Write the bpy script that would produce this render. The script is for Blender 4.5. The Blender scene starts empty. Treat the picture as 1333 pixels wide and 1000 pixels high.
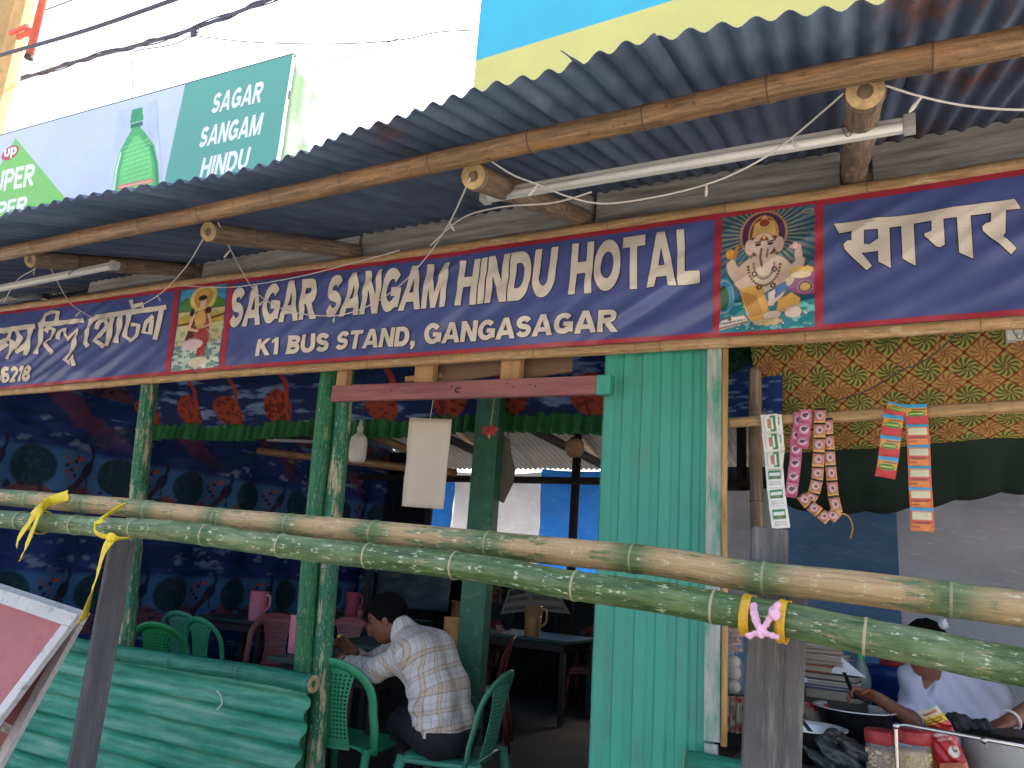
import bpy, bmesh, math, random
import numpy as np
from mathutils import Vector, Matrix, noise as mnoise
random.seed(7); rng = np.random.default_rng(7)
sc = bpy.context.scene
COL = sc.collection

# ------------------------------------------------------------------ camera
# World: X runs along the shop front, Y goes into the shop, Z up. Eye height 1.5 m.
EYE = Vector((0, 0, 1.5))
ax_x = Vector((0.886, -0.049, -0.462)); ax_y = Vector((0.459, 0.241, 0.855))
ax_x.normalize(); ax_y = (ax_y - ax_x * ax_x.dot(ax_y)).normalized(); ax_z = ax_x.cross(ax_y)
def ray(px, py):
    c = Vector(((px - 666.5) / 1000, (py - 500) / 1000, 1))
    return Vector((ax_x.dot(c), ax_y.dot(c), ax_z.dot(c)))
def P(px, py, Y):            # survey helper: sight line met with the vertical plane at depth Y
    d = ray(px, py); return EYE + d * (Y / d.y)
def PZ(px, py, Z):           # ... with the level plane at height Z
    d = ray(px, py); return EYE + d * ((Z - EYE.z) / d.z)
cam_d = bpy.data.cameras.new('camera'); cam = bpy.data.objects.new('camera', cam_d); COL.objects.link(cam)
cam_d.sensor_width = 36; cam_d.lens = 27.0; cam_d.clip_start = 0.05; cam_d.clip_end = 3000
rt = Vector((ax_x[0], ax_y[0], ax_z[0])); dn = Vector((ax_x[1], ax_y[1], ax_z[1])); fw = Vector((ax_x[2], ax_y[2], ax_z[2]))
m = Matrix((rt, -dn, -fw)).transposed().to_4x4(); m.translation = EYE
cam.matrix_world = m; sc.camera = cam

# ------------------------------------------------------------------ sky, sun, exposure
SUN_EL, SUN_AZ = math.radians(54), math.radians(8)       # sun behind the shop, to the right (azimuth from +Y towards +X)
w = bpy.data.worlds.new('World'); sc.world = w; w.use_nodes = True
nt = w.node_tree; bg = nt.nodes['Background']
sky = nt.nodes.new('ShaderNodeTexSky'); sky.sky_type = 'NISHITA'; sky.sun_disc = False
sky.sun_elevation = SUN_EL; sky.sun_rotation = SUN_AZ
sky.dust_density = 8.0; sky.air_density = 1.0; sky.ozone_density = 1.0
nt.links.new(sky.outputs[0], bg.inputs[0]); bg.inputs[1].default_value = 0.15
sd = bpy.data.lights.new('sun', 'SUN'); sun = bpy.data.objects.new('sun', sd); COL.objects.link(sun)
sd.energy = 3.2; sd.angle = math.radians(3); sd.color = (1, 0.95, 0.88)
sdir = Vector((math.sin(SUN_AZ) * math.cos(SUN_EL), math.cos(SUN_AZ) * math.cos(SUN_EL), math.sin(SUN_EL)))
sun.rotation_euler = (-sdir).to_track_quat('-Z', 'Y').to_euler(); sun.location = (4, 6, 12)
vs = sc.view_settings; vs.view_transform = 'Standard'; vs.look = 'None'; vs.gamma = 1; vs.exposure = 2.25
sc.cycles.max_bounces = 8; sc.cycles.diffuse_bounces = 5; sc.cycles.transparent_max_bounces = 12
sc.cycles.use_denoising = True; sc.cycles.sample_clamp_indirect = 8

# ------------------------------------------------------------------ materials
def S(r, g, b):
    f = lambda c: (c / 255 / 12.92) if c / 255 <= 0.04045 else ((c / 255 + 0.055) / 1.055) ** 2.4
    return (f(r), f(g), f(b))
MATS = {}
def newmat(name):
    m = bpy.data.materials.new(name); m.use_nodes = True
    n = m.node_tree.nodes; return m, m.node_tree, n, n['Principled BSDF'], m.node_tree.links
def ramp(n, stops):
    r = n.new('ShaderNodeValToRGB'); e = r.color_ramp.elements
    while len(e) < len(stops): e.new(0.5)
    for k, (p, c) in enumerate(stops):
        e[k].position = p; e[k].color = (*c, 1) if len(c) == 3 else c
    return r
def mixc(n, l, fac, a, b, mode='MIX'):
    x = n.new('ShaderNodeMix'); x.data_type = 'RGBA'; x.blend_type = mode; x.clamp_factor = True
    for sock, v in ((x.inputs[0], fac), (x.inputs[6], a), (x.inputs[7], b)):
        if isinstance(v, (int, float)): sock.default_value = v
        elif isinstance(v, tuple): sock.default_value = (*v, 1)
        else: l.new(v, sock)
    return x.outputs[2]
def noise(n, l, vec, scale, detail=4, rough=.6):
    t = n.new('ShaderNodeTexNoise'); t.inputs['Scale'].default_value = scale; t.inputs['Detail'].default_value = detail; t.inputs['Roughness'].default_value = rough
    if vec is not None: l.new(vec, t.inputs['Vector'])
    return t.outputs['Fac']
def mapping(n, l, src, scale=(1, 1, 1), rot=(0, 0, 0)):
    mp = n.new('ShaderNodeMapping'); mp.inputs['Scale'].default_value = scale; mp.inputs['Rotation'].default_value = rot
    l.new(src, mp.inputs['Vector']); return mp.outputs[0]
def bump(n, l, b, h, strength, dist=.01):
    k = n.new('ShaderNodeBump'); k.inputs['Strength'].default_value = strength; k.inputs['Distance'].default_value = dist
    l.new(h, k.inputs['Height']); l.new(k.outputs[0], b.inputs['Normal'])
def M(name, col, rough=.6, var=.25, scale=6, bmp=.15, bscale=80, metal=0, spec=.5, stretch=(1, 1, 1), dirt=None, trans=0, coat=0, alpha=1):
    """plain procedural surface: base colour varied by noise, optional dirt=(colour, amount 0..1, scale), fine bump"""
    if name in MATS: return MATS[name]
    m, t, n, b, l = newmat(name)
    tc = n.new('ShaderNodeTexCoord').outputs['Object']; v = mapping(n, l, tc, stretch)
    f = noise(n, l, v, scale, 5)
    lo = tuple(max(0, c * (1 - var)) for c in col); hi = tuple(min(1, c * (1 + var)) for c in col)
    c = ramp(n, [(.3, lo), (.7, hi)]); l.new(f, c.inputs[0]); out = c.outputs[0]
    if dirt:
        f2 = noise(n, l, v, dirt[2], 6, .7); r2 = ramp(n, [(1 - dirt[1] - .12, (0, 0, 0)), (1 - dirt[1] + .08, (1, 1, 1))]); l.new(f2, r2.inputs[0])
        out = mixc(n, l, r2.outputs[0], out, dirt[0])
    l.new(out, b.inputs['Base Color'])
    rr = ramp(n, [(.3, (max(.02, rough - .08),) * 3), (.7, (min(1, rough + .1),) * 3)]); l.new(f, rr.inputs[0]); l.new(rr.outputs[0], b.inputs['Roughness'])
    b.inputs['Metallic'].default_value = metal; b.inputs['Specular IOR Level'].default_value = spec
    if trans: b.inputs['Transmission Weight'].default_value = trans
    if coat: b.inputs['Coat Weight'].default_value = coat; b.inputs['Coat Roughness'].default_value = .15
    if alpha < 1: b.inputs['Alpha'].default_value = alpha
    if bmp: bump(n, l, b, noise(n, l, v, bscale, 3), bmp)
    MATS[name] = m; return m
def MV(name, rough=.7, bmp=.1, bscale=150, translucent=0, spec=.3, sheen=0):
    """printed cloth, paper or vinyl: the print is the colour attribute 'Col'"""
    if name in MATS: return MATS[name]
    m, t, n, b, l = newmat(name)
    a = n.new('ShaderNodeAttribute'); a.attribute_name = 'Col'
    tc = n.new('ShaderNodeTexCoord').outputs['Object']
    f = noise(n, l, tc, 3, 4); r = ramp(n, [(.3, (.82,) * 3), (.7, (1.08,) * 3)]); l.new(f, r.inputs[0])
    out = mixc(n, l, 1.0, a.outputs['Color'], r.outputs[0], 'MULTIPLY')
    l.new(out, b.inputs['Base Color']); b.inputs['Roughness'].default_value = rough; b.inputs['Specular IOR Level'].default_value = spec
    if sheen: b.inputs['Sheen Weight'].default_value = sheen
    if bmp: bump(n, l, b, noise(n, l, tc, bscale, 2), bmp, .004)
    if translucent:
        tr = n.new('ShaderNodeBsdfTranslucent'); l.new(out, tr.inputs[0])
        mx = n.new('ShaderNodeMixShader'); mx.inputs[0].default_value = translucent
        l.new(b.outputs[0], mx.inputs[1]); l.new(tr.outputs[0], mx.inputs[2]); l.new(mx.outputs[0], n['Material Output'].inputs[0])
    MATS[name] = m; return m

def bamboo_mat(name, base_lo, base_hi, node_col, patch=None, patch_amt=.4, patch_scale=2.2, speck=None, rough=.5, node_w=1.0, bloom=None):
    m, t, n, b, l = newmat(name)
    a = n.new('ShaderNodeAttribute'); a.attribute_name = 'bam'; v = a.outputs['Vector']
    nd = n.new('ShaderNodeAttribute'); nd.attribute_name = 'node'
    st = noise(n, l, mapping(n, l, v, (3.5, 75, 1)), 1.0, 7, .72)
    c = ramp(n, [(.25, tuple(x * .8 for x in base_lo)), (.45, base_lo), (.72, base_hi)]); l.new(st, c.inputs[0]); out = c.outputs[0]
    bl = noise(n, l, mapping(n, l, v, (4, 26, 1)), 2.0, 6, .7); blr = ramp(n, [(.38, (.62,) * 3), (.5, (1,) * 3), (.66, (1.18, 1.16, 1.12))]); l.new(bl, blr.inputs[0]); out = mixc(n, l, .8, out, blr.outputs[0], 'MULTIPLY')
    if bloom:
        bf = noise(n, l, mapping(n, l, v, (2.2, 14, 1)), 1.6, 6, .7); br = ramp(n, [(.46, (0, 0, 0)), (.66, (.75,) * 3)]); l.new(bf, br.inputs[0]); out = mixc(n, l, br.outputs[0], out, bloom)
    if patch:
        pf = noise(n, l, mapping(n, l, v, (1.6, 9, 1)), patch_scale, 6, .72)
        pr = ramp(n, [(1 - patch_amt - .025, (0, 0, 0)), (1 - patch_amt + .03, (1, 1, 1))]); l.new(pf, pr.inputs[0])
        st2 = noise(n, l, mapping(n, l, v, (6, 150, 1)), 1.0, 7, .8)
        pc = ramp(n, [(.32, tuple(x * .38 for x in patch)), (.47, tuple(x * .8 for x in patch)), (.7, tuple(min(1, x * 1.1) for x in patch))]); l.new(st2, pc.inputs[0])
        # scraped skin stays on near the joints
        inv = n.new('ShaderNodeMath'); inv.operation = 'MULTIPLY_ADD'; l.new(nd.outputs['Fac'], inv.inputs[0]); inv.inputs[1].default_value = -node_w; inv.inputs[2].default_value = 1
        mm = n.new('ShaderNodeMath'); mm.operation = 'MULTIPLY'; mm.use_clamp = True; l.new(pr.outputs[0], mm.inputs[0]); l.new(inv.outputs[0], mm.inputs[1])
        out = mixc(n, l, mm.outputs[0], out, pc.outputs[0])
    if speck:
        sf = noise(n, l, mapping(n, l, v, (9, 30, 1)), 3.2, 5, .75)
        sr = ramp(n, [(.585, (0, 0, 0)), (.63, (1, 1, 1))]); l.new(sf, sr.inputs[0])
        out = mixc(n, l, sr.outputs[0], out, speck)
    ring = ramp(n, [(.80, (0, 0, 0)), (.95, (1, 1, 1))]); l.new(nd.outputs['Fac'], ring.inputs[0])
    out = mixc(n, l, ring.outputs[0], out, node_col)
    l.new(out, b.inputs['Base Color']); b.inputs['Roughness'].default_value = rough; b.inputs['Specular IOR Level'].default_value = .4
    bump(n, l, b, bl, .5, .012)
    MATS[name] = m; return m

# ------------------------------------------------------------------ mesh helpers
class MB:
    def __init__(s): s.v = []; s.f = []; s.mi = []; s.col = None; s.bam = None; s.node = None; s.smooth = False; s.k = 0
    def add(s, vs, fs, mi=0):
        o = len(s.v); s.v += [tuple(x) for x in vs]; s.f += [tuple(i + o for i in f) for f in fs]; s.mi += [mi] * len(fs); return s
    def box(s, c, d, rot=None, mi=0, jit=0):
        hx, hy, hz = d[0] / 2, d[1] / 2, d[2] / 2; c = Vector(c)
        q = [Vector((x, y, z)) for z in (-hz, hz) for y in (-hy, hy) for x in (-hx, hx)]
        if rot is not None: q = [rot @ p for p in q]
        q = [c + p + Vector((random.uniform(-jit, jit), random.uniform(-jit, jit), random.uniform(-jit, jit))) for p in q]
        return s.add(q, [(0, 2, 3, 1), (4, 5, 7, 6), (0, 1, 5, 4), (2, 6, 7, 3), (0, 4, 6, 2), (1, 3, 7, 5)], mi)
    def bevbox(s, c, d, bv, rot=None, mi=0):
        bm = bmesh.new(); bmesh.ops.create_cube(bm, size=1)
        for v in bm.verts: v.co = Vector((v.co.x * d[0], v.co.y * d[1], v.co.z * d[2]))
        bmesh.ops.bevel(bm, geom=bm.edges[:], offset=bv, segments=2, profile=.7, affect='EDGES')
        R = rot if rot is not None else Matrix.Identity(3); c = Vector(c)
        bm.verts.index_update(); vs = [c + R @ v.co for v in bm.verts]; fs = [[v.index for v in f.verts] for f in bm.faces]; bm.free()
        return s.add(vs, fs, mi)
    def plank(s, p0, p1, wid, thk, up=Vector((0, 0, 1)), mi=0, bv=.004):
        p0 = Vector(p0); p1 = Vector(p1); d = (p1 - p0); L = d.length; d.normalize()
        a = up.cross(d); a.normalize(); u = d.cross(a)
        R = Matrix((d, a, u)).transposed()
        return s.bevbox((p0 + p1) / 2, (L, thk, wid), bv, R, mi)
    def tube(s, pts, rad, seg=8, cap=True, mi=0, closed=False, sec=None):
        pts = [Vector(p) for p in pts]; n = len(pts)
        if not isinstance(rad, (list, tuple)): rad = [rad] * n
        t0 = (pts[1] - pts[0]).normalized(); ref = Vector((0, 0, 1)) if abs(t0.z) < .9 else Vector((1, 0, 0))
        a = t0.cross(ref).normalized(); vs = []
        for i in range(n):
            if closed: t = (pts[(i + 1) % n] - pts[i - 1])
            else: t = (pts[min(i + 1, n - 1)] - pts[max(i - 1, 0)])
            t.normalize(); a = (a - t * a.dot(t)).normalized(); b = t.cross(a)
            for k in range(seg):
                th = 2 * math.pi * k / seg
                cx, cy = (math.cos(th), math.sin(th))
                if sec: cx *= sec[0]; cy *= sec[1]
                vs.append(pts[i] + (a * cx + b * cy) * rad[i])
        fs = []
        for i in range(n if closed else n - 1):
            j = (i + 1) % n
            for k in range(seg):
                k2 = (k + 1) % seg; fs.append((i * seg + k, i * seg + k2, j * seg + k2, j * seg + k))
        if cap and not closed:
            fs.append(tuple(range(seg - 1, -1, -1))); fs.append(tuple((n - 1) * seg + k for k in range(seg)))
        return s.add(vs, fs, mi)
    def lathe(s, prof, c=(0, 0, 0), seg=20, mi=0, rot=None, cap=(True, True)):
        c = Vector(c); vs = []; n = len(prof)
        for r, z in prof:
            for k in range(seg):
                th = 2 * math.pi * k / seg; p = Vector((r * math.cos(th), r * math.sin(th), z))
                if rot is not None: p = rot @ p
                vs.append(c + p)
        fs = [(i * seg + k, i * seg + (k + 1) % seg, (i + 1) * seg + (k + 1) % seg, (i + 1) * seg + k) for i in range(n - 1) for k in range(seg)]
        if cap[0]: fs.append(tuple(range(seg - 1, -1, -1)))
        if cap[1]: fs.append(tuple((n - 1) * seg + k for k in range(seg)))
        return s.add(vs, fs, mi)
    def grid(s, nu, nv, fn, mi=0, keep=None):
        vs = [fn(u / nu, v / nv) for v in range(nv + 1) for u in range(nu + 1)]
        fs = [(j * (nu + 1) + i, j * (nu + 1) + i + 1, (j + 1) * (nu + 1) + i + 1, (j + 1) * (nu + 1) + i) for j in range(nv) for i in range(nu) if keep is None or keep(i, j)]
        return s.add(vs, fs, mi)
    def blob(s, c, r, seg=12, rings=8, mi=0, amp=0, sc_=5, rot=None):
        c = Vector(c); vs = []; r = Vector(r) if not isinstance(r, (int, float)) else Vector((r, r, r))
        for i in range(rings + 1):
            ph = math.pi * i / rings
            for k in range(seg):
                th = 2 * math.pi * k / seg
                p = Vector((math.sin(ph) * math.cos(th), math.sin(ph) * math.sin(th), math.cos(ph)))
                q = Vector((p.x * r.x, p.y * r.y, p.z * r.z))
                if amp: q *= 1 + amp * mnoise.noise((c + q) * sc_)
                if rot is not None: q = rot @ q
                vs.append(c + q)
        fs = [(i * seg + k, (i + 1) * seg + k, (i + 1) * seg + (k + 1) % seg, i * seg + (k + 1) % seg) for i in range(rings) for k in range(seg)]
        return s.add(vs, fs, mi)
    def prism(s, poly, o, ex, ey, thick, mi=0):
        """closed polygon (2D) in plane o + x*ex + y*ey, given a thickness along the normal"""
        o = Vector(o); ex = Vector(ex); ey = Vector(ey); nn = ex.cross(ey).normalized() * thick; n = len(poly)
        fr = [o + ex * x + ey * y for x, y in poly]; bk = [p - nn for p in fr]
        return s.add(fr + bk, [tuple(range(n)), tuple(range(2 * n - 1, n - 1, -1))] + [(i, i + n, (i + 1) % n + n, (i + 1) % n) for i in range(n)], mi)

def root_loc(o):
    while o.parent: o = o.parent
    return o.location.copy()
def build(name, mb, mats, parent=None, smooth=None, solid=0, label=None):
    off = root_loc(parent) if parent else Vector((0, 0, 0))
    me = bpy.data.meshes.new(name)
    me.from_pydata([(x - off.x, y - off.y, z - off.z) for x, y, z in mb.v], [], mb.f)
    if not isinstance(mats, (list, tuple)): mats = [mats]
    for mm in mats: me.materials.append(mm)
    if len(mats) > 1: me.polygons.foreach_set('material_index', mb.mi)
    if mb.col is not None:
        at = me.color_attributes.new('Col', 'FLOAT_COLOR', 'POINT'); c = np.ones((len(mb.v), 4), np.float32); c[:, :3] = np.asarray(mb.col).reshape(-1, 3); at.data.foreach_set('color', c.ravel())
    if mb.bam is not None:
        at = me.attributes.new('bam', 'FLOAT_VECTOR', 'POINT'); at.data.foreach_set('vector', np.asarray(mb.bam, np.float32).ravel())
        at = me.attributes.new('node', 'FLOAT', 'POINT'); at.data.foreach_set('value', np.asarray(mb.node, np.float32))
    if smooth or (smooth is None and mb.smooth): me.polygons.foreach_set('use_smooth', [True] * len(me.polygons))
    me.update(); me.validate()
    o = bpy.data.objects.new(name, me); COL.objects.link(o)
    if parent: o.parent = parent
    if solid:
        sm = o.modifiers.new('thickness', 'SOLIDIFY'); sm.thickness = solid; sm.offset = 0
    if label: o['label'] = label
    return o
def thing(name, label, cat, loc=(0, 0, 0), group=None):
    o = bpy.data.objects.new(name, None); COL.objects.link(o); o.location = loc; o.empty_display_size = .1
    o['label'] = label; o['category'] = cat
    if group: o['group'] = group
    return o
def tag(o, label, cat, group=None):
    o['label'] = label; o['category'] = cat
    if group: o['group'] = group
    return o
def struct(o): o['kind'] = 'structure'; return o
def copy_tree(o, parent=None):
    c = o.copy(); COL.objects.link(c); c.parent = parent
    for ch in list(o.children): copy_tree(ch, c)
    return c
def catmull(pts, n=6):
    pts = [Vector(p) for p in pts]; out = []
    for i in range(len(pts) - 1):
        a = pts[max(i - 1, 0)]; b = pts[i]; c = pts[i + 1]; d = pts[min(i + 2, len(pts) - 1)]
        for k in range(n):
            t = k / n; out.append(.5 * ((2 * b) + (c - a) * t + (2 * a - 5 * b + 4 * c - d) * t * t + (3 * b - a - 3 * c + d) * t ** 3))
    out.append(pts[-1]); return out
def resample(pts, step):
    pts = [Vector(p) for p in pts]; L = [0]
    for a, b in zip(pts, pts[1:]): L.append(L[-1] + (b - a).length)
    n = max(2, int(L[-1] / step)); out = []; k = 0
    for i in range(n + 1):
        s = L[-1] * i / n
        while k < len(L) - 2 and L[k + 1] < s: k += 1
        t = (s - L[k]) / max(1e-9, L[k + 1] - L[k]); out.append((pts[k].lerp(pts[k + 1], t), s))
    return out, L[-1]
def bamboo(name, path, r0, r1, mat, parent=None, spacing=.33, seg=14, hollow=(False, False), phase=None, bulge=.09, wob=.004):
    """a culm: joints that bulge, slight wander, optional open ends"""
    ph = random.uniform(0, spacing) if phase is None else phase
    rs, L = resample(path, .02)
    nodes = []; q = ph
    while q < L: nodes.append(q); q += spacing * random.uniform(.85, 1.15)
    ss = sorted(set([round(s, 4) for _, s in rs] + [round(q + d, 4) for q in nodes for d in (-.006, -.002, .002, .006) if 0 < q + d < L]))
    mb = MB(); mb.smooth = True; pts = []; rad = []; nd = []; sd_ = random.uniform(0, 99)
    poly = [p for p, _ in rs]; base = [s for _, s in rs]; j = 0
    for s in ss:
        while j < len(base) - 2 and base[j + 1] < s: j += 1
        t = (s - base[j]) / max(1e-9, base[j + 1] - base[j]); p = poly[j].lerp(poly[min(j + 1, len(poly) - 1)], min(1, max(0, t)))
        wv = mnoise.noise_vector(Vector((s * 1.7, sd_, 0))) * wob * 2
        d = min([abs(s - q) for q in nodes] or [9]); g = math.exp(-(d / .007) ** 2)
        dip = math.exp(-((d - .014) / .006) ** 2)
        r = (r0 + (r1 - r0) * s / L) * (1 + bulge * g - .015 * dip) * (1 + .02 * mnoise.noise(Vector((s * 3, sd_, 5))))
        pts.append(p + wv); rad.append(r); nd.append(max(g, .55 * math.exp(-(d / .05) ** 2)))
    mb.tube(pts, rad, seg, cap=True)
    bam = []; nodev = []
    for i, s in enumerate(ss):
        for k in range(seg):
            th = 2 * math.pi * k / seg; bam.append((s + sd_, abs(th - math.pi) / math.pi * r0 * 3 + sd_, 0)); nodev.append(nd[i])
    mb.bam = bam; mb.node = nodev
    o = build(name, mb, mat, parent)
    for e, (h, i0, i1) in enumerate(((hollow[0], 0, 1), (hollow[1], -1, -2))):
        if h:   # the cut end: a paler rim and a dark hollow
            c = pts[i0]; dr = (pts[i0] - pts[i1]).normalized(); r = rad[i0]
            R = dr.to_track_quat('Z', 'Y').to_matrix(); e_ = MB(); e_.smooth = False
            e_.lathe([(r * .99, -.004), (r * .97, .003), (r * .46, .005), (r * .36, -.004), (r * .12, -.008)], c, 16, rot=R)
            build('cut_end', e_, MATS['bamboo_cut'], o)
    return o
# --- bold sans letters drawn as outlines (cap height 1)
def _arc(cx, cy, rx, ry, a0, a1, n=11): return [(cx + rx * math.cos(math.radians(a0 + (a1 - a0) * i / n)), cy + ry * math.sin(math.radians(a0 + (a1 - a0) * i / n))) for i in range(n + 1)]
def _ln(pts, hw=.1):
    pts = [Vector(p) for p in pts]; L = []; R = []
    for i, p in enumerate(pts):
        t = (pts[min(i + 1, len(pts) - 1)] - pts[max(i - 1, 0)]).normalized(); n = Vector((-t.y, t.x)) * hw; L.append(tuple(p + n)); R.append(tuple(p - n))
    return L + R[::-1]
def _rc(x0, y0, x1, y1): return [(x0, y0), (x1, y0), (x1, y1), (x0, y1)]
_bowl = lambda y0, y1, x: _ln([(.15, y1 - .1), (x, y1 - .1)] + _arc(x, (y0 + y1) / 2, .22, (y1 - y0) / 2 - .1, 80, -80) + [(x, y0 + .1), (.15, y0 + .1)])
GLY = {
 'A': (.92, [[(0, 0), (.21, 0), (.46, .82), (.46, 1), (.34, 1)], [(.92, 0), (.71, 0), (.46, .82), (.46, 1), (.58, 1)], [(.25, .19), (.67, .19), (.62, .36), (.30, .36)]]),
 'S': (.72, [_ln(_arc(.36, .70, .25, .2, 25, 268) + _arc(.36, .30, .26, .2, 88, -158))]),
 'G': (.86, [_ln(_arc(.43, .5, .33, .4, 42, 318, 18)), _rc(.66, .10, .86, .52), _rc(.46, .38, .70, .54)]),
 'R': (.80, [_rc(0, 0, .2, 1), _bowl(.40, 1, .46), [(.28, .42), (.50, .42), (.80, 0), (.56, 0)]]), 'P': (.74, [_rc(0, 0, .2, 1), _bowl(.36, 1, .46)]),
 'B': (.76, [_rc(0, 0, .2, 1), _bowl(.46, 1, .40), _bowl(0, .56, .44)]), 'D': (.80, [_rc(0, 0, .2, 1), _ln([(.15, .9), (.36, .9)] + _arc(.36, .5, .32, .4, 85, -85, 14) + [(.36, .1), (.15, .1)])]),
 'O': (.92, [_ln(_arc(.46, .5, .36, .4, 90, 270, 16)), _ln(_arc(.46, .5, .36, .4, -90, 90, 16))]), 'U': (.78, [_ln([(.1, 1), (.1, .4)] + _arc(.39, .40, .29, .3, 185, 355, 12) + [(.68, .4), (.68, 1)])]),
 'N': (.80, [_rc(0, 0, .2, 1), _rc(.6, 0, .8, 1), [(.02, 1), (.22, 1), (.78, 0), (.58, 0)]]), 'M': (1.0, [_rc(0, 0, .19, 1), _rc(.81, 0, 1, 1), [(.02, 1), (.24, 1), (.58, 0), (.42, 0)], [(.98, 1), (.76, 1), (.42, 0), (.58, 0)]]),
 'H': (.78, [_rc(0, 0, .2, 1), _rc(.58, 0, .78, 1), _rc(.18, .42, .6, .60)]), 'I': (.2, [_rc(0, 0, .2, 1)]), 'T': (.76, [_rc(.28, 0, .48, .9), _rc(0, .82, .76, 1)]), 'L': (.66, [_rc(0, 0, .2, 1), _rc(.18, 0, .66, .18)]),
 'E': (.68, [_rc(0, 0, .2, 1), _rc(.18, 0, .68, .17), _rc(.18, .83, .66, 1), _rc(.18, .42, .60, .59)]), 'K': (.84, [_rc(0, 0, .2, 1), [(.18, .36), (.18, .64), (.54, 1), (.80, 1)], [(.28, .50), (.42, .66), (.84, 0), (.60, 0)]]),
 '1': (.42, [_rc(.2, 0, .4, 1), [(.02, .70), (.22, .80), (.22, 1), (.02, .86)]]), '2': (.66, [_ln(_arc(.33, .70, .23, .2, 165, -40) + [(.12, .12)]), _rc(.02, 0, .64, .17)]),
 '6': (.70, [_ln(_arc(.35, .31, .25, .21, 90, 270)), _ln(_arc(.35, .31, .25, .21, -90, 90)), _ln(_arc(.42, .5, .32, .40, 62, 190))]),
 '8': (.70, [_ln(_arc(.35, .72, .21, .18, 90, 270)), _ln(_arc(.35, .72, .21, .18, -90, 90)), _ln(_arc(.35, .29, .25, .19, 90, 270)), _ln(_arc(.35, .29, .25, .19, -90, 90))]),
 ',': (.22, [[(0, .2), (.21, .2), (.21, 0), (.09, -.17), (0, -.17), (.08, 0), (0, 0)]]),
 'u': (.66, [_ln([(.1, .74), (.1, .32)] + _arc(.33, .3, .23, .2, 190, 350, 10) + [(.56, .34), (.56, .74)])]), 'p': (.68, [_rc(0, -.28, .19, .74), _ln(_arc(.36, .36, .24, .27, 90, 270)), _ln(_arc(.36, .36, .24, .27, -90, 90))]),
}
def grow_poly(pl, gr):
    n = len(pl); ar = sum(pl[k][0] * pl[(k + 1) % n][1] - pl[(k + 1) % n][0] * pl[k][1] for k in range(n)); sg = 1 if ar > 0 else -1; out = []
    for k in range(n):
        (x0, y0), (x1, y1), (x2, y2) = pl[k - 1], pl[k], pl[(k + 1) % n]
        e1 = Vector((y1 - y0, x0 - x1)).normalized() * sg; e2 = Vector((y2 - y1, x1 - x2)).normalized() * sg; nn = (e1 + e2); nn = nn / max(.5, nn.length ** 2 / 2) if nn.length > .1 else e1
        out.append((x1 + nn.x * gr, y1 + nn.y * gr))
    return out
def text_polys(txt, shear=0, gap=.10, bold=0):
    out = []; x = 0
    for ch in txt:
        if ch == ' ': x += .35; continue
        w_, pl = GLY[ch]; out += [[(x + px + shear * py, py) for px, py in (grow_poly(q, bold) if bold else q)] for q in pl]; x += w_ + gap
    W = x - gap + max(0, shear); return [[(px / W, py) for px, py in q] for q in out]
def bm_to(mb, bm, fn, mi=0):
    bm.verts.index_update(); mb.add([fn(v.co.x, v.co.y) for v in bm.verts], [[v.index for v in f.verts] for f in bm.faces], mi); bm.free(); return mb
def quad_map(bl, br, tl, tr=None, push=Vector((0, 0, 0))):
    bl, br, tl = Vector(bl), Vector(br), Vector(tl); tr = Vector(tr) if tr is not None else br + tl - bl
    return lambda u, v: bl * (1 - u) * (1 - v) + br * u * (1 - v) + tl * (1 - u) * v + tr * u * v + push

# --- painting flat prints as colour attributes on a fine grid
class Paint:
    def __init__(s, nx, ny, asp=1.0, base=(.5, .5, .5)):
        s.nx, s.ny = nx, ny; s.x, s.y = np.meshgrid(np.linspace(0, asp, nx + 1), np.linspace(0, 1, ny + 1)); s.c = np.zeros((ny + 1, nx + 1, 3)); s.c[:] = base
    def put(s, mask, col, a=1.0):
        mm = np.clip(mask.astype(float), 0, 1)[..., None] * a; s.c = s.c * (1 - mm) + np.asarray(col) * mm
    def ell(s, cx, cy, rx, ry, col, a=1, rot=0, soft=.08):
        dx, dy = s.x - cx, s.y - cy; ca, sa = math.cos(rot), math.sin(rot); u = (dx * ca + dy * sa) / rx; v = (-dx * sa + dy * ca) / ry
        s.put((1 - np.sqrt(u * u + v * v)) / soft + .5, col, a)
    def ring(s, cx, cy, rx, ry, wd, col, a=1):
        d = np.abs(np.sqrt(((s.x - cx) / rx) ** 2 + ((s.y - cy) / ry) ** 2) - 1); s.put((wd - d) / (.3 * wd) + .5, col, a)
    def poly(s, pts, col, a=1):
        ins = np.zeros(s.x.shape, bool); n = len(pts)
        for i in range(n):
            x1, y1 = pts[i]; x2, y2 = pts[(i + 1) % n]
            if y1 == y2: continue
            cnd = ((y1 > s.y) != (y2 > s.y)) & (s.x < (x2 - x1) * (s.y - y1) / (y2 - y1) + x1); ins ^= cnd
        s.put(ins, col, a)
    def line(s, pts, wd, col, a=1):
        for (x1, y1), (x2, y2) in zip(pts, pts[1:]):
            dx, dy = x2 - x1, y2 - y1; t = np.clip(((s.x - x1) * dx + (s.y - y1) * dy) / (dx * dx + dy * dy + 1e-12), 0, 1)
            d = np.hypot(s.x - x1 - t * dx, s.y - y1 - t * dy); s.put((wd - d) / (.4 * wd) + .5, col, a)
    def rect(s, x0, y0, x1, y1, col, a=1): s.put((s.x >= x0) & (s.x <= x1) & (s.y >= y0) & (s.y <= y1), col, a)
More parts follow.
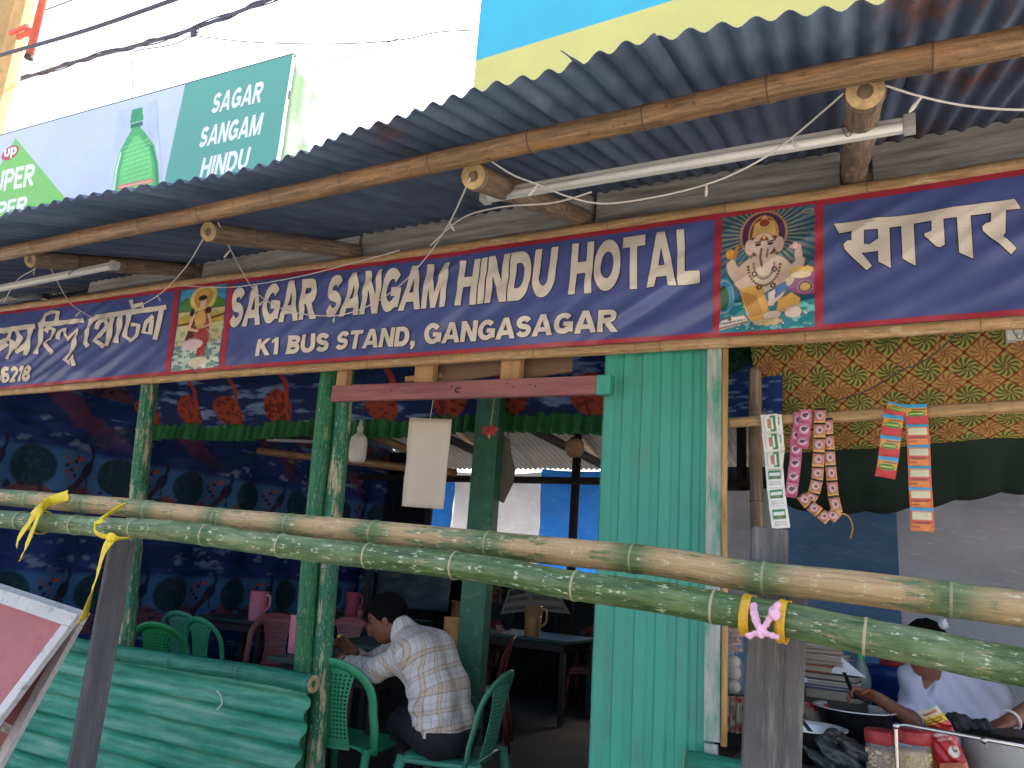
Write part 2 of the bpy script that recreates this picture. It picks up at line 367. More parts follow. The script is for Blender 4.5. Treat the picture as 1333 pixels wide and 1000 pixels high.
def vnoise(x, y, seed=0):
    """value noise, numpy"""
    xi, yi = np.floor(x).astype(int), np.floor(y).astype(int); fx, fy = x - xi, y - yi; fx = fx * fx * (3 - 2 * fx); fy = fy * fy * (3 - 2 * fy)
    h = lambda a, b: (np.sin(a * 127.1 + b * 311.7 + seed * 74.7) * 43758.5453) % 1
    return (h(xi, yi) * (1 - fx) + h(xi + 1, yi) * fx) * (1 - fy) + (h(xi, yi + 1) * (1 - fx) + h(xi + 1, yi + 1) * fx) * fy
def fbm(x, y, seed=0, o=4): return sum(vnoise(x * 2 ** k, y * 2 ** k, seed + k) / 2 ** (k + 1) for k in range(o))
def painted(name, pt, fn, mat, parent=None, solid=0):
    mb = MB(); nx, ny = pt.nx, pt.ny; mb.grid(nx, ny, fn); mb.col = pt.c.reshape(-1, 3); mb.smooth = True
    return build(name, mb, mat, parent, solid=solid)

# --- signed-distance modelling for bodies, bags and other soft things
def d_cap(p, a, b, r0, r1):
    a = np.array(a); b = np.array(b); ab = b - a; t = np.clip(((p - a) @ ab) / (ab @ ab), 0, 1); return np.linalg.norm(p - a - t[..., None] * ab, axis=-1) - (r0 + (r1 - r0) * t)
def d_ell(p, c, r, R=None):
    q = p - np.array(c)
    if R is not None: q = q @ np.array(R)
    r = np.array(r); k = np.linalg.norm(q / r, axis=-1); return (k - 1) * r.min() * np.clip(k, .6, 1.6) ** 0
def smin(a, b, k): h = np.clip(.5 + .5 * (b - a) / k, 0, 1); return b * (1 - h) + a * h - k * h * (1 - h)
def surf_net(f, lo, hi, h):
    lo = np.array(lo); n = np.maximum(4, np.ceil((np.array(hi) - lo) / h).astype(int)); B = 5; nc = -(-n // B); n = nc * B
    cc = np.stack(np.meshgrid(*[lo[i] + h * B * (np.arange(nc[i]) + .5) for i in range(3)], indexing='ij'), -1); dc = f(cc)
    near = np.abs(dc) < h * B * 1.3 + .02; pad = np.pad(near, 1); dil = np.zeros_like(near)
    for i in range(3):
        for j in range(3):
            for k in range(3): dil |= pad[i:i + nc[0], j:j + nc[1], k:k + nc[2]]
    ix = [np.minimum(np.arange(n[i] + 1) // B, nc[i] - 1) for i in range(3)]
    d = dc[np.ix_(*ix)].copy(); mk = dil[np.ix_(*ix)]; wh = np.argwhere(mk); d[mk] = f(lo + h * wh); ins = d < 0
    cs = np.zeros(tuple(n), int); acc = np.zeros(tuple(n) + (3,)); cnt = np.zeros(tuple(n))
    corners = [(i, j, k) for i in (0, 1) for j in (0, 1) for k in (0, 1)]
    sl = lambda c: tuple(slice(c[a], c[a] + n[a]) for a in range(3))
    for c in corners:
        for a in range(3):
            if c[a] == 0:
                c2 = list(c); c2[a] = 1
                d0, d1 = d[sl(c)], d[sl(c2)]; x = (d0 < 0) != (d1 < 0); t = np.where(x, d0 / np.where(x, d0 - d1, 1), 0)
                pos = np.array(c, float) * np.ones(tuple(n) + (3,)); pos[..., a] = t
                acc += pos * x[..., None]; cnt += x
    act = cnt > 0; ids = -np.ones(tuple(n), int); ids[act] = np.arange(act.sum()); idx = np.argwhere(act)
    v = lo + h * (idx + acc[act] / cnt[act][:, None]); F = []
    for a in range(3):
        b, c = (a + 1) % 3, (a + 2) % 3
        s0 = [slice(None)] * 3; s1 = [slice(None)] * 3; s0[a] = slice(0, n[a]); s1[a] = slice(1, n[a] + 1)
        x = ins[tuple(s0)] != ins[tuple(s1)]; e = np.argwhere(x); e = e[(e[:, b] > 0) & (e[:, c] > 0) & (e[:, b] < n[b]) & (e[:, c] < n[c])]
        q = []
        for ob, oc in ((1, 1), (0, 1), (0, 0), (1, 0)):
            t = e.copy(); t[:, b] -= ob; t[:, c] -= oc; q.append(ids[tuple(t.T)])
        q = np.stack(q, 1); fl = ins[tuple(e.T)]; q[~fl] = q[~fl][:, ::-1]; F.append(q)
    F = np.concatenate(F); F = F[(F >= 0).all(1)]
    return v, F
def sdf_mesh(f, lo, hi, h, smooth_it=1):
    v, F = surf_net(f, lo, hi, h)
    for _ in range(smooth_it):
        s_ = np.zeros_like(v); c_ = np.zeros(len(v))
        for i in range(4):
            a, b = F[:, i], F[:, (i + 1) % 4]; np.add.at(s_, a, v[b]); np.add.at(s_, b, v[a]); np.add.at(c_, a, 1); np.add.at(c_, b, 1)
        v = v * .5 + .5 * s_ / np.maximum(c_, 1)[:, None]
    mb = MB(); mb.v = [tuple(x) for x in v]; mb.f = [tuple(int(i) for i in q) for q in F]; mb.mi = [0] * len(mb.f); mb.smooth = True
    return mb
# ================================================================== SETTING
FLOOR = 0.15
ground_m = M('dusty_ground', (.29, .27, .24), .9, .25, 3, .5, 30, dirt=((.2, .18, .16), .45, 1.2))
mb = MB(); mb.grid(2, 2, lambda u, v: ((u - .5) * 900, (v - .5) * 900, 0)); struct(build('ground', mb, ground_m))
road_m = M('asphalt_road', (.14, .13, .125), .85, .25, 4, .5, 90, dirt=((.29, .27, .24), .42, .8))
mb = MB(); mb.grid(2, 2, lambda u, v: (-60 + 120 * u, -9.5 + 8 * v, .004)); struct(build('road', mb, road_m))
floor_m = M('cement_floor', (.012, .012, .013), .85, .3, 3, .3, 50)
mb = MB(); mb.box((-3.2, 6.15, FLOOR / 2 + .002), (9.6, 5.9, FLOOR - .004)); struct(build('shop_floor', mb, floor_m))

# bamboo kinds
M('bamboo_cut', (.48, .33, .16), .8, .35, 30, .3, 120)
BAM = dict(
    dry=bamboo_mat('bamboo_dry', S(116, 90, 62), S(176, 142, 104), S(84, 62, 44), patch=S(168, 126, 84), patch_amt=.44, speck=S(92, 66, 46)),
    brown=bamboo_mat('bamboo_brown', S(116, 98, 80), S(164, 142, 118), S(86, 68, 54), patch=S(176, 152, 126), patch_amt=.40, rough=.7),
    pale=bamboo_mat('bamboo_pale', S(170, 136, 92), S(208, 174, 126), S(128, 96, 62), patch=S(216, 192, 152), patch_amt=.40, rough=.6, speck=S(140, 106, 68)),
    scraped=bamboo_mat('bamboo_scraped', S(66, 92, 48), S(118, 134, 82), S(150, 146, 108), patch=S(190, 158, 112), patch_amt=.55, speck=S(196, 186, 150), node_w=1.9, rough=.5, bloom=S(128, 140, 104)),
    green=bamboo_mat('bamboo_green', S(56, 84, 40), S(98, 122, 68), S(176, 164, 128), patch=S(168, 152, 110), patch_amt=.37, patch_scale=2.0, speck=S(192, 196, 164), node_w=.3, rough=.40, bloom=S(136, 152, 114)),
    paint=bamboo_mat('bamboo_painted', S(26, 100, 64), S(46, 138, 92), S(40, 110, 74), patch=S(150, 160, 110), patch_amt=.36, rough=.5, node_w=.5, speck=S(168, 160, 120)),
    teal=bamboo_mat('bamboo_painted_teal', S(24, 112, 88), S(52, 156, 124), S(60, 140, 110), patch=S(150, 176, 150), patch_amt=.34, rough=.5, speck=S(70, 96, 84)),
    paintpeel=bamboo_mat('bamboo_painted_peeling', S(28, 100, 70), S(62, 146, 112), S(52, 116, 84), patch=S(196, 180, 142), patch_amt=.45, rough=.55, node_w=.3, speck=S(186, 186, 156)),
)

# ================================================================== THE EATERY BUILDING
shop = thing('eatery_building', 'open bamboo and tin eatery shed with green painted posts and corrugated roof', 'building', (-2, 3.2, 0))
# --- corrugated roof
def tin_mat():
    m, t, n, b, l = newmat('weathered_tin')
    tc = n.new('ShaderNodeTexCoord').outputs['Object']
    v = mapping(n, l, tc, (3.2, .55, 1)); f = noise(n, l, v, 2.2, 6, .65)
    c = ramp(n, [(.3, S(56, 70, 92)), (.55, S(84, 100, 124)), (.75, S(112, 126, 144))]); l.new(f, c.inputs[0])
    rf = noise(n, l, mapping(n, l, tc, (1.1, .5, 1)), 1.15, 7, .72); gx = n.new('ShaderNodeSeparateXYZ'); l.new(tc, gx.inputs[0])
    add = n.new('ShaderNodeMath'); add.operation = 'MULTIPLY_ADD'; l.new(gx.outputs[0], add.inputs[0]); add.inputs[1].default_value = .05; l.new(rf, add.inputs[2])
    rr = ramp(n, [(.62, (0, 0, 0)), (.72, (.9,) * 3)]); l.new(add.outputs[0], rr.inputs[0])
    rc = ramp(n, [(.35, S(70, 44, 40)), (.7, S(120, 72, 56))]); l.new(noise(n, l, tc, 14, 4), rc.inputs[0])
    l.new(mixc(n, l, rr.outputs[0], c.outputs[0], rc.outputs[0]), b.inputs['Base Color'])
    b.inputs['Metallic'].default_value = .1; b.inputs['Roughness'].default_value = .68
    bump(n, l, b, noise(n, l, tc, 60, 3), .12); MATS['weathered_tin'] = m; return m
tin = tin_mat()
SLOPE = .341; SKEW = -.081; EAVE_Y, EAVE_Z = 1.60, 2.80
def roof_z(Y): return EAVE_Z + SLOPE * (Y - EAVE_Y)
PITCH = .0765; AMP = .0120
_ev = []
for a_, b_ in ((-150, 314), (0, 282), (132, 254), (231, 238), (297, 226), (356, 210), (396, 196), (436, 180), (509, 156), (575, 135), (646, 113), (718, 98), (756, 82), (794, 67), (837, 56), (926, 38), (1023, 20), (1100, 8), (1200, -8)):
    r_ = ray(a_, b_); s_ = (EAVE_Z + .0 - SLOPE * EAVE_Y - EYE.z) / (r_.z - SLOPE * r_.y); q_ = EYE + r_ * s_; _ev.append((q_.x, q_.y))
def eave_y(x): return float(np.interp(x, [q[0] for q in _ev], [q[1] for q in _ev]))
def roof_sheet(x0, ncor, y0, y1, lift, front=True):
    nx = ncor * 8; L = y1 - y0; ny = 6; mb = MB(); mb.smooth = True; sd_ = random.uniform(0, 50)
    def fn(u, v):
        x = x0 + u * ncor * PITCH; edge = .012 * mnoise.noise(Vector((x * 6, sd_, 0))) if v == 0 else 0
        yy = (eave_y(x) + y0) if front else y0; y = yy + v * (y1 - yy) + edge
        z = (roof_z(y) if front else 4.06 - .27 * (y - 5.22)) + AMP * math.cos(2 * math.pi * (x - x0) / PITCH) + lift + .007 * mnoise.noise(Vector((x * 1.5, y * 1.2, sd_))) + .004 * mnoise.noise(Vector((x * 9, y * 3, sd_)))
        return (x + SKEW * (y - 2) * (1 if front else 0), y, z)
    mb.grid(nx, ny, fn)
    return build('roof_sheet', mb, tin if front else M('shade_toned_tin', S(44, 46, 50), .7, .3, 3, .2), shop, solid=.0012)  # rear slope gets a darker tin, inner shade put into its colour
x = -8.2; k = 0; ends = [0, .015, -.02, .01, -.012, .02, 0, -.015, .012, 0, -.025, .015, -.02, .0]
while x < 1.6:
    roof_sheet(x, 10, ends[k % 14] * .8 - (.06 if x > -.15 else 0), 5.25, .0035 * (k % 2))
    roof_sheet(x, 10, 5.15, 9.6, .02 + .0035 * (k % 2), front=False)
    x += 9 * PITCH; k += 1
# a torn lip of tin curling up at the eave
c0 = P(757, 84, EAVE_Y); mb = MB(); mb.smooth = True
mb.grid(6, 8, lambda u, v: (c0.x - .02 + .035 * u - .03 * v * v, EAVE_Y - .004 - .03 * v, c0.z - .004 + .010 * math.cos(u * 3) + .028 * v ** 1.6 - .01 * u * v))
build('torn_tin_lip', mb, tin, shop, solid=.0012)
# --- bamboo under the eave and the rafters
def along(pxs, Y): return [P(a, b, Y) for a, b in pxs]
fp = along([(-60, 341), (0, 331), (130, 305), (300, 271), (500, 227), (640, 197), (800, 160), (1000, 116), (1180, 80), (1333, 50), (1420, 30)], 1.93)
fp.append(fp[-1] + Vector((1.3, .0, -.01))); bamboo('eave_purlin', catmull(fp, 4), .034, .037, BAM['dry'], shop, spacing=.36)
bamboo('inner_purlin', [(-7.5, 4.2, roof_z(4.2) - .06), (1.5, 4.2, roof_z(4.2) - .06)], .035, .04, BAM['dry'], shop)
bamboo('inner_purlin', [(-7.5, 3.62, roof_z(3.62) - .06), (1.5, 3.62, roof_z(3.62) - .05)], .04, .035, BAM['brown'], shop)
rd = Vector((SKEW, 1, SLOPE))
for a, b, r, kind, back in (((1125, 118), (1112, 228), .050, 'brown', 2.0), ((625, 219), (760, 285), .047, 'brown', 2.05), ((272, 300), (465, 328), .045, 'brown', 2.15), ((40, 332), (250, 352), .046, 'brown', 2.18), ((-150, 372), (80, 368), .04, 'brown', 2.2)):
    e = P(*b, 3.25); s = e + rd * (back - 3.25); e2 = e + rd * 1.9
    bamboo('rafter', catmull([s, e, e2], 8), r, r * .92, BAM[kind], shop, spacing=.30, hollow=(True, False), seg=18, wob=.003)
for X in (-6.8, -5.2, -3.6, -2.0, -.4, 1.0):
    bamboo('back_rafter', [(X, 5.25, 4.0), (X, 9.2, 2.93)], .04, .035, BAM['brown'], shop)
# --- grey wall plate pieces between the rafters, above the banner
plate_m = M('grey_weathered_wood', S(172, 170, 164), .85, .3, 5, .4, 60, stretch=(.6, 8, 8), dirt=(S(128, 124, 116), .42, 3))
for (x0, y0), (x1, y1), hgt in (((-120, 400), (20, 384), .13), ((120, 370), (258, 352), .12), ((268, 345), (468, 333), .13), ((474, 318), (772, 276), .165), ((778, 275), (1094, 222), .175), ((1136, 216), (1420, 163), .17)):
    a = P(x0, y0, 3.27); b = P(x1, y1, 3.27); z = (a.z + b.z) / 2
    mb = MB(); mb.plank((a.x, 3.27, z + random.uniform(-.005, .005)), (b.x, 3.27, z + random.uniform(-.005, .005)), hgt, .045, bv=.006); build('wall_plate', mb, plate_m, shop)
blue_m = M('blue_painted_wood', S(64, 112, 150), .7, .25, 4, .2, 40, dirt=(S(100, 100, 96), .4, 6))
a = P(1150, 168, 3.5); mb = MB(); mb.plank((a.x, 3.5, a.z), (a.x + 1.6, 3.5, a.z + .0), .085, .03); build('blue_batten', mb, blue_m, shop)
a = P(1160, 195, 3.42); bamboo('ceiling_pole', [(a.x, 3.42, a.z - .01), (a.x + 1.7, 3.42, a.z + .0)], .034, .034, BAM['brown'], shop)
bamboo('top_plate_pole', [(-7, 3.36, 3.12), (1.5, 3.36, 3.10)], .04, .04, BAM['brown'], shop)

# --- posts of the front
def post(pxs, Y, r, kind, name='front_post', zend=FLOOR, **k):
    pts = [P(a, b, Y) for a, b in pxs]; d = (pts[-1] - pts[0]); d /= d.z
    pts.append(pts[-1] + d * (zend - pts[-1].z)); return bamboo(name, catmull(pts, 6), r, r, BAM[kind], shop, **k)
post([(198, 480), (183, 610), (163, 835)], 3.26, .054, 'paintpeel', spacing=.42, phase=.42)
post([(431, 470), (412, 640), (395, 860)], 3.27, .050, 'paint', spacing=.40, phase=.52)
post([(452, 470), (437, 640), (420, 860)], 3.33, .050, 'paintpeel', spacing=.42, phase=.36)
post([(-130, 520), (-160, 800)], 3.26, .052, 'paint', spacing=.42)
post([(983, 480), (983, 600), (985, 700)], 3.42, .028, 'brown', spacing=.35)     # slim pole behind the sachets
# square wooden post inside, painted dark green
gp_m = M('dark_green_paint_wood', S(34, 96, 70), .55, .3, 10, .35, 120, dirt=(S(92, 128, 108), .33, 22))
mb = MB(); q0 = P(634, 500, 4.0); q1 = P(606, 900, 4.0); R = Matrix.Rotation(math.radians(14), 3, 'Z')
mb.bevbox(((q0.x + q1.x) / 2, 4.06, 1.35), (.15, .15, 2.42), .008, R); build('square_post', mb, gp_m, shop)
# --- low front wall: horizontally corrugated sheet with a painted bamboo rail on top
def low_wall_mat():
    m, t, n, b, l = newmat('worn_green_paint_tin')
    tc = n.new('ShaderNodeTexCoord').outputs['Object']
    f = noise(n, l, mapping(n, l, tc, (1.0, 1, 9)), 1.6, 6, .7)
    c = ramp(n, [(.32, S(24, 112, 90)), (.48, S(54, 150, 122)), (.62, S(112, 174, 148)), (.76, S(172, 188, 164))]); l.new(f, c.inputs[0])
    d = noise(n, l, mapping(n, l, tc, (1, 1, 2)), 9, 6, .75); dr = ramp(n, [(.66, (0, 0, 0)), (.74, (1, 1, 1))]); l.new(d, dr.inputs[0])
    ge = n.new('ShaderNodeNewGeometry'); sx = n.new('ShaderNodeSeparateXYZ'); l.new(ge.outputs['Normal'], sx.inputs[0]); du = n.new('ShaderNodeMath'); du.operation = 'MULTIPLY'; du.use_clamp = True; l.new(sx.outputs[2], du.inputs[0]); du.inputs[1].default_value = .3
    dm = n.new('ShaderNodeMath'); dm.operation = 'MULTIPLY'; dm.use_clamp = True; l.new(du.outputs[0], dm.inputs[0]); l.new(f, dm.inputs[1])      # road dust settled on the upward slopes
    l.new(mixc(n, l, dm.outputs[0], mixc(n, l, dr.outputs[0], c.outputs[0], S(66, 108, 92)), S(186, 186, 162)), b.inputs['Base Color'])
    b.inputs['Roughness'].default_value = .62; b.inputs['Specular IOR Level'].default_value = .3; bump(n, l, b, d, .2); MATS['worn_green_paint_tin'] = m; return m
lw = low_wall_mat(); WP = .118
for xa, xb, dy in ((-7.0, -4.95, .012), (-5.05, -2.72, 0)):
    mb = MB(); mb.smooth = True; n_ = 96
    mb.grid(24, n_, lambda u, v: (xa + (xb - xa) * u + .008 * math.sin(v * 9), 3.15 + dy + .020 * math.tanh(1.8 * math.sin(2 * math.pi * (v * .80) / WP)) / .947 + .003 * mnoise.noise(Vector((xa + (xb - xa) * u, v * 5, 2))), .06 + v * .80))
    build('corrugated_wall_sheet', mb, lw, shop, solid=.002)
a = P(145, 848, 3.14); b = P(408, 890, 3.14)
bamboo('wall_top_rail', [(-7.0, 3.14, a.z - .01), (a.x, 3.14, a.z), (b.x, 3.14, b.z)], .044, .044, BAM['teal'], shop, hollow=(False, True), spacing=.55)
for X in (-4.6, -3.7, -2.95): mb = MB(); mb.box((X, 3.205, .48), (.05, .05, .66)); build('wall_stud', mb, gp_m, shop)
mb = MB(); h0 = P(284, 912, 3.115); mb.tube(catmull([h0 + Vector((-.02, 0, .045)), h0 + Vector((.02, -.01, .03)), h0 + Vector((.03, 0, -.01)), h0 + Vector((.0, .0, -.045))], 5), .004, 6); build('bent_wire', mb, M('pale_wire', S(205, 205, 195), .5, .1), shop)
# --- green sheet panel at the doorway (trapezoid ribs)
panel_m = M('green_paint_tin', S(62, 160, 134), .5, .2, 2.2, .12, 90, stretch=(1, 1, .4), dirt=(S(84, 140, 122), .36, 6))
xa, xb = -1.262, -.735; prof = []; xx = xa
while xx < xb:
    for dx, dy in ((0, 0), (.010, -.010), (.052, -.010), (.062, 0), (.074, 0), (.0745, 0)): prof.append((xx + dx, dy))
    xx += .0885
prof = [p for p in prof if p[0] <= xb]
mb = MB(); nv = 30
for j in range(nv + 1):
    z = .12 + (2.53 - .12) * j / nv
    for (px_, dy) in prof: mb.v.append((px_ + .004 * mnoise.noise(Vector((px_ * 2, z * 1.5, 0))), 3.235 + dy + .006 * mnoise.noise(Vector((px_ * 4, z * 3, 7))), z))
npf = len(prof); mb.f = [(j * npf + i, j * npf + i + 1, (j + 1) * npf + i + 1, (j + 1) * npf + i) for j in range(nv) for i in range(npf - 1)]; mb.mi = [0] * len(mb.f)
build('green_tin_panel', mb, panel_m, shop, solid=.0015)
for z in (.3, 1.3, 2.4): mb = MB(); mb.box((-1.0, 3.275, z), (.52, .04, .05)); build('panel_batten', mb, gp_m, shop)
peel_m = M('peeling_white_green_board', S(176, 178, 168), .8, .2, 12, .4, 90, stretch=(3, 3, .7), dirt=(S(58, 150, 118), .42, 4))
mb = MB(); mb.bevbox((-.748, 3.205, 1.72), (.062, .024, 1.6), .003); mb.bevbox((-.752, 3.2065, .52), (.05, .02, .78), .003); build('edge_board', mb, peel_m, shop)
strip_m = M('split_bamboo', S(190, 152, 98), .7, .2, 8, .2, 60, stretch=(6, 6, .7), dirt=(S(150, 112, 66), .4, 5))
mb = MB(); mb.tube([(-.703, 3.20, 2.5), (-.705, 3.197, 1.9), (-.700, 3.20, 1.3), (-.703, 3.198, .91)], .013, 8); build('edge_strip', mb, strip_m, shop, smooth=True)
# --- lintel plank over the doorway and the framing above it
pink_m = M('faded_pink_paint_wood', S(150, 98, 94), .8, .25, 5, .4, 70, stretch=(.5, 6, 6), dirt=(S(128, 70, 72), .42, 3))
L0 = P(434, 513, 3.18); L1 = P(778, 502, 3.18)
mb = MB(); mb.plank(L0, L1, .088, .035, bv=.005); lint = build('door_lintel', mb, pink_m, shop)
mb = MB(); mb.plank(L1, P(796, 501.5, 3.18), .090, .037, bv=.004); build('painted_end', mb, MATS['green_paint_tin'], lint)
nail_m = M('nail_steel', S(70, 66, 62), .5, .2, metal=.7)
for q in ((500, 511), (510, 509), (588, 503), (660, 500), (668, 504), (690, 501), (697, 503)):
    mb = MB(); p = P(*q, 3.158); mb.lathe([(.003, 0), (.004, .004), (.001, .006)], p, 8, rot=Matrix.Rotation(math.pi / 2, 3, 'X')); build('nail', mb, nail_m, lint)
mb = MB(); p = P(596, 508, 3.155); mb.tube([p + Vector((.014 * math.cos(t), -.003, .012 * math.sin(t))) for t in [i * .5 for i in range(1, 12)]], .0025, 6); build('hook', mb, nail_m, lint)
pale_m = M('raw_timber', S(176, 136, 92), .8, .2, 6, .3, 60, stretch=(5, 5, .8))
for (ax, ay), (bx, by), wd in (((556, 474), (555, 500), .115), ((668, 468), (667, 498), .105), ((450, 488), (446, 512), .07)):
    a = P(ax, ay, 3.24); b = P(bx, by, 3.24); mb = MB(); mb.bevbox(((a.x + b.x) / 2, 3.235, (a.z + b.z) / 2), (wd, .05, abs(a.z - b.z) + .06), .005); build('frame_block', mb, pale_m, shop)
brd_m = M('brown_board', S(128, 100, 78), .85, .25, 4, .3, 50, stretch=(.6, 5, 5))
mb = MB(); mb.plank(P(560, 490, 3.3), P(655, 476, 3.3), .10, .02); build('frame_board', mb, brd_m, shop)
mb = MB(); mb.plank(P(682, 480, 3.31), P(745, 470, 3.31), .11, .02); build('frame_board', mb, brd_m, shop)
mb = MB(); mb.plank(P(528, 494, 3.29), P(575, 489, 3.29), .03, .015); build('frame_board', mb, pale_m, shop)
# --- sill of the serving counter
a = P(893, 990, 3.16)
bamboo('counter_sill', [(a.x, 3.16, .835), (.9, 3.16, .83)], .045, .045, BAM['teal'], shop, hollow=(True, False), spacing=.5)
mb = MB(); mb.grid(30, 4, lambda u, v: (-.70 + 1.9 * u, 3.215 + .012 * math.sin(u * 150), .02 + .76 * v)); build('counter_front_sheet', mb, lw, shop, solid=.002)
ctop_m = M('counter_wood', S(92, 84, 78), .7, .3, 4, .3, 40, stretch=(.5, 4, 4))
mb = MB(); mb.bevbox((.25, 3.62, .832), (1.9, .84, .035), .004); build('counter_top', mb, ctop_m, shop)
for X in (-.62, .3, 1.1): mb = MB(); mb.box((X, 3.9, .45), (.06, .06, .73)); build('counter_leg', mb, gp_m, shop)
# --- structure seen through the doorway at the back
for X in (-7.0, -5.4, -3.44, -1.6, .3): mb = MB(); mb.tube([(X, 8.05, FLOOR), (X, 8.05, 3.15)], .05, 10); build('rear_post', mb, M('dark_wood', S(52, 46, 42), .8, .3, 6, .3), shop, smooth=True)
mb = MB(); mb.tube([(-7.4, 7.98, 2.56), (1.4, 7.98, 2.50)], .042, 10); build('rear_rail', mb, MATS['dark_wood'], shop, smooth=True)
for a, b in (((-4.6, 5.2, 3.5), (-3.2, 8.4, 2.75)), ((-3.5, 5.2, 3.5), (-2.5, 8.4, 2.8)), ((-2.6, 5.2, 3.5), (-1.9, 8.4, 2.8)), ((-5.8, 5.2, 3.5), (-4.5, 8.4, 2.75))): mb = MB(); mb.tube([a, b], .05, 10); build('brace_pole', mb, MATS['dark_wood'], shop, smooth=True)
for a, b in (((-5.6, 5.35, 2.45), (-3.6, 5.75, 2.3)), ((-4.6, 5.0, 2.72), (-3.7, 5.6, 2.38))): bamboo('brace_bamboo', [a, b], .035, .035, BAM['dry'], shop)
# --- side wall sheets close the shed on the left
mb = MB(); mb.smooth = True; mb.grid(120, 3, lambda u, v: (-6.68 + .012 * math.sin(u * 300), 3.2 + 5.8 * u, .05 + 3.1 * v)); build('side_closing_sheet', mb, tin, shop, solid=.0015)

mb = MB(); mb.smooth = True; mb.grid(120, 3, lambda u, v: (1.55 + .012 * math.sin(u * 300), 4.5 + 4.6 * u, .05 + 3.2 * v)); build('side_closing_sheet', mb, tin, shop, solid=.0015)  # unseen right-hand sheet, added to cut sky light inside the shed
mb = MB(); mb.smooth = True; mb.grid(120, 3, lambda u, v: (-2.25 + 3.8 * u, 8.7 + .012 * math.sin(u * 300), .05 + 2.75 * v)); build('rear_light_screen', mb, tin, shop, solid=.0015)  # unseen sheet behind the panel, added to keep the interior dark

# ================================================================== THE BANNER
BY = 3.165
top_px = [(-140, 428), (0, 407), (120, 391), (236, 374), (300, 366), (500, 341), (700, 314), (935, 280), (1062, 262), (1230, 238), (1333, 222), (1450, 203)]
bot_px = [(-140, 515), (0, 507), (120, 496), (236, 486), (300, 480), (500, 466), (700, 453), (935, 438), (1062, 429), (1230, 416), (1333, 409), (1450, 401)]
tx = [P(a, b, BY) for a, b in top_px]; bx_ = [P(a, b, BY) for a, b in bot_px]
tx.append(tx[-1] + Vector((1.0, 0, .0))); bx_.append(bx_[-1] + Vector((1.0, 0, 0)))
def ztop(x): return float(np.interp(x, [p.x for p in tx], [p.z for p in tx]))
def zbot(x): return float(np.interp(x, [p.x for p in bx_], [p.z for p in bx_]))
def bdisp(x, z):
    a = x * .86 + z * .5; b = -x * .5 + z * .86
    msk = .55 + .9 * mnoise.noise(Vector((x * .8, z * 1.6, 3.3)))
    rid = 1 - abs(mnoise.noise(Vector((a * 1.1, b * 8.5, 1.0)))) * 2
    d = .017 * max(0, msk) * rid + .008 * mnoise.noise(Vector((a * 3, b * 14, 4))) + .016 * mnoise.noise(Vector((x * 1.1, z * .8, 9)))
    t = min(1, max(0, min(z - zbot(x), ztop(x) - z) / .07)); return d * (.25 + .75 * t)
def bpt(x, z, push=0): return Vector((x, BY - bdisp(x, z) - push, z))
XL, XR = tx[0].x, tx[-1].x
ban = thing('banner', 'long blue vinyl banner lettered SAGAR SANGAM HINDU HOTAL above the shop front', 'banner', (-2.3, BY, 2.55))
def vinyl(name, c, rough=.33):
    m, t, n, b, l = newmat(name); tc = n.new('ShaderNodeTexCoord').outputs['Object']
    f = noise(n, l, mapping(n, l, tc, (1, 1, 1)), 2.5, 5, .6); r = ramp(n, [(.3, tuple(x * .8 for x in c)), (.7, tuple(min(1, x * 1.15) for x in c))]); l.new(f, r.inputs[0])
    s = noise(n, l, mapping(n, l, tc, (2.0, 1, 26), (0, math.radians(-25), 0)), 2.5, 4, .8); sr = ramp(n, [(.70, (0, 0, 0)), (.76, (.35,) * 3)]); l.new(s, sr.inputs[0])
    l.new(mixc(n, l, sr.outputs[0], r.outputs[0], tuple(min(1, x * 1.6 + .06) for x in c)), b.inputs['Base Color'])
    b.inputs['Roughness'].default_value = rough; b.inputs['Specular IOR Level'].default_value = .55
    wv = n.new('ShaderNodeTexNoise'); wv.inputs['Scale'].default_value = 130; l.new(tc, wv.inputs['Vector']); bump(n, l, b, wv.outputs[0], .06, .003)
    MATS[name] = m; return m
vb = vinyl('vinyl_blue', S(80, 92, 148)); vr = vinyl('vinyl_red', S(172, 52, 66)); vc = vinyl('vinyl_cream', S(222, 212, 194), .5); vk = vinyl('vinyl_dark_edge', S(30, 28, 48))
mb = MB(); mb.smooth = True
mb.grid(520, 44, lambda u, v: bpt(XL + (XR - XL) * u, zbot(XL + (XR - XL) * u) * (1 - v) + ztop(XL + (XR - XL) * u) * v)); build('banner_sheet', mb, vb, ban, solid=.001)
def strip(za, zb, xa, xb, nx, nz, push, mat, name='red_border'):
    mb = MB(); mb.smooth = True
    def fn(u, v): x = xa + (xb - xa) * u; z = za(x) * (1 - v) + zb(x) * v; return bpt(x, z, push)
    mb.grid(nx, nz, fn); return build(name, mb, mat, ban)
strip(lambda x: ztop(x) - .022, lambda x: ztop(x) + .004, XL, XR, 400, 2, .0022, vr)
strip(lambda x: zbot(x) - .004, lambda x: zbot(x) + .018, XL, XR, 400, 2, .0022, vr)
for pa, pb, wd in (((232, 376), (218, 487), .050), ((303, 367), (290, 480), .046), ((936, 282), (933, 438), .034), ((1066, 262), (1066, 430), .036)):
    a = P(*pa, BY); b = P(*pb, BY); mb = MB(); mb.smooth = True
    def fn(u, v):
        x = b.x + (a.x - b.x) * v + (u - .5) * wd; z = (zbot(x) + .016) * (1 - v) + (ztop(x) - .02) * v; return bpt(x, z, .0026)
    mb.grid(3, 24, fn); build('red_border', mb, vr, ban)
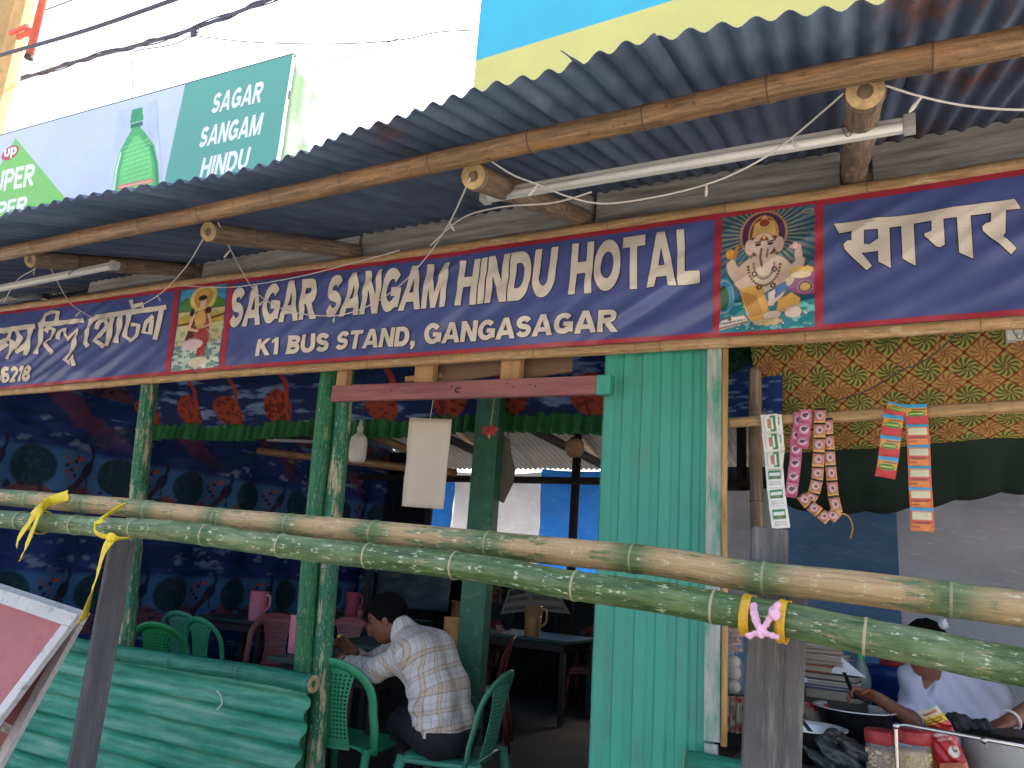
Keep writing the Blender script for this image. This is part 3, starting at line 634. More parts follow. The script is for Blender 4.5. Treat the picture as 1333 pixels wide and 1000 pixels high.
# split-bamboo battens that hold the banner's edges
bamboo('top_batten', [Vector((x, BY + .008, ztop(x) + .028)) for x in np.linspace(XL, XR, 60)], .026, .026, BAM['pale'], ban, spacing=.55, wob=.002, bulge=.06)
bamboo('bottom_batten', [Vector((x, BY + .008, zbot(x) - .027)) for x in np.linspace(XL, XR, 60)], .025, .025, BAM['pale'], ban, spacing=.55, wob=.002, bulge=.06)
def glyph_world(polys, grow=.0030):
    """letters on the banner, outlines given as (x, z) in the banner's own plane; they follow its creases"""
    for push0, mat, nm, gr in ((.0028, vk, 'letter_outline', grow), (.0062, vc, 'lettering', 0)):
        mb = MB()
        for i, pl in enumerate(polys):
            bm = bmesh.new(); vs_ = [bm.verts.new((x1, y1, 0)) for x1, y1 in (grow_poly(pl, gr) if gr else pl)]
            bm.faces.new(vs_); bmesh.ops.triangulate(bm, faces=bm.faces[:])
            lo_x = min(v.co.x for v in bm.verts); hi_x = max(v.co.x for v in bm.verts); k = int((hi_x - lo_x) / .016) + 1
            for j in range(1, k): bmesh.ops.bisect_plane(bm, geom=bm.verts[:] + bm.edges[:] + bm.faces[:], plane_co=(lo_x + (hi_x - lo_x) * j / k, 0, 0), plane_no=(1, 0, 0))
            lo_z = min(v.co.y for v in bm.verts); hi_z = max(v.co.y for v in bm.verts); k = int((hi_z - lo_z) / .016) + 1
            for j in range(1, k): bmesh.ops.bisect_plane(bm, geom=bm.verts[:] + bm.edges[:] + bm.faces[:], plane_co=(0, lo_z + (hi_z - lo_z) * j / k, 0), plane_no=(0, 1, 0))
            bm_to(mb, bm, lambda u, v, i=i: bpt(u, v, push0 + .00022 * (i % 4)))
        build(nm, mb, mat, ban)
def word(txt, bl, br, tl, tr, shear, bold, nx):
    fm = quad_map(*[P(*c_, BY) for c_ in (bl, br, tl, tr)]); glyph_world([[(lambda p: (p.x, p.z))(fm(u, v)) for u, v in q] for q in text_polys(txt, shear, .10, .026)])
def glyph_polys(polys, zx, zy, sc_):
    """hand-drawn letters given in survey coordinates"""
    glyph_world([[(lambda p: (p.x, p.z))(P(zx + x / sc_, zy + y / sc_, BY)) for x, y in q] for q in polys])
word('SAGAR', (299, 427), (411, 414), (306, 377), (417, 364), .0, .045, 14)
word('SANGAM', (423, 414), (580, 399), (432, 361), (587, 343), .0, .045, 20)
word('HINDU', (595, 398), (722, 387), (602, 343), (729, 325), .0, .05, 16)
word('HOTAL', (744, 385), (911, 368), (748, 321), (909, 300), 0, .05, 20)
word('K1', (334, 464), (362, 461), (338, 443), (365, 440), 0, .05, 4)
word('BUS', (373, 461), (428, 457.5), (377, 438), (430, 434), 0, .05, 6)
word('STAND,', (437, 456), (541, 450), (443, 433), (543, 425.5), 0, .05, 10)
word('GANGASAGAR', (553, 448.5), (804, 432), (556, 423), (806, 405), 0, .05, 24)
word('16218', (-7, 499), (40, 496), (-3, 479), (43, 476), 0, .05, 6)
glyph_polys([
    [(125, 303), (1270, 152), (1310, 213), (160, 362)],
    [(238, 348), (316, 338), (316, 480), (300, 485), (368, 572), (335, 603), (192, 462), (188, 435), (212, 412), (238, 408)],
    [(314, 425), (350, 430), (392, 400), (412, 392), (412, 474), (314, 484)], [(405, 327), (478, 318), (488, 586), (408, 546)],
    [(552, 308), (632, 298), (645, 570), (562, 525)],
    [(745, 284), (820, 274), (830, 435), (800, 453), (775, 445), (700, 385), (700, 368), (745, 352)], [(905, 262), (992, 252), (1010, 530), (920, 487)],
    [(1122, 235), (1215, 222), (1215, 365), (1198, 388), (1285, 462), (1250, 500), (1070, 352), (1066, 325), (1090, 306), (1120, 300)]], 1060, 230, 4.879)
def stroke(pts, wd):
    pts = [Vector((a, b)) for a, b in pts]; L = []; Rr = []
    for i, p in enumerate(pts):
        t = (pts[min(i + 1, len(pts) - 1)] - pts[max(i - 1, 0)]).normalized(); nn = Vector((-t.y, t.x)) * wd / 2
        if i == 0: p = p - t * wd * .15
        if i == len(pts) - 1: p = p + t * wd * .15
        L.append(p + nn); Rr.append(p - nn)
    return [[tuple(L[i]), tuple(L[i + 1]), tuple(Rr[i + 1]), tuple(Rr[i])] for i in range(len(pts) - 1)]
W_ = 33; beng = []
for s_ in ([(-20, 340), (252, 305)], [(118, 322), (150, 385), (112, 455), (132, 492), (188, 448)], [(226, 312), (188, 512)], [(24, 345), (80, 345), (66, 398), (10, 425)], [(64, 398), (98, 418), (62, 540)], [(-10, 482), (58, 432)],
           [(286, 296), (614, 264)], [(270, 504), (308, 296), (330, 222), (378, 203), (424, 206), (414, 268)], [(332, 342), (352, 312), (388, 328), (372, 398), (328, 424), (386, 506)],
           [(432, 398), (438, 345), (478, 330), (494, 402), (566, 330), (540, 432), (528, 478)], [(536, 440), (514, 505), (484, 548), (516, 574), (536, 524), (548, 590)],
           [(650, 455), (632, 428), (640, 335), (664, 264), (702, 244)], [(700, 240), (1206, 170)], [(708, 326), (730, 274), (772, 262), (788, 312), (732, 380), (698, 408), (764, 458)], [(826, 226), (786, 446)], [(884, 214), (852, 424)],
           [(942, 206), (912, 382), (958, 412), (998, 376), (1008, 300), (962, 296)], [(952, 120), (966, 164), (1036, 148), (1032, 190)], [(1112, 236), (1062, 280), (1046, 352), (1096, 360), (1106, 262)], [(1178, 178), (1130, 400)]):
    beng += stroke(s_, W_ if len(s_) > 2 else W_ + 3)
glyph_polys(beng, 0, 370, 5.554)

# --- the two printed pictures
def engrave(pt, amt=.5):
    """darken the borders between printed colours, like the key line of a calendar print, and add print grain"""
    lum = pt.c.mean(2); gy_, gx_ = np.gradient(lum); ed = np.clip(np.hypot(gx_, gy_) * 7 - .15, 0, 1); pt.c *= (1 - amt * ed)[..., None]; pt.c *= (.88 + .24 * fbm(pt.x * 60, pt.y * 60, 3))[..., None]; pt.c = np.clip(pt.c, 0, 1)
def panel(name, pt, tl, tr, bl, br, push=.0034):
    engrave(pt)
    q = [P(*c, BY) for c in (bl, br, tl, tr)]; fm = quad_map(*q)
    return painted(name, pt, lambda u, v: (lambda p: bpt(p.x, p.z, push))(fm(u, v)), MV('vinyl_print', .42, .05, 200, spec=.5), ban)
A = .71; g = Paint(150, 200, A, S(36, 84, 110))
gx, gy = g.x, g.y; hx, hy = .46 * A, .80
ang = np.arctan2(gy - hy, gx - hx); rr_ = np.hypot(gx - hx, gy - hy)
g.put((np.sin(ang * 44) > -.1) * np.clip(1.1 - rr_ * 2.2, 0, 1), S(190, 190, 140), .75)
g.put(fbm(gx * 8, gy * 8, 3) > .62, S(30, 110, 140), .6)
g.put((gy < .22) * 1.0, S(40, 150, 160), .8); g.put((gy < .25) & (fbm(gx * 14, gy * 30, 5) > .56), S(120, 205, 200), .8)
g.ell(.04 * A, .30, .12 * A, .16, S(60, 150, 190)); g.ell(.03 * A, .29, .06 * A, .10, S(50, 100, 60)); g.ring(.04 * A, .30, .10 * A, .135, .06, S(170, 210, 220))
g.ell(.94 * A, .37, .22 * A, .11, S(150, 90, 140)); g.ell(.90 * A, .33, .055 * A, .035, S(225, 190, 110)); g.ring(.90 * A, .33, .08 * A, .052, .1, S(220, 170, 190))
g.ell(hx, hy, .255 * A, .205, S(214, 160, 92)); g.ell(hx, hy, .235 * A, .19, S(86, 44, 96)); g.ell(hx, hy, .165 * A, .165, S(222, 168, 90)); g.ell(hx, hy + .0, .145 * A, .15, S(150, 56, 48))
g.poly([(.33 * A, .78), (.36 * A, .90), (.43 * A, .93), (.47 * A, .975), (.51 * A, .93), (.58 * A, .90), (.61 * A, .78)], S(220, 176, 112)); g.ell(.47 * A, .90, .05 * A, .03, S(160, 70, 56))
for cx, cy, rx, ry, rt in ((.16 * A, .49, .07 * A, .12, .5), (.80 * A, .48, .07 * A, .11, -.6), (.13 * A, .57, .04 * A, .05, 0), (.83 * A, .60, .045 * A, .07, 0)): g.ell(cx, cy, rx, ry, S(214, 190, 172), rot=rt)
g.ell(.47 * A, .48, .30 * A, .15, S(216, 194, 172)); g.ell(.47 * A, .36, .24 * A, .16, S(224, 206, 186)); g.ell(.25 * A, .44, .11 * A, .09, S(212, 186, 166)); g.ell(.71 * A, .44, .10 * A, .10, S(212, 186, 166))
g.ell(.315 * A, .70, .055 * A, .07, S(222, 190, 176)); g.ell(.63 * A, .70, .055 * A, .07, S(222, 190, 176)); g.ell(hx, .71, .125 * A, .10, S(228, 200, 188))
g.line([(.47 * A, .69), (.46 * A, .60), (.48 * A, .54), (.56 * A, .515), (.61 * A, .55)], .032 * A, S(222, 194, 180)); g.line([(.44 * A, .68), (.43 * A, .6), (.45 * A, .53)], .008 * A, S(150, 110, 100)); g.line([(.51 * A, .67), (.50 * A, .6)], .006 * A, S(160, 120, 110))
for dx in (-.065, .065): g.ell((.47 + dx) * A, .715, .030 * A, .010, S(50, 34, 34)); g.line([((.47 + dx - .03) * A, .735), ((.47 + dx + .03) * A, .738)], .005 * A, S(90, 40, 36))
g.poly([(.42 * A, .75), (.52 * A, .75), (.47 * A, .80)], S(176, 52, 46)); g.ell(.47 * A, .775, .02 * A, .022, S(232, 190, 90))
g.poly([(.20 * A, .36), (.44 * A, .38), (.52 * A, .20), (.50 * A, .10), (.36 * A, .07), (.30 * A, .12)], S(226, 176, 90)); g.poly([(.62 * A, .24), (.76 * A, .30), (.86 * A, .24), (.84 * A, .17), (.70 * A, .13), (.60 * A, .15)], S(226, 178, 96))
for k in range(6): g.line([((.23 + .03 * k) * A, .34 - .01 * k), ((.34 + .022 * k) * A, .12 + .005 * k)], .005 * A, S(196, 110, 60), .8)
g.poly([(.48 * A, .30), (.70 * A, .38), (.72 * A, .33), (.52 * A, .22)], S(52, 110, 170)); g.poly([(.52 * A, .30), (.60 * A, .33), (.58 * A, .20), (.52 * A, .2)], S(220, 204, 192))
g.ell(.56 * A, .12, .10 * A, .04, S(226, 206, 190)); g.ell(.78 * A, .13, .09 * A, .05, S(224, 204, 188)); g.ell(.52 * A, .065, .16 * A, .03, S(214, 190, 140))
for k in range(40):
    t = k / 40 * math.pi; g.ell((.47 + .17 * math.cos(t + math.pi)) * A, .55 + .2 * math.sin(t + math.pi) * .9, .012 * A, .008, S(120, 84, 60) if k % 2 else S(230, 190, 120)); 
    t2 = t; g.ell((.47 + .11 * math.cos(t + math.pi)) * A, .56 + .13 * math.sin(t + math.pi), .010 * A, .007, S(180, 150, 140))
for cx, cy in ((.37, .47), (.58, .50), (.42, .36), (.57, .36)): g.ring(cx * A, cy, .022 * A, .016, .3, S(110, 60, 70))
g.ell(.86 * A, .455, .13 * A, .035, S(232, 190, 96)); g.ell(.86 * A, .43, .11 * A, .035, S(236, 216, 180))
for k in range(7): g.ell((.76 + .034 * k) * A, .465 + .012 * (k % 2), .026 * A, .018, S(238, 200, 110))
g.ell(.80 * A, .665, .07 * A, .022, S(222, 170, 180)); g.ell(.80 * A, .675, .03 * A, .03, S(232, 196, 200)); g.ell(.10 * A, .66, .05 * A, .045, S(226, 168, 80)); g.line([(.18 * A, .72), (.15 * A, .62)], .02 * A, S(210, 130, 60))
g.poly([(.0, .06), (.30 * A, .11), (.32 * A, .075), (.0, .015)], S(206, 196, 186)); g.line([(.0, .035), (.31 * A, .085)], .004 * A, S(120, 90, 80)); g.poly([(.02 * A, .10), (.26 * A, .14), (.30 * A, .11), (.0, .07)], S(224, 214, 204)); g.ell(.11 * A, .105, .018 * A, .012, S(170, 60, 50))
for _ in range(26): g.ell(random.uniform(.1, .95) * A, random.uniform(.02, .16), .016 * A, .010, S(226, 220, 214), .8)
for _ in range(16): g.ell(random.uniform(.03, .97) * A, random.uniform(.6, .98), .006 * A, .004, S(200, 210, 200), .8)
g.ell(.93 * A, .955, .06 * A, .022, S(196, 200, 196)); g.ell(.93 * A, .955, .045 * A, .014, S(40, 60, 70)); g.line([(.90 * A, .957), (.96 * A, .957)], .005 * A, S(210, 210, 206))
panel('elephant_deity_picture', g, (941, 284), (1061, 266), (937, 434), (1061, 426))
A2 = .58; h = Paint(84, 120, A2, S(70, 150, 190)); hx_, hy_ = h.x, h.y
h.put((hy_ < .80 + .05 * np.sin(hx_ * 18) + .05 * fbm(hx_ * 9, hy_ * 9, 1)) * 1.0, S(74, 128, 62)); h.put((hy_ < .72) * 1.0, S(196, 186, 130)); h.put((hy_ < .66) * 1.0, S(206, 166, 70)); h.put((hy_ < .55) * 1.0, S(198, 196, 150)); h.put((hy_ < .30) * 1.0, S(196, 214, 200))
h.put((hy_ < .36) & (fbm(hx_ * 20, hy_ * 44, 2) > .54), S(70, 150, 160), .85); h.put((hy_ > .3) & (hy_ < .72) & (fbm(hx_ * 12, hy_ * 18, 8) > .6), S(150, 160, 80), .7)
h.line([(0, .56), (.4 * A2, .57), (A2, .63)], .01, S(120, 76, 46))
h.ell(.52 * A2, .86, .30 * A2, .17, S(214, 196, 110)); h.ell(.52 * A2, .86, .2 * A2, .12, S(190, 140, 74)); h.ell(.52 * A2, .92, .11 * A2, .06, S(206, 160, 90))
h.poly([(.36 * A2, .50), (.40 * A2, .70), (.62 * A2, .72), (.70 * A2, .52), (.72 * A2, .36), (.68 * A2, .12), (.50 * A2, .10), (.52 * A2, .34), (.34 * A2, .36)], S(176, 54, 70))
h.poly([(.20 * A2, .36), (.36 * A2, .68), (.44 * A2, .70), (.40 * A2, .40)], S(92, 40, 44)); h.ell(.50 * A2, .60, .12 * A2, .12, S(206, 164, 84)); h.ell(.52 * A2, .80, .085 * A2, .072, S(226, 186, 160)); h.ell(.50 * A2, .865, .09 * A2, .03, S(40, 26, 30))
h.line([(.36 * A2, .66), (.26 * A2, .50), (.46 * A2, .46)], .035 * A2, S(220, 180, 150)); h.line([(.66 * A2, .66), (.74 * A2, .52), (.56 * A2, .50)], .03 * A2, S(220, 180, 150)); h.ell(.66 * A2, .70, .06 * A2, .04, S(60, 26, 36)); h.ell(.30 * A2, .70, .05 * A2, .045, S(50, 40, 36)); h.ell(.38 * A2, .30, .24 * A2, .07, S(224, 196, 204)); h.ell(.56 * A2, .08, .22 * A2, .07, S(222, 214, 190))
for _ in range(70): h.ell(random.uniform(.38, .70) * A2, random.uniform(.14, .66), .012 * A2, .008, S(236, 206, 150), .8)
panel('goddess_picture', h, (238, 379), (297, 369), (223, 484), (286, 478))
# ================================================================== BILLBOARDS ABOVE THE ROOF
def flat(pxs, Y, thick=.0008, mb=None):
    pts = [P(a, b, Y) for a, b in pxs]; mb = mb or MB(); mb.prism([(p.x, p.z) for p in pts], (0, Y, 0), (1, 0, 0), (0, 0, 1), -thick); return mb
BBY = 3.2
bb = thing('sponsored_billboard', 'teal and pale blue box billboard with green bottle and SAGAR SANGAM HINDU lettering', 'billboard', (-5.5, BBY, 3.4))
pr_ = lambda nm, c, r=.55: M(nm, c, r, .06, 2, .03, 60)
tr = P(383, 72, BBY); tl = P(0, 178, BBY); lx = -8.9; sl = (tr.z - tl.z) / (tr.x - tl.x)
zt = lambda x: tr.z + sl * (x - tr.x); ZB = 3.42
mb = MB(); mb.prism([(lx, ZB), (tr.x, ZB), (tr.x, tr.z), (lx, zt(lx))], (0, BBY, 0), (1, 0, 0), (0, 0, 1), -.012); build('face_sheet', mb, pr_('print_pale_blue', S(194, 206, 224)), bb)
pl_m = M('green_tarpaulin_wrap', S(146, 182, 130), .6, .15, 5, .3, 12, dirt=(S(182, 184, 172), .45, 4))
mb = MB(); mb.smooth = True
mb.grid(6, 14, lambda u, v: (tr.x + .002 + .018 * mnoise.noise(Vector((u * 3, v * 5, 1))), BBY + .014 + .26 * u + (.02 * math.sin(v * 5) * u), ZB + (tr.z - ZB) * v * (1 - .03 * u)))
build('end_wrap', mb, pl_m, bb, solid=.002)
mb = MB(); mb.box(((lx + tr.x) / 2, BBY + .15, ZB + .03), (tr.x - lx, .27, .03)); mb.plank((lx, BBY + .28, zt(lx) - .06), (tr.x - .03, BBY + .28, tr.z - .06), .05, .03); build('box_frame', mb, M('steel_frame', S(96, 98, 100), .5, .2, metal=.6), bb)
mb = MB(); mb.plank((lx, BBY + .006, zt(lx) + .008), (tr.x, BBY + .006, tr.z + .008), .014, .03); build('top_trim', mb, M('dark_trim', S(60, 66, 66), .6, .2), bb)
for X in (-7.9, -6.2, -4.4): mb = MB(); mb.tube([(X, 3.42, roof_z(3.42) - .05), (X, 3.42, 4.5)], .03, 8); build('support_pole', mb, MATS['steel_frame'], bb)
e1 = P(243, 111, BBY); e2 = P(215, 242, BBY); e3x = e2.x + (e2.x - e1.x) * (e2.z - ZB) / (e1.z - e2.z)
mb = MB(); mb.prism([(e3x, ZB), (tr.x, ZB), (tr.x, tr.z), (e1.x, zt(e1.x))], (0, BBY - .0125, 0), (1, 0, 0), (0, 0, 1), -.0008); build('teal_field', mb, pr_('print_teal', S(94, 164, 148)), bb)
a = P(22, 181, BBY); b2 = P(96, 270, BBY); a0 = P(0, 203, BBY)
mb = MB(); mb.prism([(a.x, a.z), (a.x - .82, ZB), (a.x + (a.z - ZB) * (b2.x - a.x) / (a.z - b2.z), ZB)], (0, BBY - .0125, 0), (1, 0, 0), (0, 0, 1), -.0008); build('green_triangle', mb, pr_('print_lime', S(126, 196, 98)), bb)
def btext(txt, bl, br, tl_, shear, bold, Y, mat, parent, name='lettering'):
    fm = quad_map(*[P(*c_, Y) for c_ in (bl, br, tl_)]); mb = MB()
    for i, q in enumerate(text_polys(txt, 0, .10, .012)):
        bm = bmesh.new(); bm.faces.new([bm.verts.new((u, v, 0)) for u, v in q]); bmesh.ops.triangulate(bm, faces=bm.faces[:]); bm_to(mb, bm, lambda u, v, i=i: fm(u, v) + Vector((0, -.0002 * (i % 4), 0)))
    return build(name, mb, mat, parent)
wh = pr_('print_white', S(232, 236, 236))
YT = BBY - .0140
btext('SAGAR', (274, 148), (339, 132.5), (280, 122), .28, .03, YT, wh, bb); btext('SANGAM', (258, 192.5), (338, 174.5), (264, 166), .28, .03, YT, wh, bb); btext('HINDU', (259, 233), (321, 219.5), (265, 206), .28, .03, YT, wh, bb); btext('HOTEL', (256, 274), (320, 262), (260, 249), .28, .03, YT, wh, bb)
btext('SUPER', (-22, 254), (43, 241), (-18, 227), .28, .03, YT, wh, bb); btext('DUPER', (-34, 292), (33, 278), (-30, 270), .28, .03, YT, wh, bb)
def disc(c, rx, rz, Y, mat, parent, name, n=28):
    mb = MB(); mb.prism([(c.x + rx * math.cos(2 * math.pi * k / n), c.z + rz * math.sin(2 * math.pi * k / n)) for k in range(n)], (0, Y, 0), (1, 0, 0), (0, 0, 1), -.0006); return build(name, mb, mat, parent)
disc(P(13, 199, YT), .125, .068, YT, pr_('print_red', S(178, 80, 84)), bb, 'red_dot'); btext('up', (5, 205), (21, 200), (6, 192), .2, .03, YT - .0012, wh, bb)
# the printed bottle: painted on a fine sheet in the board's plane
bl = P(143, 262, YT); trb = P(207, 128, YT); wB = .62; hB = .95; cxB = P(177, 190, YT).x
pt = Paint(70, 110, .62, S(194, 206, 224)); U = lambda x: x * .62
pt.poly([(U(.08), 0), (U(.08), .30), (U(.14), .50), (U(.30), .66), (U(.40), .73), (U(.40), .76), (U(.62), .76), (U(.62), .73), (U(.72), .66), (U(.90), .50), (U(.95), .30), (U(.95), 0)], S(86, 176, 110))
pt.poly([(U(.18), 0), (U(.20), .32), (U(.30), .52), (U(.46), .66), (U(.58), .66), (U(.78), .48), (U(.84), .3), (U(.84), 0)], S(112, 206, 122))
for k in range(9): pt.line([(U(.25), .16 + .05 * k), (U(.80), .19 + .05 * k)], .006, S(150, 226, 160), .7)
pt.line([(U(.10), .02), (U(.11), .30), (U(.18), .50)], .012, S(214, 240, 216)); pt.line([(U(.90), .02), (U(.91), .30), (U(.84), .5)], .01, S(60, 130, 84))
pt.rect(U(.38), .76, U(.66), .80, S(48, 120, 84)); pt.poly([(U(.36), .81), (U(.68), .81), (U(.66), .97), (U(.40), .97)], S(66, 158, 108))
pt.rect(U(.16), .10, U(.84), .15, S(214, 128, 104)); pt.line([(U(.2), .125), (U(.8), .125)], .006, S(240, 220, 210), .8); pt.poly([(U(.6), 0), (U(.75), .07), (U(.85), .02), (U(.85), 0)], S(190, 224, 70))
q = [P(*c, YT) for c in ((140, 262), (212, 248), (152, 145), (203, 131))]; painted('bottle_print', pt, quad_map(*q), MV('board_print', .55, .02, 60), bb)

Y2 = 3.32
yb = thing('billboard', 'cyan and yellow billboard standing behind the roof edge', 'billboard', (-1, Y2, 3.5))
l0 = P(621, 118, Y2); d0 = P(621, 82, Y2); d1 = P(890, 0, Y2); sl2 = (d1.z - d0.z) / (d1.x - d0.x); zc = lambda x: d0.z + sl2 * (x - d0.x)
mb = MB(); mb.prism([(d0.x, zc(d0.x)), (1.4, zc(1.4)), (1.4, 6.3), (d0.x, 6.3)], (0, Y2, 0), (1, 0, 0), (0, 0, 1), -.02); build('cyan_field', mb, pr_('print_cyan', S(66, 182, 210)), yb)
mb = MB(); mb.prism([(d0.x, 3.62), (1.4, 3.62), (1.4, zc(1.4)), (d0.x, zc(d0.x))], (0, Y2, 0), (1, 0, 0), (0, 0, 1), -.02); build('yellow_band', mb, pr_('print_yellow', S(214, 208, 122)), yb)
disc(P(1085, -2, Y2 - .003), .10, .045, Y2 - .003, pr_('print_grey_letter', S(110, 116, 128)), yb, 'grey_letter'); disc(P(1084, -4, Y2 - .005), .06, .022, Y2 - .005, MATS['print_yellow'], yb, 'letter_counter')
for X in (-1.8, -.6, .8): mb = MB(); mb.tube([(X, Y2 + .08, roof_z(Y2) - .05), (X, Y2 + .08, 6.0)], .03, 8); build('support_pole', mb, MATS['steel_frame'], yb)

# ================================================================== UTILITY POLE AND WIRES
pole = thing('utility_pole', 'tan weathered utility pole with an orange conduit at the far left', 'utility pole', (-8.4, 3.7, 0))
r0 = P(33, 0, 3.7); r1 = P(13, 175, 3.7); conc = M('weathered_pole', S(182, 150, 100), .85, .25, 5, .4, 30, stretch=(1, 1, .4), dirt=(S(120, 96, 70), .36, 5))
mb = MB(); cx_ = r0.x - .17; mb.tube([(cx_ - .02, 3.7, 0), (cx_ - .01, 3.7, 4), (cx_, 3.7, 8.2)], [.24, .215, .185], 12); build('shaft', mb, conc, pole)
org = M('orange_paint_pipe', S(206, 92, 66), .5, .15, 5, .1)
a = P(38, -20, 3.5); b = P(37, 76, 3.5); mb = MB(); mb.tube([(b.x, 3.5, b.z), (b.x, 3.5, 8.0)], .036, 12); build('conduit', mb, org, pole, smooth=True)
mb = MB(); mb.tube([(b.x, 3.5, b.z - .002), (b.x, 3.5, b.z + .03)], .041, 12); build('conduit_mouth', mb, M('rubber_dark', S(60, 46, 42), .7, .2), pole)
c = P(37, 42, 3.5); mb = MB(); mb.tube([(c.x, 3.5, c.z - .03), (c.x, 3.5, c.z + .03)], .044, 12); mb.box((c.x - .13, 3.53, c.z + .04), (.26, .03, .05)); mb.box((c.x - .20, 3.50, c.z + .09), (.3, .03, .04)); build('clamp', mb, org, pole)
wire_m = M('cable_black', S(72, 72, 84), .6, .2); thin_m = M('thin_wire', S(60, 58, 62), .6, .1)
def cable(label, pxs, Y, r, m_=None, braid=False):
    t = thing('overhead_cable', label, 'cable', P(*pxs[0], Y)); pts = catmull([P(a, b, Y) for a, b in pxs], 10); mb = MB(); mb.tube(pts, r, 8); build('strand', mb, m_ or wire_m, t, smooth=True)
    if braid:
        mb = MB(); rs, L = resample(pts, .03); mb.tube([p + Vector((0, .02 * math.cos(s * 9), .022 * math.sin(s * 9) + .012 * mnoise.noise(Vector((s * 3, 0, 0))))) for p, s in rs], r * .45, 6); build('wrap_strand', mb, wire_m, t, smooth=True)
        mb = MB(); mb.tube([p + Vector((0, -.02 * math.cos(s * 4), .02 * math.sin(s * 4 + 1))) for p, s in rs], r * .4, 6); build('wrap_strand', mb, wire_m, t, smooth=True)
    return t
cable('thin black wire at the top left corner above the thick cables', [(-40, 44), (0, 31), (50, 16), (96, -1), (140, -18)], 4.2, .007, thin_m)
cable('single thick grey cable crossing the orange conduit', [(-40, 85), (0, 72), (110, 40), (228, -1), (300, -28)], 3.3, .017)
cable('bundled wires twisted together above the box billboard', [(18, 106), (100, 80), (175, 60), (250, 38), (352, -1), (420, -28)], 4.0, .017, None, True)
t = cable('thin wire drooping from the bundled cable to the cyan billboard', [(250, 46), (330, 55), (440, 57), (520, 52), (570, 42), (622, 39)], 4.0, .005, thin_m)
mb = MB(); p = P(253, 42, 4.0); mb.blob(p, (.035, .03, .05), 8, 6, amp=.5, sc_=40); mb.tube([p, p + Vector((.05, 0, -.02)), p + Vector((.08, -.02, .03))], .006, 6); mb.tube([p, p + Vector((-.04, 0, -.07))], .005, 6); build('wire_joint', mb, wire_m, t)
cable('thin straight wire rising to the cyan billboard', [(405, 88), (440, 78), (500, 57), (622, 11)], 4.1, .004, thin_m)
cable('thin drop wire hanging down to the top of the box billboard', [(250, 46), (225, 58), (178, 66), (173, 74), (173, 100), (171, 130)], 4.0, .005, thin_m)

# ================================================================== BAMBOO BARRIER IN FRONT
UP = [(-120, 636), (0, 647), (160, 661), (218, 668), (360, 682), (488, 694), (612, 706), (730, 718), (850, 731), (940, 746), (1000, 754), (1110, 765), (1190, 775), (1333, 793), (1480, 812)]
LO = [(-120, 662), (0, 676), (150, 687), (218, 691), (360, 709), (432, 718), (575, 733), (660, 745), (740, 761), (850, 777), (940, 793), (1040, 811), (1110, 826), (1210, 845), (1290, 862), (1333, 869), (1480, 900)]
def ext(p): return p + [p[-1] + (p[-1] - p[-3]).normalized() * 1.3]
o = bamboo('bamboo_rail', catmull(ext([P(a, b, 1.74) for a, b in UP]), 8), .031, .0345, BAM['scraped'], None, spacing=.34, seg=24, wob=.002, bulge=.07)
tag(o, 'upper barrier pole, mostly scraped tan bamboo, lying just above the greener one', 'bamboo pole', 'barrier poles')
o = bamboo('bamboo_rail', catmull(ext([P(a, b, 1.655) for a, b in LO]), 8), .031, .0345, BAM['green'], None, spacing=.31, seg=24, wob=.002, bulge=.075)
tag(o, 'lower barrier pole of fresh green bamboo with pale scratched joints', 'bamboo pole', 'barrier poles')
old_m = M('charred_grey_timber', S(88, 86, 84), .9, .35, 7, .6, 60, stretch=(5, 5, .5), dirt=(S(134, 128, 116), .36, 9))
dark_m = M('dark_grey_timber', S(74, 74, 76), .9, .3, 7, .5, 60, stretch=(5, 5, .5), dirt=(S(100, 98, 94), .38, 6))
a = P(1002, 688, 1.83); b = P(990, 1000, 1.83); d = (b - a) / (b.z - a.z); mb = MB(); mb.plank(a, b + d * (0 - b.z), .078, .06, up=Vector((1, .25, 0)), bv=.008); mb.plank(a + Vector((.05, .012, -.13)), b + d * -b.z + Vector((.046, .012, 0)), .05, .045, up=Vector((1, .25, 0)), bv=.008)
tag(build('barrier_post', mb, old_m), 'rough mottled grey timber post tied below the right bamboo joint', 'post')
a = P(160, 703, 1.76); b = P(105, 1000, 1.76); d = (b - a) / (b.z - a.z); mb = MB(); mb.plank(a, b + d * (0 - b.z), .085, .075, up=Vector((1, -.55, 0)), bv=.005)
tag(build('barrier_post', mb, dark_m), 'dark square timber post tied at the left end of the barrier', 'post')

# --- ties
def ribbon_mat(nm, c): return M(nm, c, .45, .25, 30, .3, 150, stretch=(1, 1, .3), spec=.5)
yel = ribbon_mat('yellow_plastic_tie', S(222, 196, 44)); yel2 = ribbon_mat('amber_plastic_tie', S(212, 164, 30)); pnk = ribbon_mat('pink_cloth_tie', S(224, 172, 192))
def ribbon(mb, pts, w0, w1, side=Vector((1, 0, 0)), twist=0, n=6):
    pts = catmull(pts, n); N = len(pts); L = []
    for i, p in enumerate(pts):
        t = (pts[min(i + 1, N - 1)] - pts[max(i - 1, 0)]).normalized(); s = (side - t * side.dot(t)).normalized(); u = t.cross(s); ang = twist * i / N; s2 = s * math.cos(ang) + u * math.sin(ang)
        w = w0 + (w1 - w0) * i / N; fold = u * (min(.004, w * .06) * math.sin(i * 1.3))
        L.append([p - s2 * w / 2, p - s2 * w / 6 + fold + u * .003, p + s2 * w / 6 - fold, p + s2 * w / 2 + u * .003])
    vs = [q for r in L for q in r]; fs = [(4 * i + k, 4 * i + k + 1, 4 * i + k + 5, 4 * i + k + 4) for i in range(N - 1) for k in range(3)]
    mb.add(vs, fs); mb.smooth = True; return mb
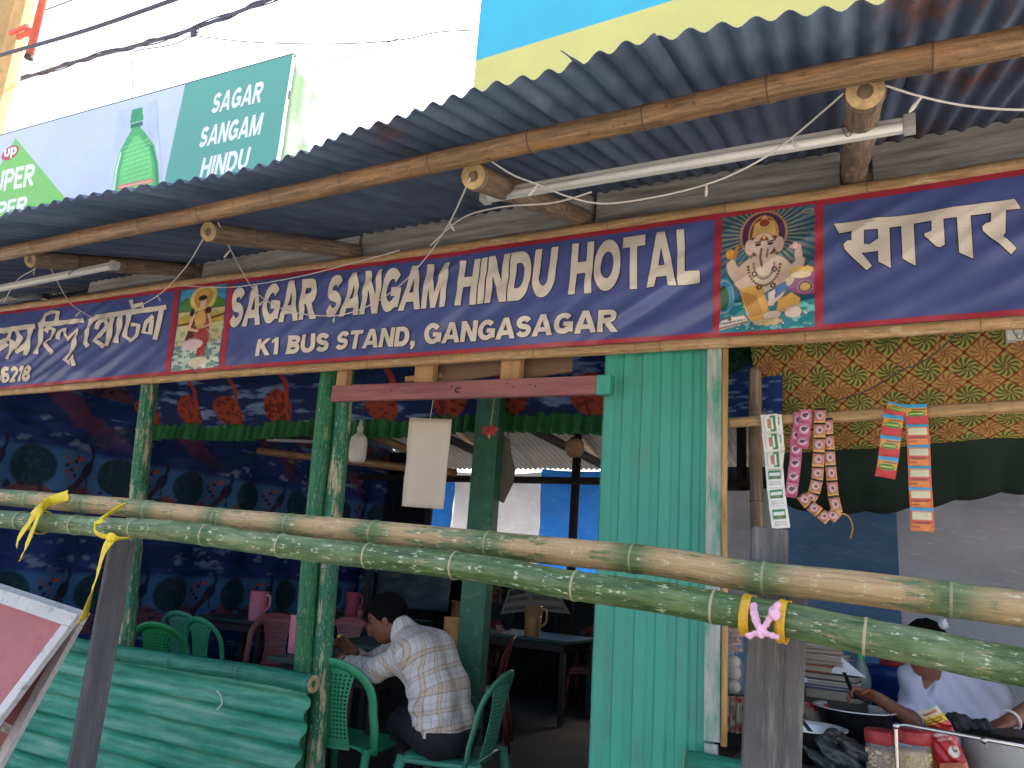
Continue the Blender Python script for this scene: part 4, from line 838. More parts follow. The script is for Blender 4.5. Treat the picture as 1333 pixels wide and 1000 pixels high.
def wrap(c, axis, r, width, turns=1, off=0, n=20):
    axis = axis.normalized(); u = Vector((0, 0, 1)) - axis * axis.z; u.normalize(); v = axis.cross(u)
    return [c + axis * (width * (i / n / max(1, turns)) + off) + (u * math.cos(2 * math.pi * i / n) + v * math.sin(2 * math.pi * i / n)) * r for i in range(n * turns + 1)]
axL = (P(160, 661, 1.74) - P(0, 647, 1.74)).normalized()
t = thing('yellow_tie', 'yellow plastic ribbon knotted round both poles, tails hanging, at far left', 'tie', P(70, 665, 1.7), 'yellow ties at the left end')
mb = MB(); ribbon(mb, [P(88, 645, 1.70), P(66, 652, 1.68), P(52, 664, 1.62), P(44, 672, 1.60)], .04, .025, Vector((.3, 0, 1)), 1.0); build('loop', mb, yel, t, solid=.0015)
mb = MB(); ribbon(mb, [P(50, 666, 1.60), P(36, 684, 1.60), P(24, 702, 1.61), P(23, 712, 1.61)], .022, .035, Vector((1, 0, 0)), .5); build('tail', mb, yel, t, solid=.0015)
mb = MB(); ribbon(mb, [P(52, 666, 1.595), P(44, 688, 1.59), P(34, 712, 1.60), P(27, 730, 1.60)], .025, .05, Vector((1, 0, .2)), .7); build('tail', mb, yel, t, solid=.0015)
mb = MB(); mb.blob(P(49, 668, 1.60), (.02, .015, .022), 10, 8, amp=.4, sc_=50); mb.smooth = True; build('knot', mb, yel, t)
mb = MB(); ribbon(mb, wrap(P(52, 680, 1.655), axL, .037, .01), .02, .02, axL); build('wrap', mb, yel, t, solid=.0015)
t = thing('yellow_tie', 'yellow plastic ribbon tied over the dark left post, long tail hanging', 'tie', P(150, 690, 1.7), 'yellow ties at the left end')
mb = MB(); ribbon(mb, [P(164, 656, 1.70), P(150, 664, 1.66), P(136, 674, 1.61), P(126, 682, 1.60), P(124, 692, 1.60), P(134, 698, 1.60), P(152, 701, 1.61), P(168, 700, 1.64)], .014, .022, Vector((.5, 0, 1)), .8); build('loop', mb, yel, t, solid=.0015)
mb = MB(); ribbon(mb, [P(147, 700, 1.61), P(136, 716, 1.62), P(127, 748, 1.64), P(118, 776, 1.66), P(108, 808, 1.68)], .03, .055, Vector((1, 0, .1)), 1.2); build('tail', mb, yel, t, solid=.0015)
mb = MB(); mb.blob(P(146, 700, 1.61), (.018, .015, .018), 10, 8, amp=.4, sc_=50); mb.smooth = True; build('knot', mb, yel, t)
axR = (P(1040, 811, 1.655) - P(940, 793, 1.655)).normalized()
t = thing('amber_tie', 'amber plastic strap wound twice round the green pole at the right post', 'tie', P(995, 805, 1.65))
for q, off in (((972, 801), 0), ((1018, 809), 0)):
    mb = MB(); ribbon(mb, wrap(P(*q, 1.657), axR, .0385, .004), .019, .021, axR); build('strap', mb, yel2, t, solid=.0015)
t = thing('pink_tie', 'pink cloth string knotted between two amber straps on the right post', 'tie', P(992, 815, 1.6))
for dx, dy in ((0, 0), (5, 1), (2, 3)):
    mb = MB(); mb.tube(catmull([P(980 + dx * .5, 779, 1.66), P(979 + dx, 795, 1.612), P(983 + dx, 811, 1.607), P(991, 822, 1.605)], 6), [.0042 + .0008 * math.sin(i * 1.9) for i in range(19)], 7); build('string_strand', mb, pnk, t, smooth=True)
    mb = MB(); mb.tube(catmull([P(1020 - dx, 784 + dy, 1.66), P(1007 - dx * .6, 797 + dy, 1.609), P(999 - dx * .4, 811 + dy, 1.604), P(988, 822, 1.602), P(976 - dx, 827 + dy, 1.608)], 6), [.0046 + .001 * math.sin(i * 2.3) for i in range(25)], 7); build('string_strand', mb, pnk, t, smooth=True)
mb = MB(); mb.tube(catmull([P(990, 822, 1.602), P(1001, 826, 1.604), P(1013, 830, 1.61)], 6), [.006, .007, .005, .006, .007, .006, .005, .006, .007, .006, .005, .006, .007], 7); build('tail', mb, pnk, t, smooth=True)
for q_ in ((1009, 796, .011), (989, 822, .010)): mb = MB(); mb.blob(P(q_[0], q_[1], 1.602), (q_[2], q_[2] * .8, q_[2] * 1.2), 12, 9, amp=.9, sc_=90); build('knot', mb, pnk, t, smooth=True)

# ================================================================== LEANING SIGN BOARDS AT THE LEFT
red_m = M('faded_red_board', S(172, 104, 104), .75, .14, 3, .2, 40, dirt=(S(150, 84, 88), .35, 5)); wfr = M('flaking_white_frame', S(205, 200, 194), .8, .1, 8, .4, 90, dirt=(S(120, 104, 96), .34, 16))
def board(label, Y, corner, tl_, br_, depth, extra=None):
    t = thing('sign_board', label, 'sign', P(*corner, Y), 'sign boards leaning at the left'); c = P(*corner, Y); e1 = (P(*tl_, Y) - c)
    rb = ray(*br_); s_ = (c - EYE).dot(e1) / rb.dot(e1); e2 = EYE + rb * s_ - c      # lower corner placed so that the board is a true rectangle
    e2_len = e2.length; e1.normalize(); e2 = (e2 - e1 * e1.dot(e2)).normalized(); N = e1.cross(e2).normalized()
    if N.y > 0: N = -N
    Lx, Ly, fw_ = .9, e2_len * 1.25, .048
    def slab(a0, a1, b0, b1, lift, thk, nm, mat):
        mb = MB(); R = Matrix((e1, e2, e1.cross(e2))).transposed(); mb.bevbox(c + e1 * (a0 + a1) / 2 + e2 * (b0 + b1) / 2 + N * lift, (a1 - a0, b1 - b0, thk), .002, R); return build(nm, mb, mat, t)
    slab(.012, Lx - .012, .012, Ly - .012, 0, .008, 'board_sheet', red_m)
    slab(0, Lx, 0, fw_, .008, .022, 'frame_rail', wfr); slab(0, fw_ * .9, fw_ + .001, Ly, .0075, .021, 'frame_rail', wfr); slab(fw_ * .9 + .001, Lx, Ly - fw_, Ly, .0075, .021, 'frame_rail', wfr)
    for pl in (extra or []):
        mb = MB(); mb.prism(pl, c + N * .0065, e1, e2, .001); build('painted_letter', mb, wfr, t)
    return t
board('front faded red board with flaking white frame leaning left of the dark post', 1.86, (106, 803), (0, 768), (2, 942), .02, [[(.43, .09), (.47, .10), (.49, .15), (.46, .21), (.41, .24), (.40, .22), (.44, .19), (.455, .15), (.44, .12)]])
board('rear faded red board showing only its edge behind the front board', 1.93, (117, 798), (10, 763), (25, 962), .02, [[(.06, .42), (.20, .42), (.20, .45), (.145, .45), (.145, .56), (.20, .56), (.20, .59), (.06, .59), (.06, .56), (.115, .56), (.115, .45), (.06, .45)]])

# ================================================================== TUBE LIGHTS AND FAIRY-LIGHT CORD UNDER THE EAVE
tube_w = M('white_tube_batten', S(208, 208, 200), .4, .06, 4, .02); cap_m = M('grey_end_cap', S(176, 176, 170), .5, .1)
def tubelight(label, a, b, Y, thk):
    t = thing('tube_light', label, 'tube light', P(*a, Y)); p0, p1 = P(*a, Y), P(*b, Y); d = (p1 - p0).normalized()
    mb = MB(); mb.plank(p0, p1, thk, .028, bv=.006); build('batten', mb, tube_w, t)
    mb = MB(); mb.tube([p0 + Vector((0, -.016, -.012)) + d * .03, p1 + Vector((0, -.016, -.012)) - d * .03], .013, 12); build('tube', mb, M('frosted_tube', S(222, 222, 214), .3, .03), t, smooth=True)
    for e, s_ in ((p0, 1), (p1, -1)): mb = MB(); mb.plank(e - d * .004 * s_, e + d * .028 * s_, thk + .006, .046, bv=.004); build('end_cap', mb, cap_m, t)
    for f in (.09, .88): mb = MB(); c = p0.lerp(p1, f); mb.tube([c + Vector((.02 * math.cos(x_), .035 * math.sin(x_) - .004, .03 * math.cos(x_ * 2))) for x_ in [i * .45 for i in range(15)]], .0018, 5); build('tie_wire', mb, M('binding_wire', S(120, 104, 88), .6, .2), t)
    return t
tubelight('long white tube light tied below the two right rafters', (629, 257), (1190, 161), 2.30, .042)
tubelight('short visible end of a white tube light at the left edge', (-190, 414), (151, 345), 2.45, .036)
tubelight('white tube light end tucked under the banner at the right edge', (1311, 437), (1480, 424), 3.22, .04)
cord_m = M('white_cord', S(206, 202, 192), .6, .1)
cord = thing('fairy_light_cord', 'thin white fairy-light cord looped from rafter to rafter with small lamp tips', 'light string', P(610, 235, 2.05))
def loop(pxs, Y0, Y1, drops):
    n = len(pxs); pts = [P(a, b, Y0[i] if isinstance(Y0, list) else Y0 + (Y1 - Y0) * i / (n - 1)) for i, (a, b) in enumerate(pxs)]; pts = catmull(pts, 7); mb = MB(); mb.tube(pts, .0032, 6); build('cord', mb, cord_m, cord, smooth=True)
    for i, dx in drops:
        p = pts[min(i * 7, len(pts) - 1)]; e = p + Vector((dx, -.004, -.028)); mb = MB(); mb.tube([p, p.lerp(e, .5), e], [.003, .0035, .006], 7); mb.tube([e, e + (e - p).normalized() * .018], [.006, .003], 7); build('lamp_tip', mb, cord_m, cord)
loop([(5, 393), (22, 365), (45, 350), (62, 332)], 2.6, 2.4, [(2, .01)])
loop([(60, 334), (70, 358), (88, 390), (105, 405), (130, 416), (160, 408), (205, 385), (240, 350), (264, 312)], [2.3, 2.6, 2.9, 3.09, 3.1, 3.1, 3.09, 2.6, 2.17], 0, [(3, -.03), (6, .03)])
loop([(284, 290), (300, 325), (325, 370), (345, 390), (380, 406), (435, 411), (480, 398), (520, 372), (555, 335), (585, 290), (612, 232)], [2.12, 2.5, 3.05, 3.09, 3.1, 3.1, 3.1, 3.09, 2.8, 2.4, 2.02], 0, [(1, -.02), (3, -.03), (5, .004), (9, .02)])
loop([(637, 208), (668, 228), (700, 240), (740, 256), (785, 265), (850, 257), (920, 240), (980, 214), (1030, 180), (1098, 122)], [2.03, 2.1, 2.2, 2.25, 2.27, 2.27, 2.26, 2.24, 2.2, 2.0], 0, [(2, -.02), (6, 0), (8, .012)])
loop([(1152, 111), (1200, 126), (1260, 138), (1333, 143), (1430, 138)], 2.0, 2.1, [(1, -.02)])
loop([(560, 320), (600, 285), (650, 270), (720, 264), (770, 250)], [2.7, 2.5, 2.34, 2.33, 2.33], 0, [])
loop([(240, 372), (300, 374), (380, 362), (450, 345), (520, 326)], [3.1, 3.1, 3.1, 3.0, 2.9], 0, [])
# ================================================================== CLOTHS INSIDE
cloth_m = MV('printed_cloth', .85, .15, 220, .18, .2); dark_cloth = M('dark_green_cloth', S(18, 42, 32), .9, .3, 4, .2, 60); green_cloth = M('green_ruffle_cloth', S(30, 92, 48), .85, .25, 6, .15, 90)
def peacock_print(Ln, H, rx=.8, rz=1.03, z0=.86, res=.011):
    nx, ny = int(Ln / res), int(H / res); pt = Paint(nx, ny, Ln, S(40, 66, 130)); pt.y = pt.y * H
    X, Z = pt.x, pt.y; u = (X / rx) % 1 * rx; kz = (Z + .74) % rz
    wob = fbm(X * 3, Z * 3, 2); pt.c[:] = S(40, 62, 118)
    pt.put((kz < .50 + .05 * wob) * 1.0, S(74, 122, 172)); pt.put(np.clip((.17 + .05 * np.sin(X * 14) + .06 * wob - kz) * 30, 0, 1), S(128, 74, 60)); pt.put((kz < .2) & (fbm(X * 14, Z * 22, 4) > .56), S(58, 44, 52))
    band = np.clip((kz - .48) * 16, 0, 1) * (kz < .80); pt.put(band * 1.0, S(38, 58, 122)); pt.put(band * np.clip((fbm(X * 4, Z * 11, 6) - .42) * 7, 0, 1), S(24, 36, 88)); pt.put(band * np.clip((fbm(X * 7, Z * 14, 9) - .60) * 9, 0, 1), S(136, 150, 184))
    wat = (kz >= .80); pt.put(wat * 1.0, S(34, 58, 116)); pt.put(wat * np.clip((fbm(X * 4 + Z * 6, Z * 42, 12) - .60) * 9, 0, 1), S(136, 158, 190), .8)
    def at(cx, cz, f):
        oy, ox = pt.y, pt.x; pt.x, pt.y = u - cx, kz - cz; f(); pt.x, pt.y = ox, oy
    def tree(): pt.ell(0, 0, .19, .17, S(26, 54, 44), soft=.1); pt.put((np.hypot(pt.x / .19, pt.y / .17) < 1) & (fbm(X * 30, Z * 30, 15) > .58), S(44, 80, 56), .8)
    at(.55, .34, tree)
    def bird():
        D_ = S(40, 30, 48); pt.ell(0, 0, .05, .085, D_, rot=-.5); pt.line([(.03, .06), (.05, .13), (.04, .17)], .016, D_); pt.ell(.035, .18, .022, .02, D_); pt.line([(-.03, -.05), (-.12, -.16), (-.16, -.18)], .03, S(80, 44, 40)); pt.line([(.01, -.08), (.02, -.16)], .008, D_)
    at(.24, .36, bird)
    def flo():
        for k in range(9): pt.ell(.05 * math.sin(k * 2.1), .02 * k - .08, .022, .018, S(48, 34, 52) if k % 2 else S(150, 90, 80))
    at(.06, .36, flo)
    def fish(): pt.ell(0, 0, .035, .02, S(196, 92, 46)); pt.poly([(.03, 0), (.07, .03), (.065, -.025)], S(196, 92, 46)); pt.ell(-.01, .01, .012, .012, S(60, 34, 40))
    at(.13, .45, fish)
    # broad orange sweeps and dark leaves of the larger print high up
    hi = np.clip((Z - 1.86) * 5, 0, 1); sw = np.sin(X * 5.0 + Z * 7 + 2.2 * wob); pt.put(hi * np.clip((sw - .55) * 6, 0, 1), S(128, 60, 46), .7); pt.put(hi * np.clip((np.sin(X * 4.2 - Z * 9 + 2) - .8) * 8, 0, 1), S(36, 66, 62), .7)
    pt.c = np.clip((pt.c * .72 + np.array(S(50, 72, 118)) * .28) * 1.25, 0, 1); return pt
pt = peacock_print(5.5, 2.6)
t = painted('wall_cloth', pt, lambda u, v: (-6.5 + .035 * math.sin(u * 52) * (.6 + .4 * math.sin(v * 3)) + .03 * mnoise.noise(Vector((u * 9, v * 4, 0))), 3.25 + 5.4 * u, .42 + 2.6 * v), cloth_m, None)
tag(t, 'blue cloth printed with peacocks, round trees and clouds covering the left wall', 'cloth')
def swan_print(Ln, H, res=.007, seed=3):
    nx, ny = int(Ln / res), int(H / res); pt = Paint(nx, ny, Ln, S(30, 46, 88)); pt.y = pt.y * H; X, Z = pt.x, pt.y
    pt.put(np.clip((fbm(X * 5, Z * 26, seed) - .55) * 9, 0, 1), S(120, 146, 184), .8); pt.put(np.clip((fbm(X * 4, Z * 6, seed + 9) - .58) * 7, 0, 1), S(26, 40, 84))
    k = 0; x = .12
    while x < Ln:
        ox = pt.x; pt.x = X - x; pt.ell(0, H * .25, .15, H * .24, S(142, 62, 44), rot=.25 + .3 * math.sin(k * 2.3)); pt.put((np.hypot(pt.x / .15, (Z - H * .25) / (H * .24)) < 1) & (fbm(X * 30, Z * 40, 4) > .55), S(84, 34, 32), .85)
        pt.line([(.11, H * .3), (.17, H * .55), (.12, H * .8), (.16, H * .92)], .022, S(160, 64, 48)); pt.x = ox; x += random.uniform(.42, .62); k += 1
    return pt
a = P(205, 545, 4.2); VX0, VX1 = -5.75, -1.30
pt = swan_print(VX1 - VX0, .52); t = painted('valance_cloth', pt, lambda u, v: (VX0 + (VX1 - VX0) * u, 4.2 + .02 * math.sin(u * 60) - .35 * v, 2.44 + .46 * v + .015 * math.sin(u * 19)), cloth_m, None)
tag(t, 'blue cloth with orange swans draped above the doorway, over the green ruffle', 'cloth')
mb = MB(); mb.smooth = True
mb.grid(420, 5, lambda u, v: (VX0 + (VX1 - VX0) * u + .006 * math.sin(u * 431), 4.185 + (.012 + .028 * (1 - v)) * math.sin(u * 330 + 2 * mnoise.noise(Vector((u * 30, 0, 0)))), 2.47 - .135 * (1 - v) + .012 * mnoise.noise(Vector((u * 40, 3, 0))) + .015 * math.sin(u * 19)))
tag(build('ruffle', mb, green_cloth, solid=.001), 'gathered green cloth ruffle running below the swan cloth', 'cloth')
# ceiling cloth over the front bay
pt = swan_print(4.9, .55, .012, 8); t = painted('ceiling_cloth', pt, lambda u, v: (-6.45 + 5.1 * u, 3.36 + .50 * v, 2.90 + .015 * math.sin(u * 23) - .06 * math.sin(v * 3.14)), cloth_m); tag(t, 'dark blue cloth stretched flat under the roof just behind the banner', 'cloth')
# blue and green cloth left of the pinwheel cloth
pt = Paint(40, 60, .4, S(36, 66, 124)); pt.put(np.clip((fbm(pt.x * 14, pt.y * 40, 3) - .58) * 9, 0, 1), S(130, 156, 190)); pt.poly([(0, .42), (.22, .62), (.4, .92), (.4, 1), (0, 1)], S(24, 60, 44)); pt.put((pt.y > .45 + pt.x) & (fbm(pt.x * 40, pt.y * 40, 5) > .55), S(46, 84, 58))
q = [P(*c, 3.5) for c in ((935, 548), (1019, 545), (935, 430), (1019, 425))]; t = painted('corner_cloth', pt, quad_map(*q), cloth_m, None, .001); tag(t, 'small blue and dark green cloth between the tin panel and the pinwheel cloth', 'cloth')
# pinwheel cloth
PW, PH = 2.3, .62; nx, ny = 640, 176; pt = Paint(nx, ny, PW, S(172, 154, 84)); pt.y = pt.y * PH; X, Z = pt.x, pt.y
cs = .138
pt.put(fbm(X * 20, Z * 20, 3) > .55, S(152, 130, 66), .5)
def lat(ox, oz):
    i = np.round((X - ox) / cs); j = np.round((Z - oz) / cs); return X - ox - i * cs, Z - oz - j * cs
for ox, oz, c1, c2 in ((0, 0, S(70, 92, 44), S(46, 66, 36)), (cs / 2, cs / 2, S(158, 92, 66), S(132, 62, 50))):
    dx, dz = lat(ox, oz); r = np.hypot(dx, dz); th = np.arctan2(dz, dx); arms = np.sin(11 * th + r * 120)
    pt.put((r < .046 - .004 * np.sin(11 * th + 3)) * np.clip(arms * 2.4 + .9, 0, 1), c1); pt.put((r < .020) * np.clip(arms * 2 + 1.1, 0, 1), c2, .8)
for s_ in (1, -1):
    q = ((X + s_ * Z) / cs) % 1; d = np.abs(q - .5) * cs * .7071; pt.put(np.clip((.0036 + .0014 * np.sin(X * 160) - d) / .002 + .5, 0, 1), S(124, 56, 34))
dot = np.minimum(np.hypot(*lat(cs / 2, 0)), np.hypot(*lat(0, cs / 2))); pt.put(dot < .008, S(110, 44, 30))
zt_ = lambda x: 2.61
def pin(u, v):      # v: 0 low rear edge .. 1 front top edge
    s = 1 - v; x = -.63 + PW * u; z = 2.60 - .44 * s - .03 * math.sin(math.pi * s) - .035 * s * math.sin(1.6 + u * 5.0) ; y = 3.40 + .33 * s + .012 * math.sin(u * 31) * s
    return (x + .01 * math.sin(v * 5), y, z + .006 * mnoise.noise(Vector((u * 14, v * 7, 1))))
t = painted('pinwheel_cloth', pt, pin, cloth_m); tag(t, 'tan cloth printed with red and green pinwheels in diamonds, above the counter', 'cloth')
mb = MB(); mb.smooth = True
def sag(u, v):
    x, y, z = pin(u, 0); return (x, y + .02 + .55 * v, z + .03 - .02 * v - .19 * v * (1 + .2 * math.sin(u * 9)) - .02 * abs(math.sin(u * 37)) * v)
mb.grid(120, 10, sag); tag(build('sagging_cloth', mb, dark_cloth, solid=.001), 'dark green cloth sagging behind the lower edge of the pinwheel cloth', 'cloth')
# tarpaulins
def tarp_mat(nm, c, tl=.35):
    m, t, n, b, l = newmat(nm); tc = n.new('ShaderNodeTexCoord').outputs['Object']; f = noise(n, l, tc, 3, 5); r = ramp(n, [(.3, tuple(x * .8 for x in c)), (.7, c)]); l.new(f, r.inputs[0])
    s = noise(n, l, mapping(n, l, tc, (3.5, 1, 22), (0, math.radians(18), 0)), 2.2, 5, .8); sr = ramp(n, [(.56, (0, 0, 0)), (.64, (.4,) * 3)]); l.new(s, sr.inputs[0]); out = mixc(n, l, sr.outputs[0], r.outputs[0], tuple(min(1, x * 1.4 + .12) for x in c))
    l.new(out, b.inputs['Base Color']); b.inputs['Roughness'].default_value = .38; bump(n, l, b, s, .3, .01)
    tr_ = n.new('ShaderNodeBsdfTranslucent'); l.new(out, tr_.inputs[0]); mx = n.new('ShaderNodeMixShader'); mx.inputs[0].default_value = tl; l.new(b.outputs[0], mx.inputs[1]); l.new(tr_.outputs[0], mx.inputs[2]); l.new(mx.outputs[0], n['Material Output'].inputs[0]); MATS[nm] = m; return m
tb = tarp_mat('tarp_blue', S(40, 108, 190)); tw = tarp_mat('tarp_white', S(196, 200, 210)); tdb = tarp_mat('tarp_deep_blue', S(84, 130, 176), .3); tg = tarp_mat('tarp_grey', S(214, 220, 232), .3)
def tarp(label, px0, px1, Y, z0, z1, mat, sagz=.03):
    xa = P(px0, 650, Y).x; xb = P(px1, 650, Y).x; mb = MB(); mb.smooth = True
    mb.grid(40, 24, lambda u, v: (xa + (xb - xa) * u, Y + .05 * mnoise.noise(Vector((xa + u * 3, v * 3, 1))) + .022 * mnoise.noise(Vector(((u * (xb - xa) - v * .8) * 1.5, (u * (xb - xa) * .35 + v) * 9, 1))), z0 + (z1 - z0) * v - sagz * math.sin(math.pi * u) * v))
    return tag(build('tarpaulin', mb, mat), label, 'tarpaulin', 'tarpaulins closing the back')
tarp('blue tarpaulin strip beside the hanging white card, far back', 560, 590, 8.62, 1.2, 2.74, tb); tarp('white tarpaulin between two blue strips at the back of the doorway', 590, 704, 8.62, 1.2, 2.72, tw); tarp('wide blue tarpaulin at the back beside the green tin panel', 704, 830, 8.62, 1.2, 2.76, tb)
tarp('deep blue tarpaulin behind the counter with pale creases', 1012, 1166, 5.6, .9, 2.2, tdb); tarp('grey wrinkled tarpaulin behind the counter at the right', 1166, 1460, 5.61, .9, 2.24, tg); tarp('pale tarpaulin in the gap right of the tin panel', 900, 1012, 5.65, .9, 2.2, tw)
mb = MB(); mb.smooth = True; qx = P(566, 650, 8.6).x; mb.grid(90, 6, lambda u, v: (-6.48 + (qx + 6.48) * u, 8.58 + .03 * math.sin(u * 50), FLOOR + (2.98 - FLOOR) * v)); tag(build('rear_cloth', mb, M('navy_cloth', S(24, 32, 54), .9, .4, 3, .2, 60), solid=.001), 'dark navy cloth closing the rear wall left of the tarpaulins', 'cloth')
# low dark partition at the back
mb = MB(); mb.smooth = True; mb.grid(200, 3, lambda u, v: (-6.45 + 5.2 * u, 8.5 + .012 * math.sin(u * 430), FLOOR + 1.2 * v)); build('rear_low_sheet', mb, M('dark_tin', S(48, 52, 56), .6, .3, 3, .2, metal=.3), shop, solid=.0015)
# clear plastic and grey slats left of the doorway post
mb = MB(); mb.smooth = True; qa = P(500, 700, 7.6); qb = P(592, 700, 7.6); mb.grid(24, 16, lambda u, v: (qa.x + (qb.x - qa.x) * u, 7.6 + .06 * mnoise.noise(Vector((u * 4, v * 6, 3))), 1.0 + .62 * v))
tag(build('plastic_sheet', mb, tarp_mat('smoky_plastic', S(90, 104, 116), .1), solid=.001), 'crumpled shiny plastic sheet hanging beyond the seated man', 'sheet')
for k in range(7):
    q = P(398 + 16 * k, 765, 8.3); mb = MB(); mb.box((q.x, 8.3, 1.0), (.09, .02, 1.68)); tag(build('wall_slat', mb, M('grey_slat', S(92, 90, 86), .8, .3, 4, .3)), 'grey upright slat in the rear wall left of the plastic sheet', 'slat', 'rear wall slats')

# ================================================================== PLASTIC CHAIRS
def plastic(nm, c): return M(nm, c, .42, .14, 4, .08, 60, dirt=(tuple(x * .75 for x in c), .3, 9), spec=.45)
pg = plastic('plastic_green', S(54, 144, 102)); pgd = plastic('plastic_deep_green', S(30, 128, 70)); pt_ = plastic('plastic_teal', S(66, 136, 110)); pr = plastic('plastic_maroon', S(112, 50, 44)); ppk = plastic('plastic_dusty_pink', S(150, 82, 80))
def chair(name, label, mat, loc, rz, group):
    t = thing(name, label, 'chair', (0, 0, 0), group)
    mb = MB(); mb.smooth = True
    mb.grid(12, 14, lambda u, v: ((u - .5) * (.44 - .05 * (1 - v)), -.20 + .44 * v, .425 - .022 * math.sin(math.pi * u) * math.sin(math.pi * min(1, v * 1.1)) - (.05 * ((v - .86) / .14) ** 2 if v > .86 else 0) - .018 * (abs(u - .5) * 2) ** 6)); build('seat', mb, mat, t, solid=.008)
    back = lambda x, z: -.20 - .20 * max(0, (z - .42)) ** 1.15 - .0 + .10 * (x / .23) ** 2 * .5
    arch = []
    for k in range(33):
        a_ = math.pi * k / 32; x = .225 * math.cos(a_) * (1 + .03 * math.sin(a_)); zz = .60 + .225 * math.sin(a_) ** .8
        arch.append((x, zz))
    pth = [(.235, .39), (.235, .50)] + arch + [(-.235, .50), (-.235, .39)]
    mb = MB(); mb.tube([Vector((x, back(x, z), z)) for x, z in pth], .022, 10, sec=(.55, 1.15)); build('backrest_frame', mb, mat, t, smooth=True)
    mb = MB(); nx, nz = 19, 39
    def sp(u, v): z = .40 + .40 * v; wd = .22 - .05 * math.sin(math.pi * v * .9) + .08 * v ** 3; x = (u - .5) * wd; return (x, back(x * 1.2, z) + .006, z)
    mb.grid(nx, nz, sp, keep=lambda i, j: not (i % 2 == 1 and j % 2 == 1 and 3 < j < 36)); build('back_splat', mb, mat, t, solid=.006)
    for sx in (-1, 1):
        mb = MB(); mb.tube([(sx * .205, .20, .415), (sx * .222, .225, .25), (sx * .235, .25, 0)], [.028, .024, .019], 8, sec=(1, .8)); build('leg', mb, mat, t, smooth=True)
        mb = MB(); mb.tube([(sx * .225, -.20, .42), (sx * .235, -.245, .22), (sx * .24, -.29, 0)], [.028, .024, .019], 8, sec=(1, .8)); build('leg', mb, mat, t, smooth=True)
        mb = MB(); mb.tube(catmull([(sx * .232, -.19, .41), (sx * .225, 0, .40), (sx * .21, .2, .395)], 5), .014, 8); build('seat_rim', mb, mat, t, smooth=True)
    mb = MB(); mb.tube([(-.208, .215, .39), (.208, .215, .39)], .014, 8); build('seat_rim', mb, mat, t, smooth=True)
    t.location = loc; t.rotation_euler = (0, 0, rz); return t
G_ = 'plastic chairs in the eatery'
PI = math.pi
q = P(446, 870, 3.42)
chair('plastic_chair', 'green plastic chair seen from behind, nearest the cut end of the low wall', pg, (-2.78, 3.60, FLOOR), .12, G_)
chair('plastic_chair', 'teal plastic chair the man in the plaid shirt sits on', pt_, (-2.21, 3.74, FLOOR), PI / 2 + .20, G_)
chair('plastic_chair', 'deep green plastic chair partly hidden by the left green post', pgd, (-4.72, 4.02, FLOOR), .25, G_)
chair('plastic_chair', 'green plastic chair with pale rim, second from the left green post', pg, (-4.90, 4.62, FLOOR), -.1, G_)
chair('plastic_chair', 'green plastic chair just behind the pale rimmed one on its left side', pt_, (-5.45, 4.85, FLOOR), .1, G_)
chair('plastic_chair', 'dusty pink plastic chair beside the leftmost pink jug', ppk, (-4.86, 5.20, FLOOR), -2.2, G_)
chair('plastic_chair', 'maroon plastic chair facing the seated man across the table', ppk, (-4.55, 5.60, FLOOR), 3.5, G_)
chair('plastic_chair', 'maroon plastic chair with backrest just above the teal chair', pr, (-3.22, 5.75, FLOOR), 2.0, G_)
chair('plastic_chair', 'dark maroon chair at the far table with the newspaper', pr, (-4.2, 7.3, FLOOR), 2.8, G_)
chair('plastic_chair', 'dark red chair in the dim rear, right of the gold jug', pr, (-3.1, 8.0, FLOOR), 3.3, G_)
# tables
tt_m = M('table_cloth_dark_green', S(34, 66, 60), .5, .3, 4, .1, 50); tl_m = M('table_leg_dark', S(46, 42, 40), .7, .2)
TT = .90
def table(label, x, y, w_, d_, rz=0):
    t = thing('table', label, 'table', (0, 0, 0), 'dining tables'); mb = MB(); mb.bevbox((0, 0, TT - FLOOR - .015), (w_, d_, .03), .005); build('table_top', mb, tt_m, t)
    mb = MB(); mb.box((0, 0, TT - FLOOR - .07), (w_ - .12, d_ - .12, .075)); build('apron', mb, tl_m, t)
    for sx in (-1, 1):
        for sy in (-1, 1): mb = MB(); mb.box((sx * (w_ / 2 - .06), sy * (d_ / 2 - .06), (TT - FLOOR - .105) / 2), (.045, .045, TT - FLOOR - .11)); build('leg', mb, tl_m, t)
    t.location = (x, y, FLOOR); t.rotation_euler.z = rz; return t
table('dark green dining table the man in plaid leans on', -3.12, 4.02, .84, .66)
table('dark table behind the green chairs at the left, holding a pink jug', -5.62, 5.62, .8, .6); table('dark table beyond the man, holding the orange jug', -3.55, 5.05, 1.0, .6); table('dark table in the dim middle of the room with the gold jug', -3.6, 7.3, 1.3, .8); table('dark table far back on the left with the rear pink jug', -5.4, 7.2, 1.1, .7)
